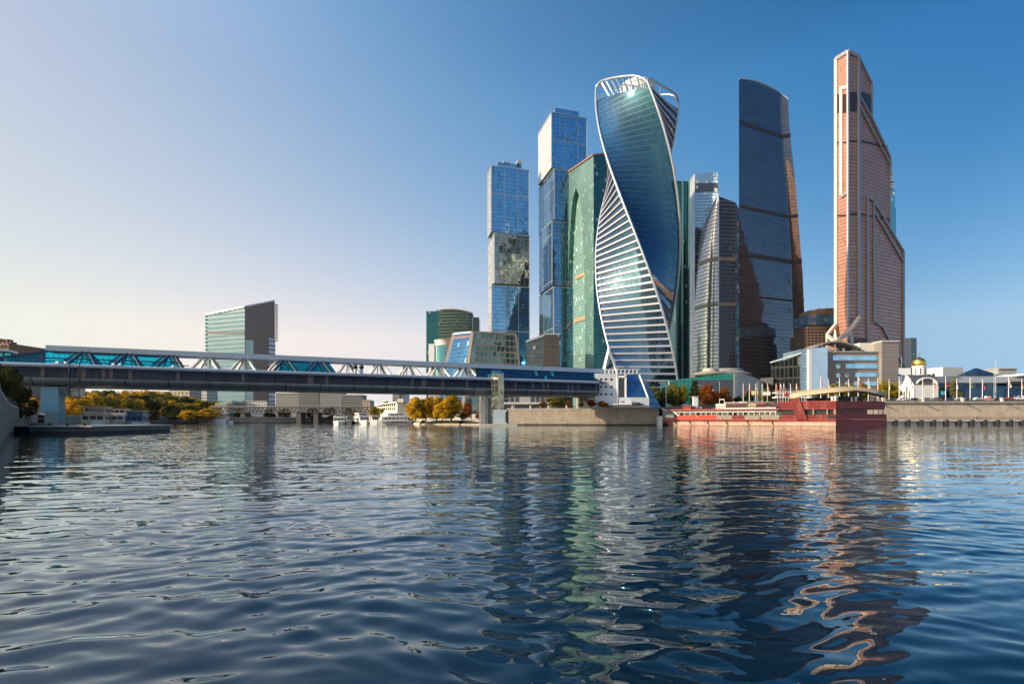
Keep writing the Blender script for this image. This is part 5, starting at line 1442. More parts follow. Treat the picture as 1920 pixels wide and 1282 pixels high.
# l) church
def church():
    d = 282; g = 10.7
    t = thing('church', 'small white church with a single golden dome on a round drum', 'church', (X(1723, d + 7), d + 7, g))
    MW = plain('white_church_plaster', (.78, .74, .70), .6, var=.04, scale=.3); MR = plain('dark_lead_roof', (.10, .11, .12), .45, .3, var=.1)
    ZT = lambda y: Z(y, d)
    cx, cy = X(1723, d + 7), d + 7
    # nave running back to the left, gabled end toward the sun
    L0 = (X(1689, d + 8), d + 8); L1 = (X(1714, d - 1), d - 1); dv = Vector((L1[0] - L0[0], L1[1] - L0[1])); nn = Vector((-dv.y, dv.x)).normalized() * 14
    a, b2 = Vector(L0), Vector(L1); c, e = b2 + nn, a + nn
    ze = ZT(722); zp = ZT(702)
    m = MB(); mid = (a + b2) / 2
    m.poly([(a.x, a.y, g), (b2.x, b2.y, g), (b2.x, b2.y, ze), (mid.x, mid.y, zp), (a.x, a.y, ze)])
    mid2 = (c + e) / 2
    m.poly([(c.x, c.y, g), (e.x, e.y, g), (e.x, e.y, ze), (mid2.x, mid2.y, zp), (c.x, c.y, ze)])
    m.poly([(b2.x, b2.y, g), (c.x, c.y, g), (c.x, c.y, ze), (b2.x, b2.y, ze)]); m.poly([(e.x, e.y, g), (a.x, a.y, g), (a.x, a.y, ze), (e.x, e.y, ze)])
    m.build('gabled_wall', MW, t)
    m = MB()
    for p, q, r, s in ((a, mid, mid2, e), (mid, b2, c, mid2)):
        zz = (ze, zp, zp, ze) if p is a else (zp, ze, ze, zp)
        P = [Vector((v.x, v.y, z + .25)) for v, z in zip((p, q, r, s), zz)]
        m.poly(P); m.poly([v + Vector((0, 0, -.2)) for v in P][::-1])
    m.build('gable_roof', MR, t)
    nrm = Vector((dv.y, -dv.x)).normalized()
    for f, h in ((.3, 6.5), (.5, 9), (.7, 6.5)):
        p = a.lerp(b2, f) + nrm * .12
        MB().beam((p.x, p.y, g + 1.5), (p.x, p.y, g + 1.5 + h), .75, .3).build('lancet_window', M_DGLASS, t)
    m = MB()
    for f in (0, .2, .4, .6, .8, 1): 
        p = a.lerp(b2, f) + nrm * .15; m.beam((p.x, p.y, g), (p.x, p.y, ze + (1 - abs(2 * f - 1)) * (zp - ze) * .75), .35, .3)
    m.build('pilaster', MW, t)
    # front block with the arched gable
    x0, x1 = X(1715, d), X(1757, d)
    MB().box(x0, x1, d + .5, d + 14, g, ZT(722)).build('front_wall', MW, t)
    m = MB(); n = 16; xm = (x0 + x1) / 2 + .4; rw = 5.6
    arc = [(xm - rw * math.cos(math.pi * i / n), ZT(722) + (ZT(709) - ZT(722)) * math.sin(math.pi * i / n)) for i in range(n + 1)]
    m.poly([(x, d + .3, z) for x, z in arc]); m.build('arched_gable', MR, t)
    m = MB()
    for (xa, za), (xb, zb) in zip(arc, arc[1:]):
        m.poly([(xa, d - .2, za), (xb, d - .2, zb), (xb, d + 13, zb), (xa, d + 13, za)])
    m.build('arched_roof', MR, t)
    m = MB()
    for (xa, za), (xb, zb) in zip(arc, arc[1:]): m.beam((xa, d - .2, za + .2), (xb, d - .2, zb + .2), .7, .7)
    m.build('arch_moulding', MW, t)
    m = MB(); m.prism([(x0, d + 1), (x1, d + 1), (x1, d + 14), (x0, d + 14)], ZT(722) + .01, ZT(712), top=[(x0 + 3, d + 5), (x1 - 3, d + 5), (x1 - 3, d + 12), (x0 + 3, d + 12)]); m.build('hipped_roof', MR, t)
    for px, w, y0 in ((1726, .7, 733), (1741, 1.0, 733)):
        x = X(px, d); MB().beam((x, d + .4, g + 2.2), (x, d + .4, ZT(y0)), w, .3).build('arched_door' if px == 1741 else 'lancet_window', M_BRICK if px == 1741 else M_DGLASS, t)
    # drum and dome
    r = 3.05
    zb, zt_ = Z(712, cy), Z(687, cy)
    m = MB(); m.cyl((cx, cy, zb), (cx, cy, zt_), r, n=24); m.build('drum', MW, t)
    for k in range(8):
        th = -math.pi / 2 + k * math.pi / 4 + .35
        x, y = cx + (r + .02) * math.cos(th), cy + (r + .02) * math.sin(th)
        MB().beam((x, y, zb + 3), (x, y, zt_ - 1.2), .55, .2, up=(math.cos(th), math.sin(th), 0)).build('drum_window', M_DGLASS, t)
    m = MB(); m.lathe((cx, cy, zt_), [(r + .35, -.3), (r + .4, .2), (r + .1, .3)], 24); m.build('drum_cornice', MW, t)
    h = ZT(672.5) - zt_
    prof = [(r - .05, .2), (r + .22, .9), (r + .32, 1.7), (r + .2, 2.6), (r - .2, 3.4), (r - .85, 4.15), (r - 1.7, 4.75), (.6, 5.2), (.24, 5.6), (.1, 6.0), (0, 6.1)]
    m = MB(); m.lathe((cx, cy, zt_), prof, 28); m.build('golden_dome', M_GOLD, t, smooth=True)
    m = MB(); m.beam((cx, cy, zt_ + 5.6), (cx, cy, zt_ + 8.2), .16); m.beam((cx - .6, cy, zt_ + 7.4), (cx + .6, cy, zt_ + 7.4), .14); m.beam((cx - .3, cy, zt_ + 6.8), (cx + .3, cy, zt_ + 6.6), .11); m.beam((cx - .27, cy, zt_ + 7.8), (cx + .27, cy, zt_ + 7.8), .11); m.build('cross', M_GOLD, t)
church()

# m) row of halls at the right
g = 10.7
d = 420
fp = cbox(1768, d, 1806, 1733, R(12))
t = bld('hall', 'beige flat roofed hall with two small dark windows behind the church', 'hall', fp, g, Z(688, d), M_OFFW)
for u in (.45, .68):
    p = Vector(fp[0]).lerp(Vector(fp[3]), u); MB().beam((p.x - .3, p.y - .2, Z(705, d)), (p.x - .3, p.y - .2, Z(699, d)), 2.6, 1.2).build('window', M_DGLASS, t)
t = bld('hall', 'low ridged beige hall roof, between the flat roofed hall and the dark pyramid roof', 'hall', pbox(1800, 1850, 450, 40), g, Z(704, 450), M_OFFW)
m = MB(); m.prism(pbox(1800, 1850, 450, 40), Z(704, 450) + .01, Z(694, 450), top=[(X(1806, 450), 470), (X(1850, 450), 470), (X(1850, 450), 472), (X(1806, 450), 472)]); m.build('ridged_roof', M_OFFW, t)
d = 400
t = thing('glass_pyramid_hall', 'dark blue glass pyramid roof with a pale left slope', 'hall', (X(1858, d), d, g))
m = MB(); m.prism(pbox(1833, 1884, d, 26), g, Z(706, d)); m.build('wall', M_DGLASS, t)
m = MB(); m.prism(pbox(1833, 1884, d, 26), Z(706, d) + .01, Z(687, d), top=[(X(1857, d), d + 12), (X(1858, d), d + 12), (X(1858, d), d + 14), (X(1857, d), d + 14)]); m.build('pyramid_roof', facade('navy_roof_glass', (.03, .08, .15), pw=2, fh=2, metal=.7, rough=.15, odd=0), t)
t = bld('hall', 'pale grey slab building, rightmost block on the skyline', 'hall', pbox(1872, 1906, 430, 30), g, Z(692, 430), plain('pale_grey_cladding', (.33, .34, .32), .6, var=.1))
MB().box(X(1871, 430), X(1907, 430), 429, 461, Z(692, 430) + .003, Z(690, 430)).build('parapet', M_CONC, t)
# long exhibition hall
d = 335
t = thing('exhibition_hall', 'long low exhibition hall with dark blue glazing and a pale roof band, right edge', 'hall', (X(1850, d), d, g))
MB().box(X(1757, d), X(1985, d), d, d + 40, g, Z(718, d)).build('glazed_wall', facade('hall_glazing', (.035, .085, .14), pw=3.6, fh=4.6, lw=.12, lh=.15, line=(.02, .04, .06), metal=.75, rough=.12, var=.6, odd=.08, oddc=(.12, .17, .2), wob=.03), t)
MB().box(X(1752, d), X(1985, d), d - 2.5, d + 42, Z(718, d) + .003, Z(706, d)).build('roof_band', plain('pale_blue_roof_band', (.36, .40, .44), .45, .2, var=.1), t)
MB().box(X(1893, d), X(1985, d), d - 9, d + 10, Z(706, d) + .1, Z(702.5, d)).build('canopy', M_WHITE, t)
MB().box(X(1880, d), X(1985, d), d - 6, d - 2.6, Z(722, d), Z(716, d)).build('entrance_canopy', M_DARK, t)
t = bld('hall', 'low dark gabled hall with white wall, between the striped building and the church', 'hall', pbox(1676, 1696, 345, 20), g, Z(705, 345), M_LGREY)
m = MB(); m.prism(pbox(1675, 1700, 345, 20), Z(705, 345) + .01, Z(694, 345), top=[(X(1681, 345), 352), (X(1682, 345), 352), (X(1682, 345), 364), (X(1681, 345), 364)]); m.build('dark_roof', M_TEAL, t)
t = bld('hall', 'small white block with a flat top right behind the foot of the copper skyscraper', 'hall', pbox(1680, 1708, 380, 20), g, Z(690, 380), M_WHITE)

# n) left bank: brown turreted house
d = 250
t = bld('apartment_house', 'brown brick apartment house with a turret at the left edge above the footbridge', 'house', pbox(-60, 16, d, 20), 1.6, Z(643, d), M_BRICK)
for k in range(5):
    MB().box(X(-14 + k * 7, d), X(-11 + k * 7, d), d + 1, d + 4, Z(643, d), Z((637, 634, 639, 635, 640)[k], d)).build('turret', M_BRICK, t)
for k in range(6):
    MB().box(X(-24 + k * 6.5, d), X(-21 + k * 6.5, d), d - .2, d + .2, Z(652, d), Z(647, d)).build('window', M_DGLASS, t)
# kiosk behind the left pier
t = bld('kiosk', 'small pale kiosk with dark windows between river wall and blue grey pier', 'kiosk', pbox(70, 84, 150, 4), 1.6, Z(774, 150), M_CONC)
for px in (73, 78.5): 
    for py in (778, 786): MB().box(X(px, 150), X(px + 4, 150), 149.85, 150.1, Z(py + 5, 150), Z(py, 150)).build('window', M_BLACK, t)

# o) far buildings under the bridge
MF1 = facade('tan_window_grid', (.10, .10, .10), pw=4.2, fh=3.6, lw=1.8, lh=1.6, line=(.50, .40, .30), metal=.1, rough=.6, odd=0)
MF2 = facade('grey_ribbon_facade', (.16, .19, .20), pw=40, fh=4.2, lw=0, lh=2.0, line=(.27, .255, .235), metal=.3, rough=.5, odd=0)
MF2D = facade('dark_ribbon_facade', (.10, .12, .13), pw=40, fh=4.2, lw=0, lh=1.5, line=(.20, .19, .18), metal=.3, rough=.5, odd=0)
MF3 = facade('white_ribbon_facade', (.18, .22, .24), pw=3.5, fh=3.6, lw=.8, lh=1.6, line=(.62, .60, .55), metal=.2, rough=.5, odd=0)
for (a, b2, y, dd, mt, lab) in (
        (316, 355, 729, 560, MF1, 'tan apartment block with a window grid, on the wooded slope under the footbridge'),
        (355, 388, 727, 600, MF3, 'white office block beside the foot of the slanting roofed tower'),
        (404, 425, 757, 430, MF3, 'white low block among trees near the far bank'),
        (425, 436, 752, 435, MF2, 'narrow grey block among trees near the far bank'),
        (517, 560, 737, 800, MF2, 'long grey institute block, leftmost of four in a row under the footbridge'),
        (560, 599, 731, 790, MF2D, 'taller grey institute block with a dark end, second of four in a row'),
        (600, 641, 735, 790, MF2, 'grey institute block with ribbon windows, third of four in a row'),
        (642, 680, 740, 780, MF2D, 'grey institute block, rightmost of four in a row'),
        (680, 694, 750, 760, MF1, 'small brown block at the right end of the institute row'),
        (736, 749, 735, 900, MF2, 'grey high rise block, left of a pair above the boathouse'),
        (750, 763, 736, 905, MF3, 'grey high rise block, right of a pair above the boathouse'),
        (803, 824, 735, 420, MF1, 'tan block seen under the footbridge beside the yellow willows'),
        (455, 500, 752, 620, MF3, 'pale low building behind the far truss bridge')):
    t = bld('distant_block', lab, 'building', pbox(a, b2, dd, 22), 1.6, Z(y, dd), mt)
    MB().box(X(a - .4, dd), X(b2 + .4, dd), dd - .5, dd + .5, Z(y, dd) - .8, Z(y, dd) + .6).build('parapet', M_CONC, t)
    if dd in (790, 800): MB().box(X(b2 - 9, dd), X(b2 - 4, dd), dd + 4, dd + 10, Z(y, dd), Z(y - 2.5, dd)).build('roof_block', M_CONC, t)
# far truss bridge
d = 400
t = thing('truss_bridge', 'low dark steel truss bridge crossing the far end of the river', 'bridge', (X(570, d), d, 1.6))
zt, zb = Z(763, d), Z(772.5, d)
m = MB(); m.beam((X(395, d), d, zt), (X(708, d), d, zt), 1.2, .8); m.beam((X(395, d), d, zb), (X(708, d), d, zb), 1.2, .6); m.build('truss_chord', plain('brown_steel', (.07, .06, .05), .6), t)
m = MB()
n = 40; x0, x1 = X(395, d), X(708, d)
for i in range(n):
    a = x0 + (x1 - x0) * i / n; b2 = x0 + (x1 - x0) * (i + 1) / n
    m.beam((a, d, zb), ((a + b2) / 2, d, zt), .55); m.beam(((a + b2) / 2, d, zt), (b2, d, zb), .55)
m.build('truss_web', MATS['brown_steel'], t)
m = MB(); m.box(x0, x1, d, d + 12, Z(762.5, d), Z(761.3, d)); m.build('deck', M_CONC, t)
for px in (455, 560, 592, 655): MB().box(X(px, d) - 1.8, X(px, d) + 1.8, d, d + 9, -.5, zb).build('pier', plain('dark_pier_stone', (.07, .065, .06), .8), t)

# boathouse
d = 330
fp = [tuple(W(745, d)[:2]), tuple(W(768, d + 6)[:2]), tuple(W(732, d + 22)[:2]), tuple(W(707, d + 14)[:2])]
t = thing('boathouse', 'white two storey boathouse with rows of windows and a blue roof', 'building', (fp[0][0], fp[0][1], 1.6))
ZT = lambda y: Z(y, d)
MWB = plain('cream_boathouse_wall', (.70, .60, .48), .6, var=.06)
m = MB(); m.prism(fp, 1.6, [ZT(754), ZT(758), ZT(759), ZT(758)]); m.build('wall', MWB, t)
m = MB(); a, b2, c, e = fp; m.poly([(e[0] - 1, e[1] - 1, ZT(758.5)), (a[0], a[1] - 1, ZT(753)), (b2[0] + 1, b2[1], ZT(757.5)), (c[0], c[1], ZT(757))]); m.build('blue_roof', plain('blue_roof_sheet', (.03, .17, .32), .5), t)
m = MB(); m.beam((e[0] - 1, e[1] - 1.2, ZT(758.8)), (a[0], a[1] - 1.2, ZT(753.3)), .4, .5); m.build('eave', M_WHITE, t)
for r_ in (0, 1):
    for k in range(9):
        p = Vector(e).lerp(Vector(a), .08 + k * .1)
        MB().beam((p.x, p.y - .15, ZT(768 - r_ * 7)), (p.x, p.y - .15, ZT(763.5 - r_ * 7)), 1.0, .3).build('window', M_DGLASS, t)
MB().box(X(743, d), X(754, d), d + 3, d + 9, ZT(755), ZT(747)).build('roof_hut', MWB, t)
# long low yard sheds between boathouse and willows
bld('shed', 'pale low shed behind the yellow willows', 'shed', pbox(768, 905, 322, 10), 1.6, Z(776, 322), M_OFFW)
# ================================================================ boats
class Plane:
    """vertical side plane through P and Q; at(px, py, o) gives its point on a photo pixel, o metres toward the river"""
    def __init__(s, P, Q):
        s.P, s.Q = Vector((P[0], P[1], 0)), Vector((Q[0], Q[1], 0)); s.d = (s.Q - s.P).normalized(); s.n = Vector((s.d.y, -s.d.x, 0))
    def at(s, px, py, o=0.0):
        k = (px - 960) / F; t = (k * s.P.y - s.P.x) / (s.d.x - k * s.d.y); p = s.P + s.d * t
        return Vector((p.x, p.y, CAMZ + (HOR - py) / F * p.y)) + s.n * o
    def slab(s, a, b2, y0, y1, th, o, name, mat, par, zfix=None):
        """board between columns a and b2, rows y0 (top) and y1 (bottom) taken at column a; th thick, o proud"""
        p, q = s.at(a, y1, 0), s.at(b2, y1, 0); z0, z1 = s.at(a, y1).z, s.at(a, y0).z
        if zfix: z0, z1 = zfix
        A, Bq = Vector((p.x, p.y, 0)) + s.n * o, Vector((q.x, q.y, 0)) + s.n * o
        Cc, Dd = Bq - s.n * th, A - s.n * th
        m = MB(); m.prism([tuple(A[:2]), tuple(Bq[:2]), tuple(Cc[:2]), tuple(Dd[:2])], z0, z1); return m.build(name, mat, par)
A_, C_, D_ = W(1243, 236), W(1567, 200), W(1663, 206)
PL, PR = Plane(A_, C_), Plane(C_, D_)
rb = thing('restaurant_boat', 'long red restaurant boat with tan canopy moored at the embankment', 'boat', (C_.x, C_.y, 0))
bl = Vector((.535, .845, 0)) * 12
A2 = A_ + Vector((7, 8, 0)); E_ = D_ + Vector((-2, 15, 0)); F_ = A_ + Vector((9, 13, 0))
zh = 2.75
def foot(o, pts): 
    return [tuple(p[:2]) for p in pts]
bow_t = PL.at(1243, 781); bow_b = PL.at(1256, 798)
m = MB()
Ab = Vector((bow_b.x, bow_b.y, 0))
low = [Ab, C_, D_, E_, F_ + Vector((4, 0, 0))]; up = [A_, C_, D_, E_, F_]
n = 5
zt = [3.6, zh, zh, zh, 3.6]
for i in range(n):
    j = (i + 1) % n
    m.poly([(low[i].x, low[i].y, -.4), (low[j].x, low[j].y, -.4), (up[j].x, up[j].y, zt[j]), (up[i].x, up[i].y, zt[i])])
m.poly([(p.x, p.y, z) for p, z in zip(up, zt)])
m.build('hull', M_RED, rb)
PL.slab(1262, 1567, 788.6, 800.5, .3, .26, 'pale_strake', M_RUST, rb, (0.15, 1.75))
PL.slab(1462, 1567, 0, 0, .25, .30, 'rubbing_strip', M_REDL, rb, (1.76, 2.0))
PL.slab(1243.5, 1567, 0, 0, .3, .34, 'rubbing_strip', M_REDL, rb, (2.55, 2.85))
for px in (1265, 1292, 1325, 1360, 1400, 1446):
    p = PL.at(px, 790, .45); q = PL.at(px + 4.5, 799, .45)
    MB().beam((p.x, p.y, 2.3), (q.x, q.y, .5), .35).build('fender', M_BLACK, rb)
# long dining deck on the left
zd = 2.86
for (a, b2, mt) in ((1270, 1306, M_REDB), (1307, 1343, M_REDB), (1343.3, 1372, M_WOODG), (1372.3, 1394.5, M_RED), (1396, 1424, M_WOODG), (1429, 1461, M_WOODG)):
    PL.slab(a, b2, 0, 0, .15, .12, 'deck_screen', mt, rb, (zd, zd + 1.75))
M_CABIN = facade('cabin_glazing', (.30, .34, .33), pw=1.9, fh=8, lw=.55, lh=0, line=(.55, .48, .38), metal=.35, rough=.2, var=1.2, odd=.25, oddc=(.05, .045, .04))
PL.slab(1262, 1466, 0, 0, 7.5, -2.2, 'dining_cabin', M_CABIN, rb, (zd, 6.1))
for i in range(19):
    a = 1274 + i * 10
    p = PL.at(a, 780, -.2); MB().beam((p.x, p.y, zd), (p.x, p.y, 6.2), .22).build('deck_post', M_WHITE if i % 3 else M_OFFW, rb)
PL.slab(1268, 1456, 0, 0, .4, .15, 'cream_beam', M_OFFW, rb, (5.9, 6.45))
PL.slab(1252, 1462, 0, 0, 10, .8, 'upper_deck', M_DARK, rb, (6.5, 7.0))
PL.slab(1252, 1462, 0, 0, .3, 1.0, 'deck_edge', M_REDL, rb, (6.85, 7.3))
# railing of the upper deck
m = MB()
p, q = PL.at(1255, 770, .8), PL.at(1460, 770, .8)
for z in (7.9, 8.4, 8.9): m.beam((p.x, p.y, z), (q.x, q.y, z), .08)
L = (Vector((q.x, q.y, 0)) - Vector((p.x, p.y, 0))).length
for i in range(40):
    r_ = Vector((p.x, p.y, 0)).lerp(Vector((q.x, q.y, 0)), i / 39); m.beam((r_.x, r_.y, 7.3), (r_.x, r_.y, 8.95), .09)
m.build('upper_railing', M_DARK, rb)
PL.slab(1342, 1361, 0, 0, 4, .2, 'beige_wheelhouse', M_OFFW, rb, (7.0, 9.5))
PL.slab(1280, 1295, 0, 0, 1.2, .2, 'orange_locker', M_REDB, rb, (7.3, 8.6))
PL.slab(1362.5, 1400, 0, 0, .2, .5, 'maroon_screen', plain('maroon_lattice', (.10, .03, .035), .6, var=.3), rb, (7.7, 9.7))
PL.slab(1403, 1418, 0, 0, 1.5, .2, 'tan_locker', M_CANVAS, rb, (7.3, 9.3))
PL.slab(1420, 1436, 0, 0, .2, .5, 'maroon_screen', M_RED, rb, (7.7, 9.5))
PL.slab(1442, 1458, 0, 0, .2, .5, 'maroon_screen', MATS['maroon_lattice'], rb, (7.7, 9.5))
PL.slab(1360, 1455, 0, 0, .3, 1.06, 'white_edge_strip', M_OFFW, rb, (7.3, 7.75))
PL.slab(1358, 1400, 0, 0, 5, .3, 'flat_awning', M_OFFW, rb, (9.9, 10.1))
m = MB(); p = PL.at(1349, 750, 0); m.beam((p.x, p.y, 9.5), (p.x, p.y, 11.5), .15); q = PL.at(1358, 750, 0); m.beam((q.x, q.y, 9.5), (q.x, q.y, 11.5), .15); m.beam((p.x, p.y, 11.5), (q.x, q.y, 11.5), .25); m.build('radar_frame', M_WHITE, rb)
# bow structure
PL.slab(1247, 1262, 0, 0, 4, -.6, 'bow_locker', M_OFFW, rb, (3.4, 4.9))
m = MB(); m.beam(PL.at(1240, 766, 0), PL.at(1262, 771, 0), .25, .25); m.beam(PL.at(1262, 770, .4), PL.at(1273, 779, .4), .5, .5); m.build('bow_brace', M_OFFW, rb)
# big red superstructure, lit side
PL.slab(1465, 1567, 0, 0, .4, .15, 'lower_red_wall', M_RED, rb, (zd, 4.75))
PL.slab(1465, 1567, 0, 0, 11, -.8, 'dark_saloon', M_BLACK, rb, (zd, 7.1))
PL.slab(1460, 1567, 0, 0, .4, .3, 'upper_red_wall', M_RED, rb, (7.05, 9.9))
PL.slab(1460, 1567, 0, 0, .45, .34, 'red_wall_cap', M_REDL, rb, (9.91, 10.1))
PL.slab(1460, 1567, 0, 0, .45, .34, 'red_wall_foot', M_REDL, rb, (6.85, 7.04))
PL.slab(1460, 1567, 0, 0, 11, -.15, 'upper_floor', M_DARK, rb, (6.8, 7.2))
for px in (1525, 1551, 1566):
    p = PL.at(px, 770, .1); MB().beam((p.x, p.y, 4.7), (p.x, p.y, 6.9), .28).build('window_post', M_CANVAS, rb)
for px in (1525, 1551):
    p = PL.at(px, 770, -.2); MB().beam((p.x, p.y, 10.0), (p.x, p.y, 13.1), .16).build('canopy_post', M_DARK, rb)
PL.slab(1552.5, 1565, 0, 0, .3, .22, 'gangway_opening', M_BLACK, rb, (2.95, 4.5))
# slanted fin
q = [PL.at(1482, 746, .9), PL.at(1497.5, 746, .9), PL.at(1512.5, 786, .9), PL.at(1494.5, 786, .9)]
qb = [v - PL.n * .8 for v in q]; m = MB(); m.poly(q[::-1]); m.poly(qb)
for i in range(4): m.poly([q[i], q[(i + 1) % 4], qb[(i + 1) % 4], qb[i]])
m.build('slanted_fin', M_RED, rb)
m = MB(); m.beam(q[0] + PL.n * .1, q[3] + PL.n * .1, .22); m.beam(q[1] + PL.n * .1, q[2] + PL.n * .1, .22); m.build('fin_edge', M_REDL, rb)
# shaded stern part
PR.slab(1567, 1662, 0, 0, .4, .15, 'stern_wall', M_RED, rb, (zd, 4.9))
PR.slab(1567, 1627, 0, 0, 9, -.2, 'stern_saloon', M_RED, rb, (4.9, 7.0))
for px, w_ in ((1580, 3), (1606, 2)):
    PR.slab(px, px + w_, 0, 0, .2, -.1, 'stern_window', M_DGLASS, rb, (5.2, 6.6))
PR.slab(1567, 1658, 0, 0, .4, .3, 'upper_red_wall', M_RED, rb, (7.05, 10.0))
PR.slab(1567, 1658, 0, 0, 10, -.12, 'upper_floor', M_DARK, rb, (6.8, 7.2))
for px in (1637, 1647, 1654, 1657):
    p = PR.at(px, 770, 0); MB().beam((p.x, p.y, 4.9), (p.x, p.y, 7.0), .16).build('stern_post', M_DARK, rb)
for px in (1640, 1657):
    p = PR.at(px, 750, 0); MB().beam((p.x, p.y, 10), (p.x, p.y, 12), .16).build('canopy_post', M_DARK, rb)
# canopy: a bowed sheet between the two sides
PT = [(1481, 745.5, 0), (1500, 740, 0), (1525, 736.5, 0), (1550, 733.5, 0), (1575, 731.5, 1), (1600, 731.2, 1), (1620, 733, 1), (1640, 737, 1), (1659, 742, 1)]
m = MB(); prev = None
row = []
for px, py, k in PT:
    pl = PR if k else PL
    p = pl.at(px, py, .8); 
    row.append(p)
NB_ = 6
for i in range(len(row) - 1):
    for j in range(NB_):
        def q_(i, j):
            t = j / NB_; w = Vector((.45, .89, 0)) * (11 * t)
            crown = 1.6 * math.sin(math.pi * t) ** .8 if 0 < t < 1 else 0
            sag = -0.9 * (1 - math.sin(math.pi * min(1, t + .08))) * (1 if t < .5 else .6)
            return row[i] + w + Vector((0, 0, crown + sag * (0.9 if i < 5 else 0.3)))
        m.poly([q_(i, j), q_(i + 1, j), q_(i + 1, j + 1), q_(i, j + 1)])
o = m.build('canopy', M_CANVAS, rb, smooth=True)
sm = o.modifiers.new('thickness', 'SOLIDIFY'); sm.thickness = .12
PR.slab(1596, 1656, 0, 0, .3, -9.5, 'canopy_shade_slab', M_DARK, rb, (10.0, 12.4))  # dark slabs added to stand for the shade under the canopy
PL.slab(1510, 1566, 0, 0, .3, -9.5, 'canopy_shade_slab', M_DARK, rb, (10.0, 11.6))
# deck furniture under the canopy
random.seed(11)
for px, c in ((1560, M_WHITE), (1566, M_WHITE), (1575, M_OFFW), (1603, M_ALU), (1611, M_OFFW)):
    p = (PL if px < 1567 else PR).at(px, 748, -1.5)
    m = MB(); m.cyl((p.x, p.y, 9.2), (p.x, p.y, 11.4 + random.random()), .45, .3, 8); m.lathe((p.x, p.y, 11.2), [(.5, 0), (.7, .4), (.1, .7)], 8); m.build('potted_plant', c, rb)
# mooring bollard block by the bow
MB().box(X(1233, 237), X(1241, 237), 236, 239, -.4, 4.3).build('mooring_block', M_CONC_W, rb)

for (a, b2) in ((PL.at(1250, 781, .2), Vector((X(1237, 237), 237, 4.3))), (PL.at(1420, 786, .3), PL.at(1385, 797, 1.5)), (PR.at(1655, 782, .3), Vector((X(1672, 243), 243.5, 2.5)))):
    m = MB(); pts = [a.lerp(b2, i / 6) + Vector((0, 0, -.5 * math.sin(math.pi * i / 6))) for i in range(7)]
    m.tube(pts, .07, 6); m.build('mooring_rope', M_CANVAS, rb)
for i in range(5):
    p = PL.at(1285 + i * 33, 783, -1.0)
    m = MB(); m.lathe((p.x, p.y, zd), [(.45, 0), (.45, .9), (.75, .95), (.75, 1.0), (0, 1.0)], 10); m.build('deck_table', M_WHITE, rb)

# white balcony deck behind the boat (upper left of the canopy) with lifebuoy
wb = thing('white_pontoon_deck', 'white railed observation deck with an orange lifebuoy behind the red boat', 'deck', (X(1470, 240), 240, 0))
d = 238
for z_, w_ in ((Z(744.5, d), .5), (Z(736, d), .35)):
    MB().box(X(1456, d), X(1515, d), d, d + 4, z_ - w_ / 2, z_ + w_ / 2).build('deck_slab', M_WHITE, wb)
m = MB()
for i in range(12):
    x = X(1458 + i * 5, d); m.beam((x, d, 9), (x, d, Z(733, d)), .14)
m.beam((X(1456, d), d, Z(740, d)), (X(1515, d), d, Z(740, d)), .12); m.beam((X(1456, d), d, Z(733, d)), (X(1515, d), d, Z(733, d)), .12)
m.build('deck_railing', M_WHITE, wb)
MB().box(X(1458, d), X(1512, d), d + 1, d + 3, 6, Z(744.5, d) - .3).build('deck_base', M_DARK, wb)
m = MB(); c = Vector((X(1475, d), d - .2, Z(739.5, d)))
for i in range(16):
    a0, a1 = i * math.pi / 8, (i + 1) * math.pi / 8
    m.cyl(c + Vector((math.cos(a0), 0, math.sin(a0))) * .8, c + Vector((math.cos(a1), 0, math.sin(a1))) * .8, .22, n=6, caps=False)
m.build('lifebuoy', M_REDB, wb)

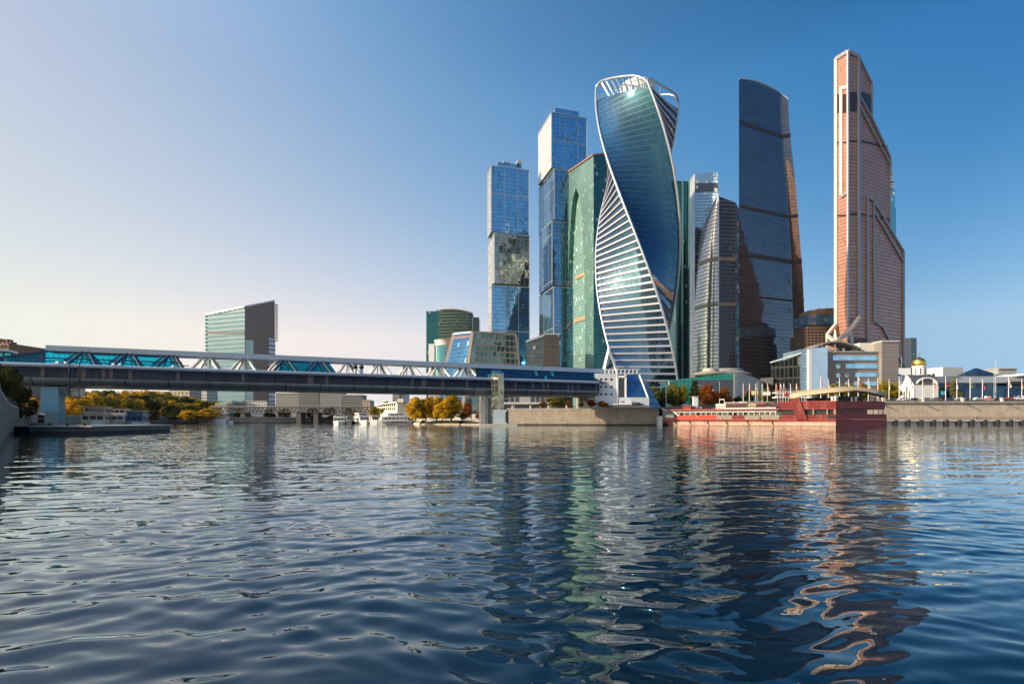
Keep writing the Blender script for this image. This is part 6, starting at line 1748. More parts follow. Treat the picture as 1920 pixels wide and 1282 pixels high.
def boat(name, label, px, d, L, Wd, decks, hullc, cabc, rz, group=None, blue=None, mast=True, bow=.28):
    """decks: list of (x0, x1, height) along the hull, local x to the bow"""
    t = thing(name, label, 'boat', (X(px, d), d, 0), group, rz)
    hh = L * .05 + .9
    st = [(-.5, .82), (-.45, .95), (0, 1.0), (.5 - bow, .95), (.5 - bow * .45, .6), (.5, .04)]
    m = MB()
    for s in (-1, 1):
        for (u0, w0), (u1, w1) in zip(st, st[1:]):
            e0, e1 = .25 * max(0, u0) * 2, .25 * max(0, u1) * 2
            q = [(u0 * L, s * w0 * Wd / 2 * .8, -.3), (u1 * L * (.96 if u1 > .4 else 1), s * w1 * Wd / 2 * .7, -.3), (u1 * L, s * w1 * Wd / 2, hh * (1 + e1)), (u0 * L, s * w0 * Wd / 2, hh * (1 + e0))]
            m.poly(q if s < 0 else q[::-1])
    m.poly([(-.5 * L, -.41 * Wd * .8, -.3), (-.5 * L, -.41 * Wd, hh), (-.5 * L, .41 * Wd, hh), (-.5 * L, .41 * Wd * .8, -.3)])
    m.poly([(u * L, -w * Wd / 2, hh * (1 + .25 * max(0, u) * 2) - .05) for u, w in st] + [(u * L, w * Wd / 2, hh * (1 + .25 * max(0, u) * 2) - .05) for u, w in reversed(st)])
    m.build('hull', hullc, t, w=False)
    MB().box(-.48 * L, .2 * L, -Wd * .505, Wd * .505, hh * .42, hh * .62).build('hull_stripe', blue or M_DARK, t, w=False)
    z = hh
    for k, (x0, x1, h) in enumerate(decks):
        wd = Wd * (.42 - .05 * k)
        sl = 0.5
        m = MB(); m.prism([(x0 * L, -wd), (x1 * L, -wd), (x1 * L, wd), (x0 * L, wd)], z, z + h, top=[(x0 * L, -wd), (x1 * L - sl, -wd), (x1 * L - sl, wd), (x0 * L, wd)]); m.build('cabin', cabc, t, w=False)
        nW = max(2, int((x1 - x0) * L / 2.3)); stp = ((x1 - x0) * L - 1.4) / nW
        for i in range(nW):
            xx = x0 * L + .5 + i * stp
            for s in (-1, 1):
                MB().box(xx, xx + stp * .68, s * wd - .05, s * wd + .05, z + h * .38, z + h * .78).build('window', M_DGLASS, t, w=False)
        for i in range(3):
            yy = -wd * .85 + i * wd * .6
            MB().box(x0 * L - .08, x0 * L + .08, yy, yy + wd * .45, z + h * .35, z + h * .82).build('stern_window', M_DGLASS, t, w=False)
            MB().box(x1 * L - .55, x1 * L + .03 - .2, yy, yy + wd * .48, z + h * .42, z + h * .84).build('front_window', M_DGLASS, t, w=False)
        MB().box(x0 * L - 1.0, x1 * L + .2, -wd - .35, wd + .35, z + h + .003, z + h + .16).build('deck_roof', M_OFFW if k % 2 else cabc, t, w=False)
        z += h + .16
    m = MB()
    x0, x1 = decks[0][0] * L - .8, decks[0][1] * L
    zz = hh + decks[0][2] + .16
    for s in (-1, 1):
        m.beam((x0, s * Wd * .44, zz + .9), (x1, s * Wd * .44, zz + .9), .07)
        for i in range(9): 
            xx = x0 + (x1 - x0) * i / 8; m.beam((xx, s * Wd * .44, zz), (xx, s * Wd * .44, zz + .9), .06)
    m.build('railing', M_WHITE, t, w=False)
    if mast:
        m = MB(); m.cyl((decks[-1][1] * L * .6, 0, z), (decks[-1][1] * L * .6, 0, z + 2.6), .09, .05, 6); m.beam((decks[-1][1] * L * .6, -.7, z + 1.6), (decks[-1][1] * L * .6, .7, z + 1.6), .08); m.build('mast', M_DARK, t, w=False)
    return t
M_BWHITE = plain('boat_white_paint', (.72, .68, .62), .4, var=.08, scale=.4)
M_BTAN = plain('boat_tan_paint', (.55, .42, .30), .5, var=.15, scale=.4)
M_BBLUE = plain('boat_blue_paint', (.05, .14, .30), .4, var=.1)
# three by the left pier
boat('passenger_boat', 'two deck cream houseboat nearest the blue grey pier', 181, 172, 17, 7.4, [(-.44, .30, 2.5), (-.44, .18, 2.5)], M_BWHITE, M_BTAN, R(-62), bow=.2, blue=M_DARK)
boat('passenger_boat', 'brown and white houseboat with a red pennant, between the cream one and the blue one', 221, 184, 17, 6.6, [(-.44, .3, 2.4), (-.4, .1, 2.1)], M_BTAN, M_BWHITE, R(-64), bow=.2, blue=M_RED)
boat('passenger_boat', 'small blue and white boat, rightmost of the three beside the yellow trees', 256, 188, 15, 6.0, [(-.42, .25, 2.3), (-.3, .1, 1.7)], M_BWHITE, M_BBLUE, R(-66), bow=.3, blue=M_BBLUE)
p = thing('mooring_pontoon', 'low mooring pontoon under the three left boats', 'pontoon', (X(215, 196), 196, 0))
MB().box(X(160, 200), X(270, 200), 198, 203, -.4, .9).build('pontoon_deck', M_DARK, p)
# middle group
boat('river_boat', 'stubby white river boat with dark window band, leftmost of the middle boats', 636, 296, 11, 7, [(-.42, .2, 2.2), (-.35, .05, 2.0)], M_BWHITE, M_BWHITE, R(-75), bow=.35)
boat('river_boat', 'dark river boat squeezed between two white ones', 658, 312, 18, 6, [(-.42, .25, 2.2)], M_DARK, M_LGREY, R(-70))
boat('river_boat', 'white river boat with a tall glazed cabin, left of the long yacht', 679, 303, 19, 6.5, [(-.42, .28, 2.3), (-.36, .1, 2.2)], M_BWHITE, M_BWHITE, R(-58))
boat('river_boat', 'small tan boat with a white roof just left of the long yacht', 697, 318, 18, 5, [(-.42, .3, 2.3)], M_BTAN, M_BWHITE, R(-50))
boat('motor_yacht', 'long white motor yacht moored below the boathouse', 733, 296, 24, 6.5, [(-.40, .22, 2.1), (-.3, .08, 1.9)], M_BWHITE, M_BWHITE, R(-168), bow=.4)
boat('motor_yacht', 'dark sterned white yacht tucked behind the long one, by the willows', 752, 304, 19, 6, [(-.40, .2, 2.0)], M_BWHITE, M_LGREY, R(-170), bow=.35, blue=M_DARK)
boat('cruise_boat', 'low white cruise boat with a long roof by the far left bank', 396, 372, 24, 6, [(-.42, .28, 2.3)], M_BWHITE, M_BWHITE, R(-6), mast=False)
boat('cruise_boat', 'small pale launch right behind the low cruise boat', 424, 376, 11, 4, [(-.3, .1, 1.2)], M_BWHITE, M_BWHITE, R(-4), mast=False)

# concrete landing stage at the left
ls = thing('landing_stage', 'dark concrete landing stage with yellow railing in front of the blue grey pier', 'landing stage', (X(100, 96), 96, 0))
MB().box(X(55, 96), X(172, 96), 96, 118, -.5, 1.35).build('concrete_block', M_STONE_D, ls)
MB().box(X(54, 95.6), X(173, 95.6), 95.6, 118.4, 1.353, 1.62).build('deck_slab', M_CONC, ls)
MB().box(X(18, 99), X(55, 97), 97.5, 116, -.5, 1.45).build('low_block', M_DARK, ls)
yr = plain('yellow_rail_paint', (.30, .22, .05), .5)
for (a, b2, dd) in ((22, 56, 98), (150, 168, 100)):
    m = MB(); xa, xb = X(a, dd), X(b2, dd); zz = 1.5 if a < 50 else 1.62
    m.beam((xa, dd, zz + 1.1), (xb, dd, zz + 1.1), .07); m.beam((xa, dd, zz + .55), (xb, dd, zz + .55), .05)
    for i in range(5): m.beam((xa + (xb - xa) * i / 4, dd, zz), (xa + (xb - xa) * i / 4, dd, zz + 1.1), .07)
    m.build('yellow_railing', yr, ls)
for k in range(4):
    x = X(62 + k * 33, 97); MB().cyl((x, 96.8, 1.62), (x, 96.8, 2.1), .16, .22, 10).build('bollard', M_DARK, ls)
# ================================================================ trees
def leaf_mat(name, c0, c1, c2, trans=.35):
    b = NB(name)
    co = b.n('ShaderNodeTexCoord').outputs['Object']
    oi = b.n('ShaderNodeObjectInfo')
    g = b.n('ShaderNodeNewGeometry')
    nz = b.noise(b.vm('ADD', co, b.vm('SCALE', b.n('ShaderNodeCombineXYZ').outputs[0], 1.0)), 0.35, 3, .6)
    rp = b.n('ShaderNodeValToRGB'); e = rp.color_ramp.elements
    e[0].position = .30; e[0].color = c0 + (1,); e[1].position = .72; e[1].color = c2 + (1,); x = e.new(.5); x.color = c1 + (1,)
    f = b.math('ADD', nz.outputs[0], b.math('MULTIPLY', b.math('SUBTRACT', g.outputs['Random Per Island'], .5), .38))
    f = b.math('ADD', f, b.math('MULTIPLY', b.math('SUBTRACT', oi.outputs['Random'], .5), .14))
    b.l(f, rp.inputs[0])
    d = b.n('ShaderNodeBsdfDiffuse'); b.l(rp.outputs[0], d.inputs[0])
    t = b.n('ShaderNodeBsdfTranslucent'); b.l(rp.outputs[0], t.inputs[0])
    mx = b.n('ShaderNodeMixShader'); mx.inputs[0].default_value = trans; b.l(d.outputs[0], mx.inputs[1]); b.l(t.outputs[0], mx.inputs[2])
    return b.surf(mx.outputs[0])
L_YEL = leaf_mat('yellow_autumn_leaves', (.24, .14, .010), (.62, .36, .015), (.80, .55, .05))
L_OLI = leaf_mat('olive_leaves', (.05, .055, .010), (.18, .165, .025), (.42, .34, .05))
L_ORA = leaf_mat('rust_orange_leaves', (.10, .03, .008), (.24, .07, .012), (.34, .13, .02))
L_DRK = leaf_mat('dark_green_leaves', (.012, .018, .006), (.035, .042, .012), (.07, .07, .02))
L_YGR = leaf_mat('yellow_green_leaves', (.07, .075, .01), (.22, .20, .025), (.40, .32, .04))
M_BARK = plain('bark', (.055, .04, .028), .9, var=.3, scale=2)
def crown_mesh(seed, h, r, base, nclump, per, leaf, droop=0.0, squash=1.0):
    rg = np.random.RandomState(seed)
    V = []; Fc = []
    for c in range(nclump):
        # clumps sit in an uneven egg
        for _ in range(20):
            u = rg.uniform(-1, 1, 3)
            if .25 < np.linalg.norm(u) < 1: break
        zc = base + (h - base) * (.5 + .46 * u[2])
        f = math.sqrt(max(.05, 1 - (u[2] * .92) ** 2)) * (1 - .18 * u[2])
        cx, cy = u[0] * r * f * .80, u[1] * r * f * .80
        cr = r * rg.uniform(.20, .38)
        n = int(per * rg.uniform(.7, 1.3))
        p = rg.normal(size=(n, 3)); p /= np.linalg.norm(p, axis=1)[:, None]; p *= (rg.uniform(.35, 1, n) ** .5)[:, None] * cr
        p[:, 2] *= .8 * squash
        if droop: p[:, 2] -= droop * (np.hypot(p[:, 0] + cx, p[:, 1] + cy) / r) ** 2 * rg.uniform(.4, 1.6, n) * cr * 2
        p += np.array([cx, cy, zc])
        a = rg.normal(size=(n, 3)); a /= np.linalg.norm(a, axis=1)[:, None]
        b2 = np.cross(a, rg.normal(size=(n, 3))); b2 /= np.linalg.norm(b2, axis=1)[:, None]
        s = leaf * rg.uniform(.6, 1.3, (n, 1))
        i0 = len(V) * 0 + sum(len(x) for x in V)
        q = np.stack([p - a * s, p + b2 * s * .6, p + a * s, p - b2 * s * .6], 1).reshape(-1, 3)
        V.append(q)
        idx = np.arange(n)[:, None] * 4 + np.arange(4)[None] + i0
        Fc.append(idx)
    V = np.concatenate(V); Fc = np.concatenate(Fc)
    return V, Fc
def make_tree(name, label, mat, seed, h, r, base, nclump, per, leaf, droop=0, group=None, cat='tree', lean=0):
    t = thing(name, label, cat, (0, 0, 0), group)
    V, Fc = crown_mesh(seed, h, r, base, nclump, per, leaf, droop)
    me = bpy.data.meshes.new('crown'); me.from_pydata(V.tolist(), [], Fc.tolist()); me.materials.append(mat)
    o = bpy.data.objects.new('crown', me); COL.objects.link(o); o.parent = t
    rg = random.Random(seed)
    m = MB(); top = h * .72; pts = [Vector((0, 0, -.3))]
    for i in range(1, 6): pts.append(Vector((rg.uniform(-.15, .15) * i * .5, rg.uniform(-.15, .15) * i * .5, top * i / 5)))
    r0 = h * .022 + .05
    for i, (a, b2) in enumerate(zip(pts, pts[1:])): m.cyl(a, b2, r0 * (1 - i * .16), r0 * (1 - (i + 1) * .16), 7)
    m.build('trunk', M_BARK, t, w=False)
    m = MB()
    for k in range(9):
        a = pts[1 + k % 4].lerp(pts[2 + k % 4], rg.random()); th = rg.uniform(0, 6.28); l = r * rg.uniform(.5, .85)
        mid = a + Vector((math.cos(th) * l * .5, math.sin(th) * l * .5, l * .35)); e = a + Vector((math.cos(th) * l, math.sin(th) * l, l * .6))
        m.cyl(a, mid, r0 * .45, r0 * .3, 5); m.cyl(mid, e, r0 * .3, r0 * .1, 5)
    m.build('branches', M_BARK, t, w=False)
    return t
PROTO = {}
def tree(kind, label, px, d, y_top, wpx, z0, group=None, name='tree'):
    """stand a tree of a kind at column px, depth d, its top seen at row y_top, crown wpx photo pixels wide"""
    spec = dict(willow=(L_YEL, 12, 5.2, .9, 60, 170, .30, .5), olive=(L_OLI, 12, 5, 1.5, 42, 140, .30, 0), orange=(L_ORA, 11, 5, 1.0, 44, 150, .28, 0),
                dark=(L_DRK, 12, 5, .8, 40, 130, .32, 0), yellow=(L_YEL, 12, 5, 1.0, 40, 110, .34, 0), ygreen=(L_YGR, 11, 4.6, 1.2, 42, 130, .30, 0),
                poplar=(L_YGR, 12, 1.7, .8, 30, 90, .24, 0), fardark=(L_DRK, 12, 5.5, .5, 34, 80, .45, 0), farolive=(L_OLI, 12, 5.5, .6, 34, 80, .45, 0))[kind]
    H = Z(y_top, d) - z0; Wr = wpx / F * d / 2
    v = random.choice((0, 1, 2)); key = (kind, v)
    if key not in PROTO:
        PROTO[key] = make_tree(name, label, spec[0], hash(kind) % 7 + len(PROTO) * 13 + v, spec[1], spec[2], spec[3], spec[4], spec[5], spec[6], spec[7], group)
        t = PROTO[key]
    else:
        t = dup(PROTO[key])
    t.location = (X(px, d), d, z0); t.rotation_euler = (0, 0, random.uniform(0, 6.28))
    t.scale = (Wr / spec[2], Wr / spec[2], H / spec[1])
    tag(t, label, 'tree', group)
    if not group and 'group' in t: del t['group']
    return t
random.seed(21)
# willows on the sloping quay
G = 'yellow willows on the sloping quay'
tree('willow', 'tall yellow willow, leftmost of the row on the sloping quay', 779, 272, 745, 44, 2.3, G, 'willow_tree')
tree('willow', 'yellow willow second from the left in the row on the sloping quay', 799, 274, 743, 42, 2.3, G, 'willow_tree')
tree('willow', 'yellow willow in the middle of the row on the sloping quay', 819, 276, 743, 42, 2.3, G, 'willow_tree')
tree('willow', 'biggest yellow willow, right end of the row on the sloping quay', 846, 270, 738, 54, 2.3, G, 'willow_tree')
tree('willow', 'lower yellow willow in front of the gap beside the biggest one', 829, 268, 750, 38, 2.3, G, 'willow_tree')
tree('orange', 'red orange tree behind the right end of the willows', 876, 300, 753, 26, 2.3)
tree('dark', 'round dark green bush at the foot of the biggest willow', 868, 268, 773, 20, 2.3)
tree('orange', 'low orange bush beside the white leg of the bridge pier', 897, 268, 772, 14, 2.3)
# terrace trees, middle
tree('olive', 'broad olive tree on the embankment below the footbridge', 1042, 256, 741, 42, 8)
tree('orange', 'small orange tree left of the broad olive one below the footbridge', 1018, 258, 752, 18, 8)
tree('orange', 'orange bush in front of the porthole wall', 1108, 229, 748, 20, 8)
tree('orange', 'russet bush at the right of the orange one by the porthole wall', 1130, 228, 751, 24, 8)
tree('ygreen', 'yellowish bush left of the orange one by the porthole wall', 1090, 230, 753, 14, 8)
tree('orange', 'brown bush standing behind the embankment railing under the footbridge', 1066, 252, 751, 14, 8)
for i, (px, y, w, k, lab) in enumerate(((1224, 722, 28, 'olive', 'olive tree next to the blue glass hall'), (1246, 726, 30, 'dark', 'dark bushy tree at the foot of the twisted tower'), (1262, 720, 30, 'olive', 'olive tree at the foot of the twisted tower, right of the dark one'),
                                       (1279, 717, 26, 'ygreen', 'bright yellow green tree just right of the twisted tower'), (1236, 740, 34, 'dark', 'low dark hedge tree left of the street lamp by the red boat'), (1270, 741, 36, 'dark', 'low dark hedge tree right of the street lamp by the red boat'))):
    tree(k, lab, px, 256 + i, y, w, 8)
tree('orange', 'large round rust orange tree behind the bow of the red boat', 1328, 258, 719, 44, 8)
tree('orange', 'smaller rust orange tree touching the large round one', 1357, 260, 724, 32, 8)
tree('dark', 'dark evergreen in front of the teal lattice glass', 1303, 280, 713, 26, 8)
for px, y, w, k, lab in ((1404, 732, 22, 'dark', 'dark bush under the first flags'), (1434, 728, 26, 'olive', 'olive tree under the flags left of the white deck'), (1452, 731, 22, 'ygreen', 'yellowish tree next to the white deck'), (1384, 740, 20, 'dark', 'low dark bush beside the curved grey wall'),
                         (1562, 716, 30, 'ygreen', 'yellow green tree above the canopy, leftmost'), (1590, 718, 34, 'olive', 'olive tree above the canopy of the red boat'), (1618, 719, 30, 'olive', 'olive tree above the dark end of the canopy'),
                         (1657, 713, 24, 'ygreen', 'yellow green tree below the stair tower'), (1676, 716, 26, 'ygreen', 'yellow green tree between the stair tower and the church'), (1540, 735, 22, 'dark', 'small dark tree in front of the mirror glass bay')):
    tree(k, lab, px, 262, y, w, 10.7 if px > 1440 else 9)
tree('poplar', 'slender poplar right of the church among the flags', 1788, 262, 704, 13, 10.7)
tree('ygreen', 'tiny young tree right of the slender poplar', 1800, 262, 733, 9, 10.7)
tree('dark', 'dark bushes against the dark glazing right of the church', 1768, 300, 726, 26, 10.7)
# left bank
tree('dark', 'big dark tree overhanging the left river wall', 20, 118, 688, 66, 1.6)
tree('dark', 'dark tree at the left frame edge above the river wall', -16, 96, 668, 60, 1.6)
tree('dark', 'lower dark tree beside the big one on the left bank', 38, 140, 722, 50, 1.6)
for i, (px, y, w, k, lab) in enumerate(((56, 742, 34, 'yellow', 'yellow tree between the dark tree and the blue grey pier'), (76, 748, 26, 'yellow', 'small yellow tree touching the left side of the blue grey pier'),
        (140, 735, 44, 'yellow', 'full yellow tree just right of the blue grey pier'), (160, 740, 36, 'yellow', 'yellow tree above the cream houseboat'), (180, 733, 44, 'yellow', 'tall yellow tree behind the cream houseboat'),
        (204, 742, 36, 'ygreen', 'yellow green tree behind the brown houseboat'), (224, 741, 38, 'yellow', 'golden tree behind the brown houseboat'), (246, 748, 34, 'farolive', 'olive tree behind the blue boat'),
        (262, 745, 32, 'yellow', 'golden tree right of the blue boat'), (284, 748, 34, 'fardark', 'dark tree at the far left bank, right of the blue boat'))):
    tree(k, lab, px, 232 + i * 7, y, w, 1.6)
random.seed(5)
kinds = ['yellow', 'yellow', 'farolive', 'yellow', 'fardark', 'ygreen', 'farolive']
words = dict(yellow='golden', farolive='olive', fardark='dark green', ygreen='yellow green')
used = set()
for i in range(58):
    px = 108 + (i * 37 % 300); row = i % 3
    d = 330 + row * 55 + random.uniform(-15, 15)
    if px > 300: d += 25
    y = (758, 743, 731)[row] + random.uniform(-5, 4) + max(0, px - 280) * (.10, .14, .18)[row]
    k = random.choice(kinds)
    z0 = 1.6 if row == 0 else (5 if row == 1 else 10)
    tree(k, '%s tree in the wood on the slope under the left half of the footbridge' % words[k], px, d, min(y, 776), random.uniform(28, 44), z0, '%s trees of the wooded slope' % words[k])
for px, y, w, k, lab in ((318, 765, 30, 'yellow', 'golden tree at the waterside left of the low cruise boat'), (340, 762, 30, 'yellow', 'orange golden tree behind the low cruise boat'), (362, 764, 28, 'yellow', 'golden tree above the roof of the low cruise boat'),
                         (388, 766, 26, 'yellow', 'golden tree above the small pale launch'), (404, 768, 22, 'ygreen', 'rounded yellow green tree right of the golden ones by the launch'), (384, 752, 30, 'fardark', 'dark tree behind the golden ones, below the slanting roofed tower'),
                         (446, 764, 24, 'fardark', 'dark tree left of the first pier of the truss bridge'), (468, 774, 12, 'yellow', 'tiny golden tree under the truss bridge'), (703, 760, 34, 'farolive', 'olive tree behind the boathouse roof'),
                         (726, 752, 40, 'ygreen', 'yellowish green tree rising over the boathouse roof'), (620, 762, 34, 'fardark', 'dark tree in front of the institute blocks'), (655, 764, 30, 'farolive', 'olive tree right of the institute blocks'), (585, 764, 34, 'fardark', 'dark tree in front of the taller institute block'), (535, 764, 30, 'farolive', 'olive tree in front of the long institute block'), (505, 766, 30, 'fardark', 'dark tree left of the long institute block')):
    tree(k, lab, px, 410 if px < 700 else 345, y, w, 1.6)

# ================================================================ flags, lamps, cars, people
def flag_mat(name, cols):
    b = NB(name); uv = b.n('ShaderNodeUVMap').outputs[0]; sp = b.n('ShaderNodeSeparateXYZ'); b.l(uv, sp.inputs[0])
    rp = b.n('ShaderNodeValToRGB'); rp.color_ramp.interpolation = 'CONSTANT'
    e = rp.color_ramp.elements; e[0].position = 0; e[0].color = cols[0] + (1,)
    e[1].position = 1 / len(cols); e[1].color = cols[min(1, len(cols) - 1)] + (1,)
    for i in range(2, len(cols)):
        x = e.new(i / len(cols)); x.color = cols[i] + (1,)
    b.l(sp.outputs[0], rp.inputs[0])
    return b.surf(b.bsdf(Base_Color=rp.outputs[0], Roughness=.7).outputs[0])
RD, WH, BL, YE, GN = (.65, .03, .03), (.75, .73, .70), (.03, .08, .35), (.65, .5, .06), (.05, .25, .12)
FM = {'plain red': flag_mat('flag_cloth_red', [RD]), 'white and red': flag_mat('flag_cloth_white_red', [WH, RD]), 'red and white': flag_mat('flag_cloth_red_white', [RD, WH]),
      'white, blue and red': flag_mat('flag_cloth_tricolour', [WH, BL, RD]), 'yellow and green': flag_mat('flag_cloth_yellow_green', [YE, GN]), 'mostly white': flag_mat('flag_cloth_white', [WH]), 'red and yellow': flag_mat('flag_cloth_red_yellow', [RD, YE])}
def make_flag(kind, label, h):
    t = thing('flagpole', label, 'flagpole', (0, 0, 0), 'flagpoles along the embankment')
    m = MB(); m.cyl((0, 0, 0), (0, 0, h), .13, .08, 8); m.lathe((0, 0, h), [(.0, .25), (.15, .1), (0, 0)][::-1], 8); m.build('pole', M_WHITE, t, w=False)
    m = MB()
    def fn(u, v):      # limp cloth hanging in folds from the top
        fall = u * u * .9 + u * .25
        x = .12 + u * (.75 - .25 * v) + .14 * math.sin(v * 7 + u * 5) * u
        y = .28 * math.sin(u * 9 + v * 3) * u
        return (x, y, h - .5 - (1 - v) * 2.2 - fall * 2.6)
    m.grid(fn, 10, 12, lambda u, v: (min(.999, 1 - v), u)); m.build('cloth', FM[kind], t, w=False, smooth=True)
    return t
fl = [(1393.5, 'plain red', 'first'), (1405, 'plain red', ''), (1417, 'red and yellow', ''), (1429, 'yellow and green', ''), (1439, 'red and white', ''), (1455, 'plain red', ''), (1463, 'white and red', ''), (1469.5, 'white, blue and red', ''), (1482, 'white, blue and red', ''), (1493, 'red and yellow', ''),
      (1539, 'plain red', ''), (1553, 'mostly white', ''), (1574, 'yellow and green', ''), (1591, 'red and white', ''), (1609, 'white and red', ''), (1628, 'mostly white', ''), (1646, 'plain red', ''), (1667, 'red and yellow', ''), (1686, 'mostly white', ''), (1707, 'plain red', ''), (1730, 'red and yellow', ''), (1750, 'white and red', ''),
      (1773, 'plain red', ''), (1794, 'red and white', ''), (1819, 'yellow and green', ''), (1842, 'plain red', ''), (1891, 'red and white', ''), (1916, 'red and yellow', '')]
ordn = ['first', 'second', 'third', 'fourth', 'fifth', 'sixth', 'seventh', 'eighth', 'ninth', 'tenth', 'eleventh', 'twelfth', 'thirteenth', 'fourteenth', 'fifteenth', 'sixteenth', 'seventeenth', 'eighteenth', 'nineteenth', 'twentieth', 'twenty-first', 'twenty-second', 'twenty-third', 'twenty-fourth', 'twenty-fifth', 'twenty-sixth', 'twenty-seventh', 'last']
FP = {}
for i, (px, k, _) in enumerate(fl):
    lab = 'pole with limp %s flag, %s from the left in the row' % (k, ordn[i]) if i < 27 else 'white pole with a limp red and yellow flag at the right end of the row'
    if k not in FP: FP[k] = t = make_flag(k, lab, 13.2)
    else: t = dup(FP[k])
    t['label'] = lab
    z0 = 10.7 if px > 1440 else 8.6
    top = Z((708, 711, 706, 710)[i % 4] if px > 1500 else 719, 252)
    t.location = (X(px, 252), 252, z0); t.scale = (1.15, 1.15, (top - z0) / 13.2); t.rotation_euler = (0, 0, random.uniform(-.5, .5))
def lamp(px, d, ytop, z0, arm, label):
    t = thing('street_lamp', label, 'street lamp', (X(px, d), d, z0)); h = Z(ytop, d) - z0
    MB().cyl((0, 0, 0), (0, 0, h), .16, .09, 8).build('pole', M_LGREY, t, w=False)
    for s in arm:
        pts = [Vector((0, 0, h - .1)), Vector((s * .5, 0, h + .9)), Vector((s * 1.6, 0, h + 1.5)), Vector((s * 2.6, 0, h + 1.6))]
        m = MB(); m.tube(pts, .07, 6); m.build('arm', M_LGREY, t, w=False)
        m = MB(); m.beam(pts[-1] + Vector((s * -.2, 0, 0)), pts[-1] + Vector((s * 1.1, 0, .12)), .38, .18); m.build('lamp_head', M_LGREY, t, w=False)
    return t
lamp(1867, 254, 677, 10.7, (1,), 'tall curved street lamp with its head to the right, right side skyline')
lamp(1864, 262, 690, 10.7, (-1,), 'shorter street lamp with a dark head to the left, beside the tall curved one')
lamp(1100, 250, 703, 8, (), 'thin bare lamp pole in front of the footbridge end')
lamp(1249, 250, 724, 8, (-1,), 'street lamp rising from the trees by the twisted tower')
lamp(1349, 256, 714, 8, (), 'thin bare lamp pole between the two rust orange trees')
lamp(1421, 256, 716, 8.5, (), 'thin bare lamp pole among the first flags')
lamp(1322, 262, 728, 8, (-1,), 'small curved lamp before the large rust orange tree')
lamp(1690, 300, 668, 10.7, (), 'thin mast in front of the slim beige tower')
# advertising boards
def board(px, d, y0, y1, w, mat, label):
    t = thing('advertising_board', label, 'sign', (X(px, d), d, 8))
    MB().box(X(px - w / 2, d), X(px + w / 2, d), d, d + .3, Z(y1, d), Z(y0, d)).build('panel', mat, t)
    MB().cyl((X(px, d), d + .15, 8), (X(px, d), d + .15, Z(y1, d)), .15, n=6).build('post', M_DARK, t)
board(1438, 250, 734.5, 741, 13, M_WHITE, 'white blank advertising board on a post under the flags')
board(1414, 250, 732.5, 740, 8, plain('yellow_board', (.6, .62, .3), .5), 'pale yellow square board left of the white one')
board(1769, 258, 733, 740, 8, plain('blue_board', (.04, .35, .6), .5), 'blue square traffic board right of the church')
MB_ = thing('kiosk', 'small white kiosk by the rust orange tree', 'kiosk', (X(1305, 252), 252, 8))
MB().prism([(X(1301, 252), 252), (X(1309, 252), 252), (X(1309, 252), 254), (X(1301, 252), 254)], 8, Z(744, 252)).build('wall', M_WHITE, MB_)
MB().box(X(1300, 252), X(1310, 252), 251.6, 254.4, Z(744, 252) + .003, Z(743, 252)).build('roof', M_CONC_W, MB_)

def make_car(label, paint, van=False):
    t = thing('van' if van else 'parked_car', label, 'van' if van else 'car', (0, 0, 0), None)
    prof = [(-2.2, .35), (2.2, .35), (2.25, .75), (2.1, .95), (1.2, 1.05), (.6, 1.48), (-1.1, 1.5), (-1.8, 1.05), (-2.2, .95)] if not van else [(-2.7, .4), (2.7, .4), (2.75, 1.0), (2.4, 1.35), (1.8, 2.2), (-2.65, 2.3)]
    w = .88 if not van else 1.0
    m = MB(); m.poly([(x, -w, z) for x, z in prof]); m.poly([(x, w, z) for x, z in prof][::-1])
    for (x0, z0), (x1, z1) in zip(prof, prof[1:] + prof[:1]): m.poly([(x0, -w, z0), (x0, w, z0), (x1, w, z1), (x1, -w, z1)])
    m.build('body', paint, t, w=False)
    wn = [(1.05, 1.06), (.55, 1.42), (-1.05, 1.43), (-1.6, 1.06)] if not van else [(2.25, 1.4), (1.75, 2.0), (.4, 2.05), (.4, 1.4)]
    for s in (-1, 1):
        q = [(x, s * (w + .01), z) for x, z in wn]
        MB().poly(q if s > 0 else q[::-1]).build('side_window', M_DGLASS, t, w=False)
    MB().poly([(1.22, -w * .9, 1.07), (1.22, w * .9, 1.07), (.62, w * .85, 1.47), (.62, -w * .85, 1.47)] if not van else [(2.43, -.9, 1.37), (2.43, .9, 1.37), (1.84, .85, 2.17), (1.84, -.85, 2.17)]).build('windscreen', M_DGLASS, t, w=False)
    for x in ((-1.35, 1.4) if not van else (-1.8, 1.8)):
        for s in (-1, 1):
            o = MB().cyl((x, s * (w - .18), .34), (x, s * (w + .03), .34), .34, n=14).build('wheel', M_BLACK, t, w=False)
            MB().cyl((x, s * (w + .031), .34), (x, s * (w + .045), .34), .19, n=10).build('rim', M_ALU, o, w=False)
    return t
P_ = {n: plain('car_paint_' + n, c, .25, .1, var=.03) for n, c in dict(white=(.75, .75, .75), black=(.02, .02, .022), silver=(.42, .43, .45), red=(.5, .03, .03), blue=(.04, .1, .28), grey=(.15, .15, .16)).items()}
CP = {}
def car(px, d, z0, colr, label, rz=0, van=False):
    k = (colr, van)
    if k not in CP: CP[k] = t = make_car(label, P_[colr], van)
    else: t = dup(CP[k])
    t['label'] = label; t.location = (X(px, d), d, z0); t.rotation_euler = (0, 0, rz); return t
for c in ((1893, 'red', 'red car right of the orange and white barriers', 0), (1834, 'white', 'white car left of the orange and white barriers', .1), (1800, 'silver', 'silver car below the small young tree', 0), (1693, 'white', 'white car at the left corner of the church', 3.1), (1757, 'grey', 'grey car at the right corner of the church', 0), (1876, 'black', 'black car under the tall curved street lamp', 0)):
    car(c[0], 249.5, 12.0, c[1], c[2], c[3])
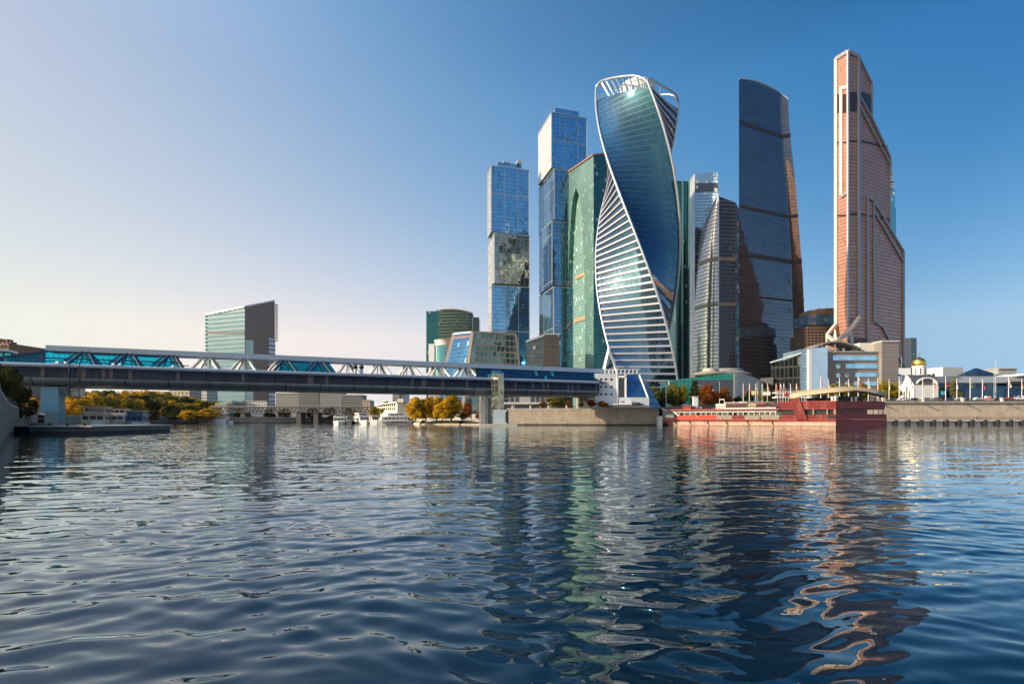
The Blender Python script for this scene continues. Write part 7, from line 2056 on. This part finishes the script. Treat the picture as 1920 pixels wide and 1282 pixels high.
for c in ((1712, 'black', 'black car before the white front of the church'), (1736, 'silver', 'silver car before the arched gable of the church'), (1781, 'blue', 'blue car left of the slender poplar'), (1815, 'black', 'black car between the tiny young tree and the white car'), (1672, 'grey', 'grey car beside the stern of the red boat')):
    car(c[0], 253.5, 12.0, c[1], c[2], 3.14)
for c in ((1148, 'white', 'white car below the portholes of the entrance hall'), (1196, 'black', 'black car below the blue glass hall'), (1228, 'blue', 'blue car by the end pillar of the middle wall'), (1287, 'silver', 'silver car left of the small white kiosk')):
    car(c[0], 248.5 if c[0] > 1200 else 229.4, 8.9, c[1], c[2], 0)
car(1172, 229, 8.9, 'white', 'white van under the white framed stair glazing', 3.14, True)
car(1913, 250, 12.0, 'white', 'white van at the right edge of the picture', 3.14, True)
o = MB().box(X(1655, 251), 330, 247.9, 259, 10.7, 12.0).build('raised_road', M_PAVE, None); tag(o, kind='structure')
o = MB().box(X(1120, 230), X(1300, 250), 247.0, 250.5, 8.0, 8.9).build('raised_road', M_PAVE, None); tag(o, kind='structure')
o = MB().box(X(1130, 229), X(1216, 229), 227.3, 229.99, 8.0, 8.9).build('raised_road', M_PAVE, None); tag(o, kind='structure')
# orange and white barriers
g = None
for i, (px, z) in enumerate(((1847, 12.0), (1852.5, 12.0), (1858, 12.0), (1849, 13.1), (1855, 13.1))):
    labs = ('orange and white plastic barrier at the left end of the lower row', 'orange and white plastic barrier in the middle of the lower row', 'orange and white plastic barrier at the right end of the lower row', 'left one of two plastic barriers stacked on top', 'right one of two plastic barriers stacked on top')
    t = thing('road_barrier', labs[i], 'barrier', (X(px, 248.5), 248.4, z), 'stacked road barriers')
    MB().prism([(-.68, -.3), (.68, -.3), (.68, .3), (-.68, .3)], 0, 1.05, top=[(-.62, -.14), (.62, -.14), (.62, .14), (-.62, .14)]).build('barrier_body', M_REDB if i % 2 == 0 else M_WHITE, t, w=False)
    MB().box(-.64, .64, -.26, -.2, .35, .62).build('band', M_WHITE if i % 2 == 0 else M_REDB, t, w=False)

# people, a few pixels tall
def make_person(label, cloth):
    js = [(0, 0, .95), (0, 0, 1.2), (0, 0, 1.45), (0, 0, 1.56), (0, .02, 1.72), (-.19, 0, 1.42), (-.24, .02, 1.15), (-.23, .10, .92), (.19, 0, 1.42), (.25, .0, 1.15), (.22, .08, .92), (-.1, 0, .9), (-.12, .05, .5), (-.13, 0, .06), (-.13, .14, .03), (.1, 0, .9), (.12, -.05, .5), (.13, -.12, .06), (.13, .02, .03)]
    ed = [(0, 1), (1, 2), (2, 3), (3, 4), (2, 5), (5, 6), (6, 7), (2, 8), (8, 9), (9, 10), (0, 11), (11, 12), (12, 13), (13, 14), (0, 15), (15, 16), (16, 17), (17, 18)]
    rad = [.15, .14, .17, .06, .11, .07, .05, .04, .07, .05, .04, .10, .075, .05, .045, .10, .075, .05, .045]
    me = bpy.data.meshes.new('person'); me.from_pydata(js, ed, [])
    o = bpy.data.objects.new('person', me); COL.objects.link(o)
    sk = o.modifiers.new('skin', 'SKIN'); o.modifiers.new('sub', 'SUBSURF').levels = 1
    for i, v in enumerate(me.skin_vertices[0].data if me.skin_vertices else []): v.radius = (rad[i], rad[i] * .8)
    me.materials.append(cloth)
    return tag(o, label, 'person')
import bmesh as _b2
def person(px, d, z, label, cl, rz=0):
    o = make_person(label, cl)
    if not o.data.skin_vertices:
        bm = _b2.new(); bm.from_mesh(o.data); ly = bm.verts.layers.skin.verify()
        rad = [.15, .14, .17, .06, .11, .07, .05, .04, .07, .05, .04, .10, .075, .05, .045, .10, .075, .05, .045]
        bm.verts.ensure_lookup_table()
        for i, v in enumerate(bm.verts): v[ly].radius = (rad[i], rad[i] * .8); v[ly].use_root = (i == 0)
        bm.to_mesh(o.data); bm.free()
    o.location = (X(px, d), d, z); o.rotation_euler = (0, 0, rz)
MC1, MC2 = plain('dark_clothes', (.03, .03, .04), .8), plain('light_clothes', (.45, .42, .38), .8)
person(1831.5, 244.3, 2.45, 'person in dark clothes standing on the ledge of the right embankment wall', MC1)
person(884, 262, 2.3, 'person in dark clothes walking on the sloping quay by the pier', MC1, .6)
person(888.5, 262, 2.3, 'person in light clothes on the sloping quay, right of the one in dark', MC2, -.4)
person(1186, 248, 8.1, 'person in dark clothes at the railing of the middle embankment wall', MC1)
# ================================================================ thin haze
hz = NB('haze')
pv = hz.n('ShaderNodeVolumePrincipled')
pv.inputs['Color'].default_value = (0.82, 0.90, 1.0, 1)
pv.inputs['Density'].default_value = 0.00002
pv.inputs['Anisotropy'].default_value = 0.3
hz.l(pv.outputs[0], hz.out.inputs['Volume'])
mhz = MB(); mhz.box(-1600, 1600, -200, 2200, -2.5, 420)
ho = mhz.build('haze', hz.m, None, merge=True); tag(ho, kind='stuff')
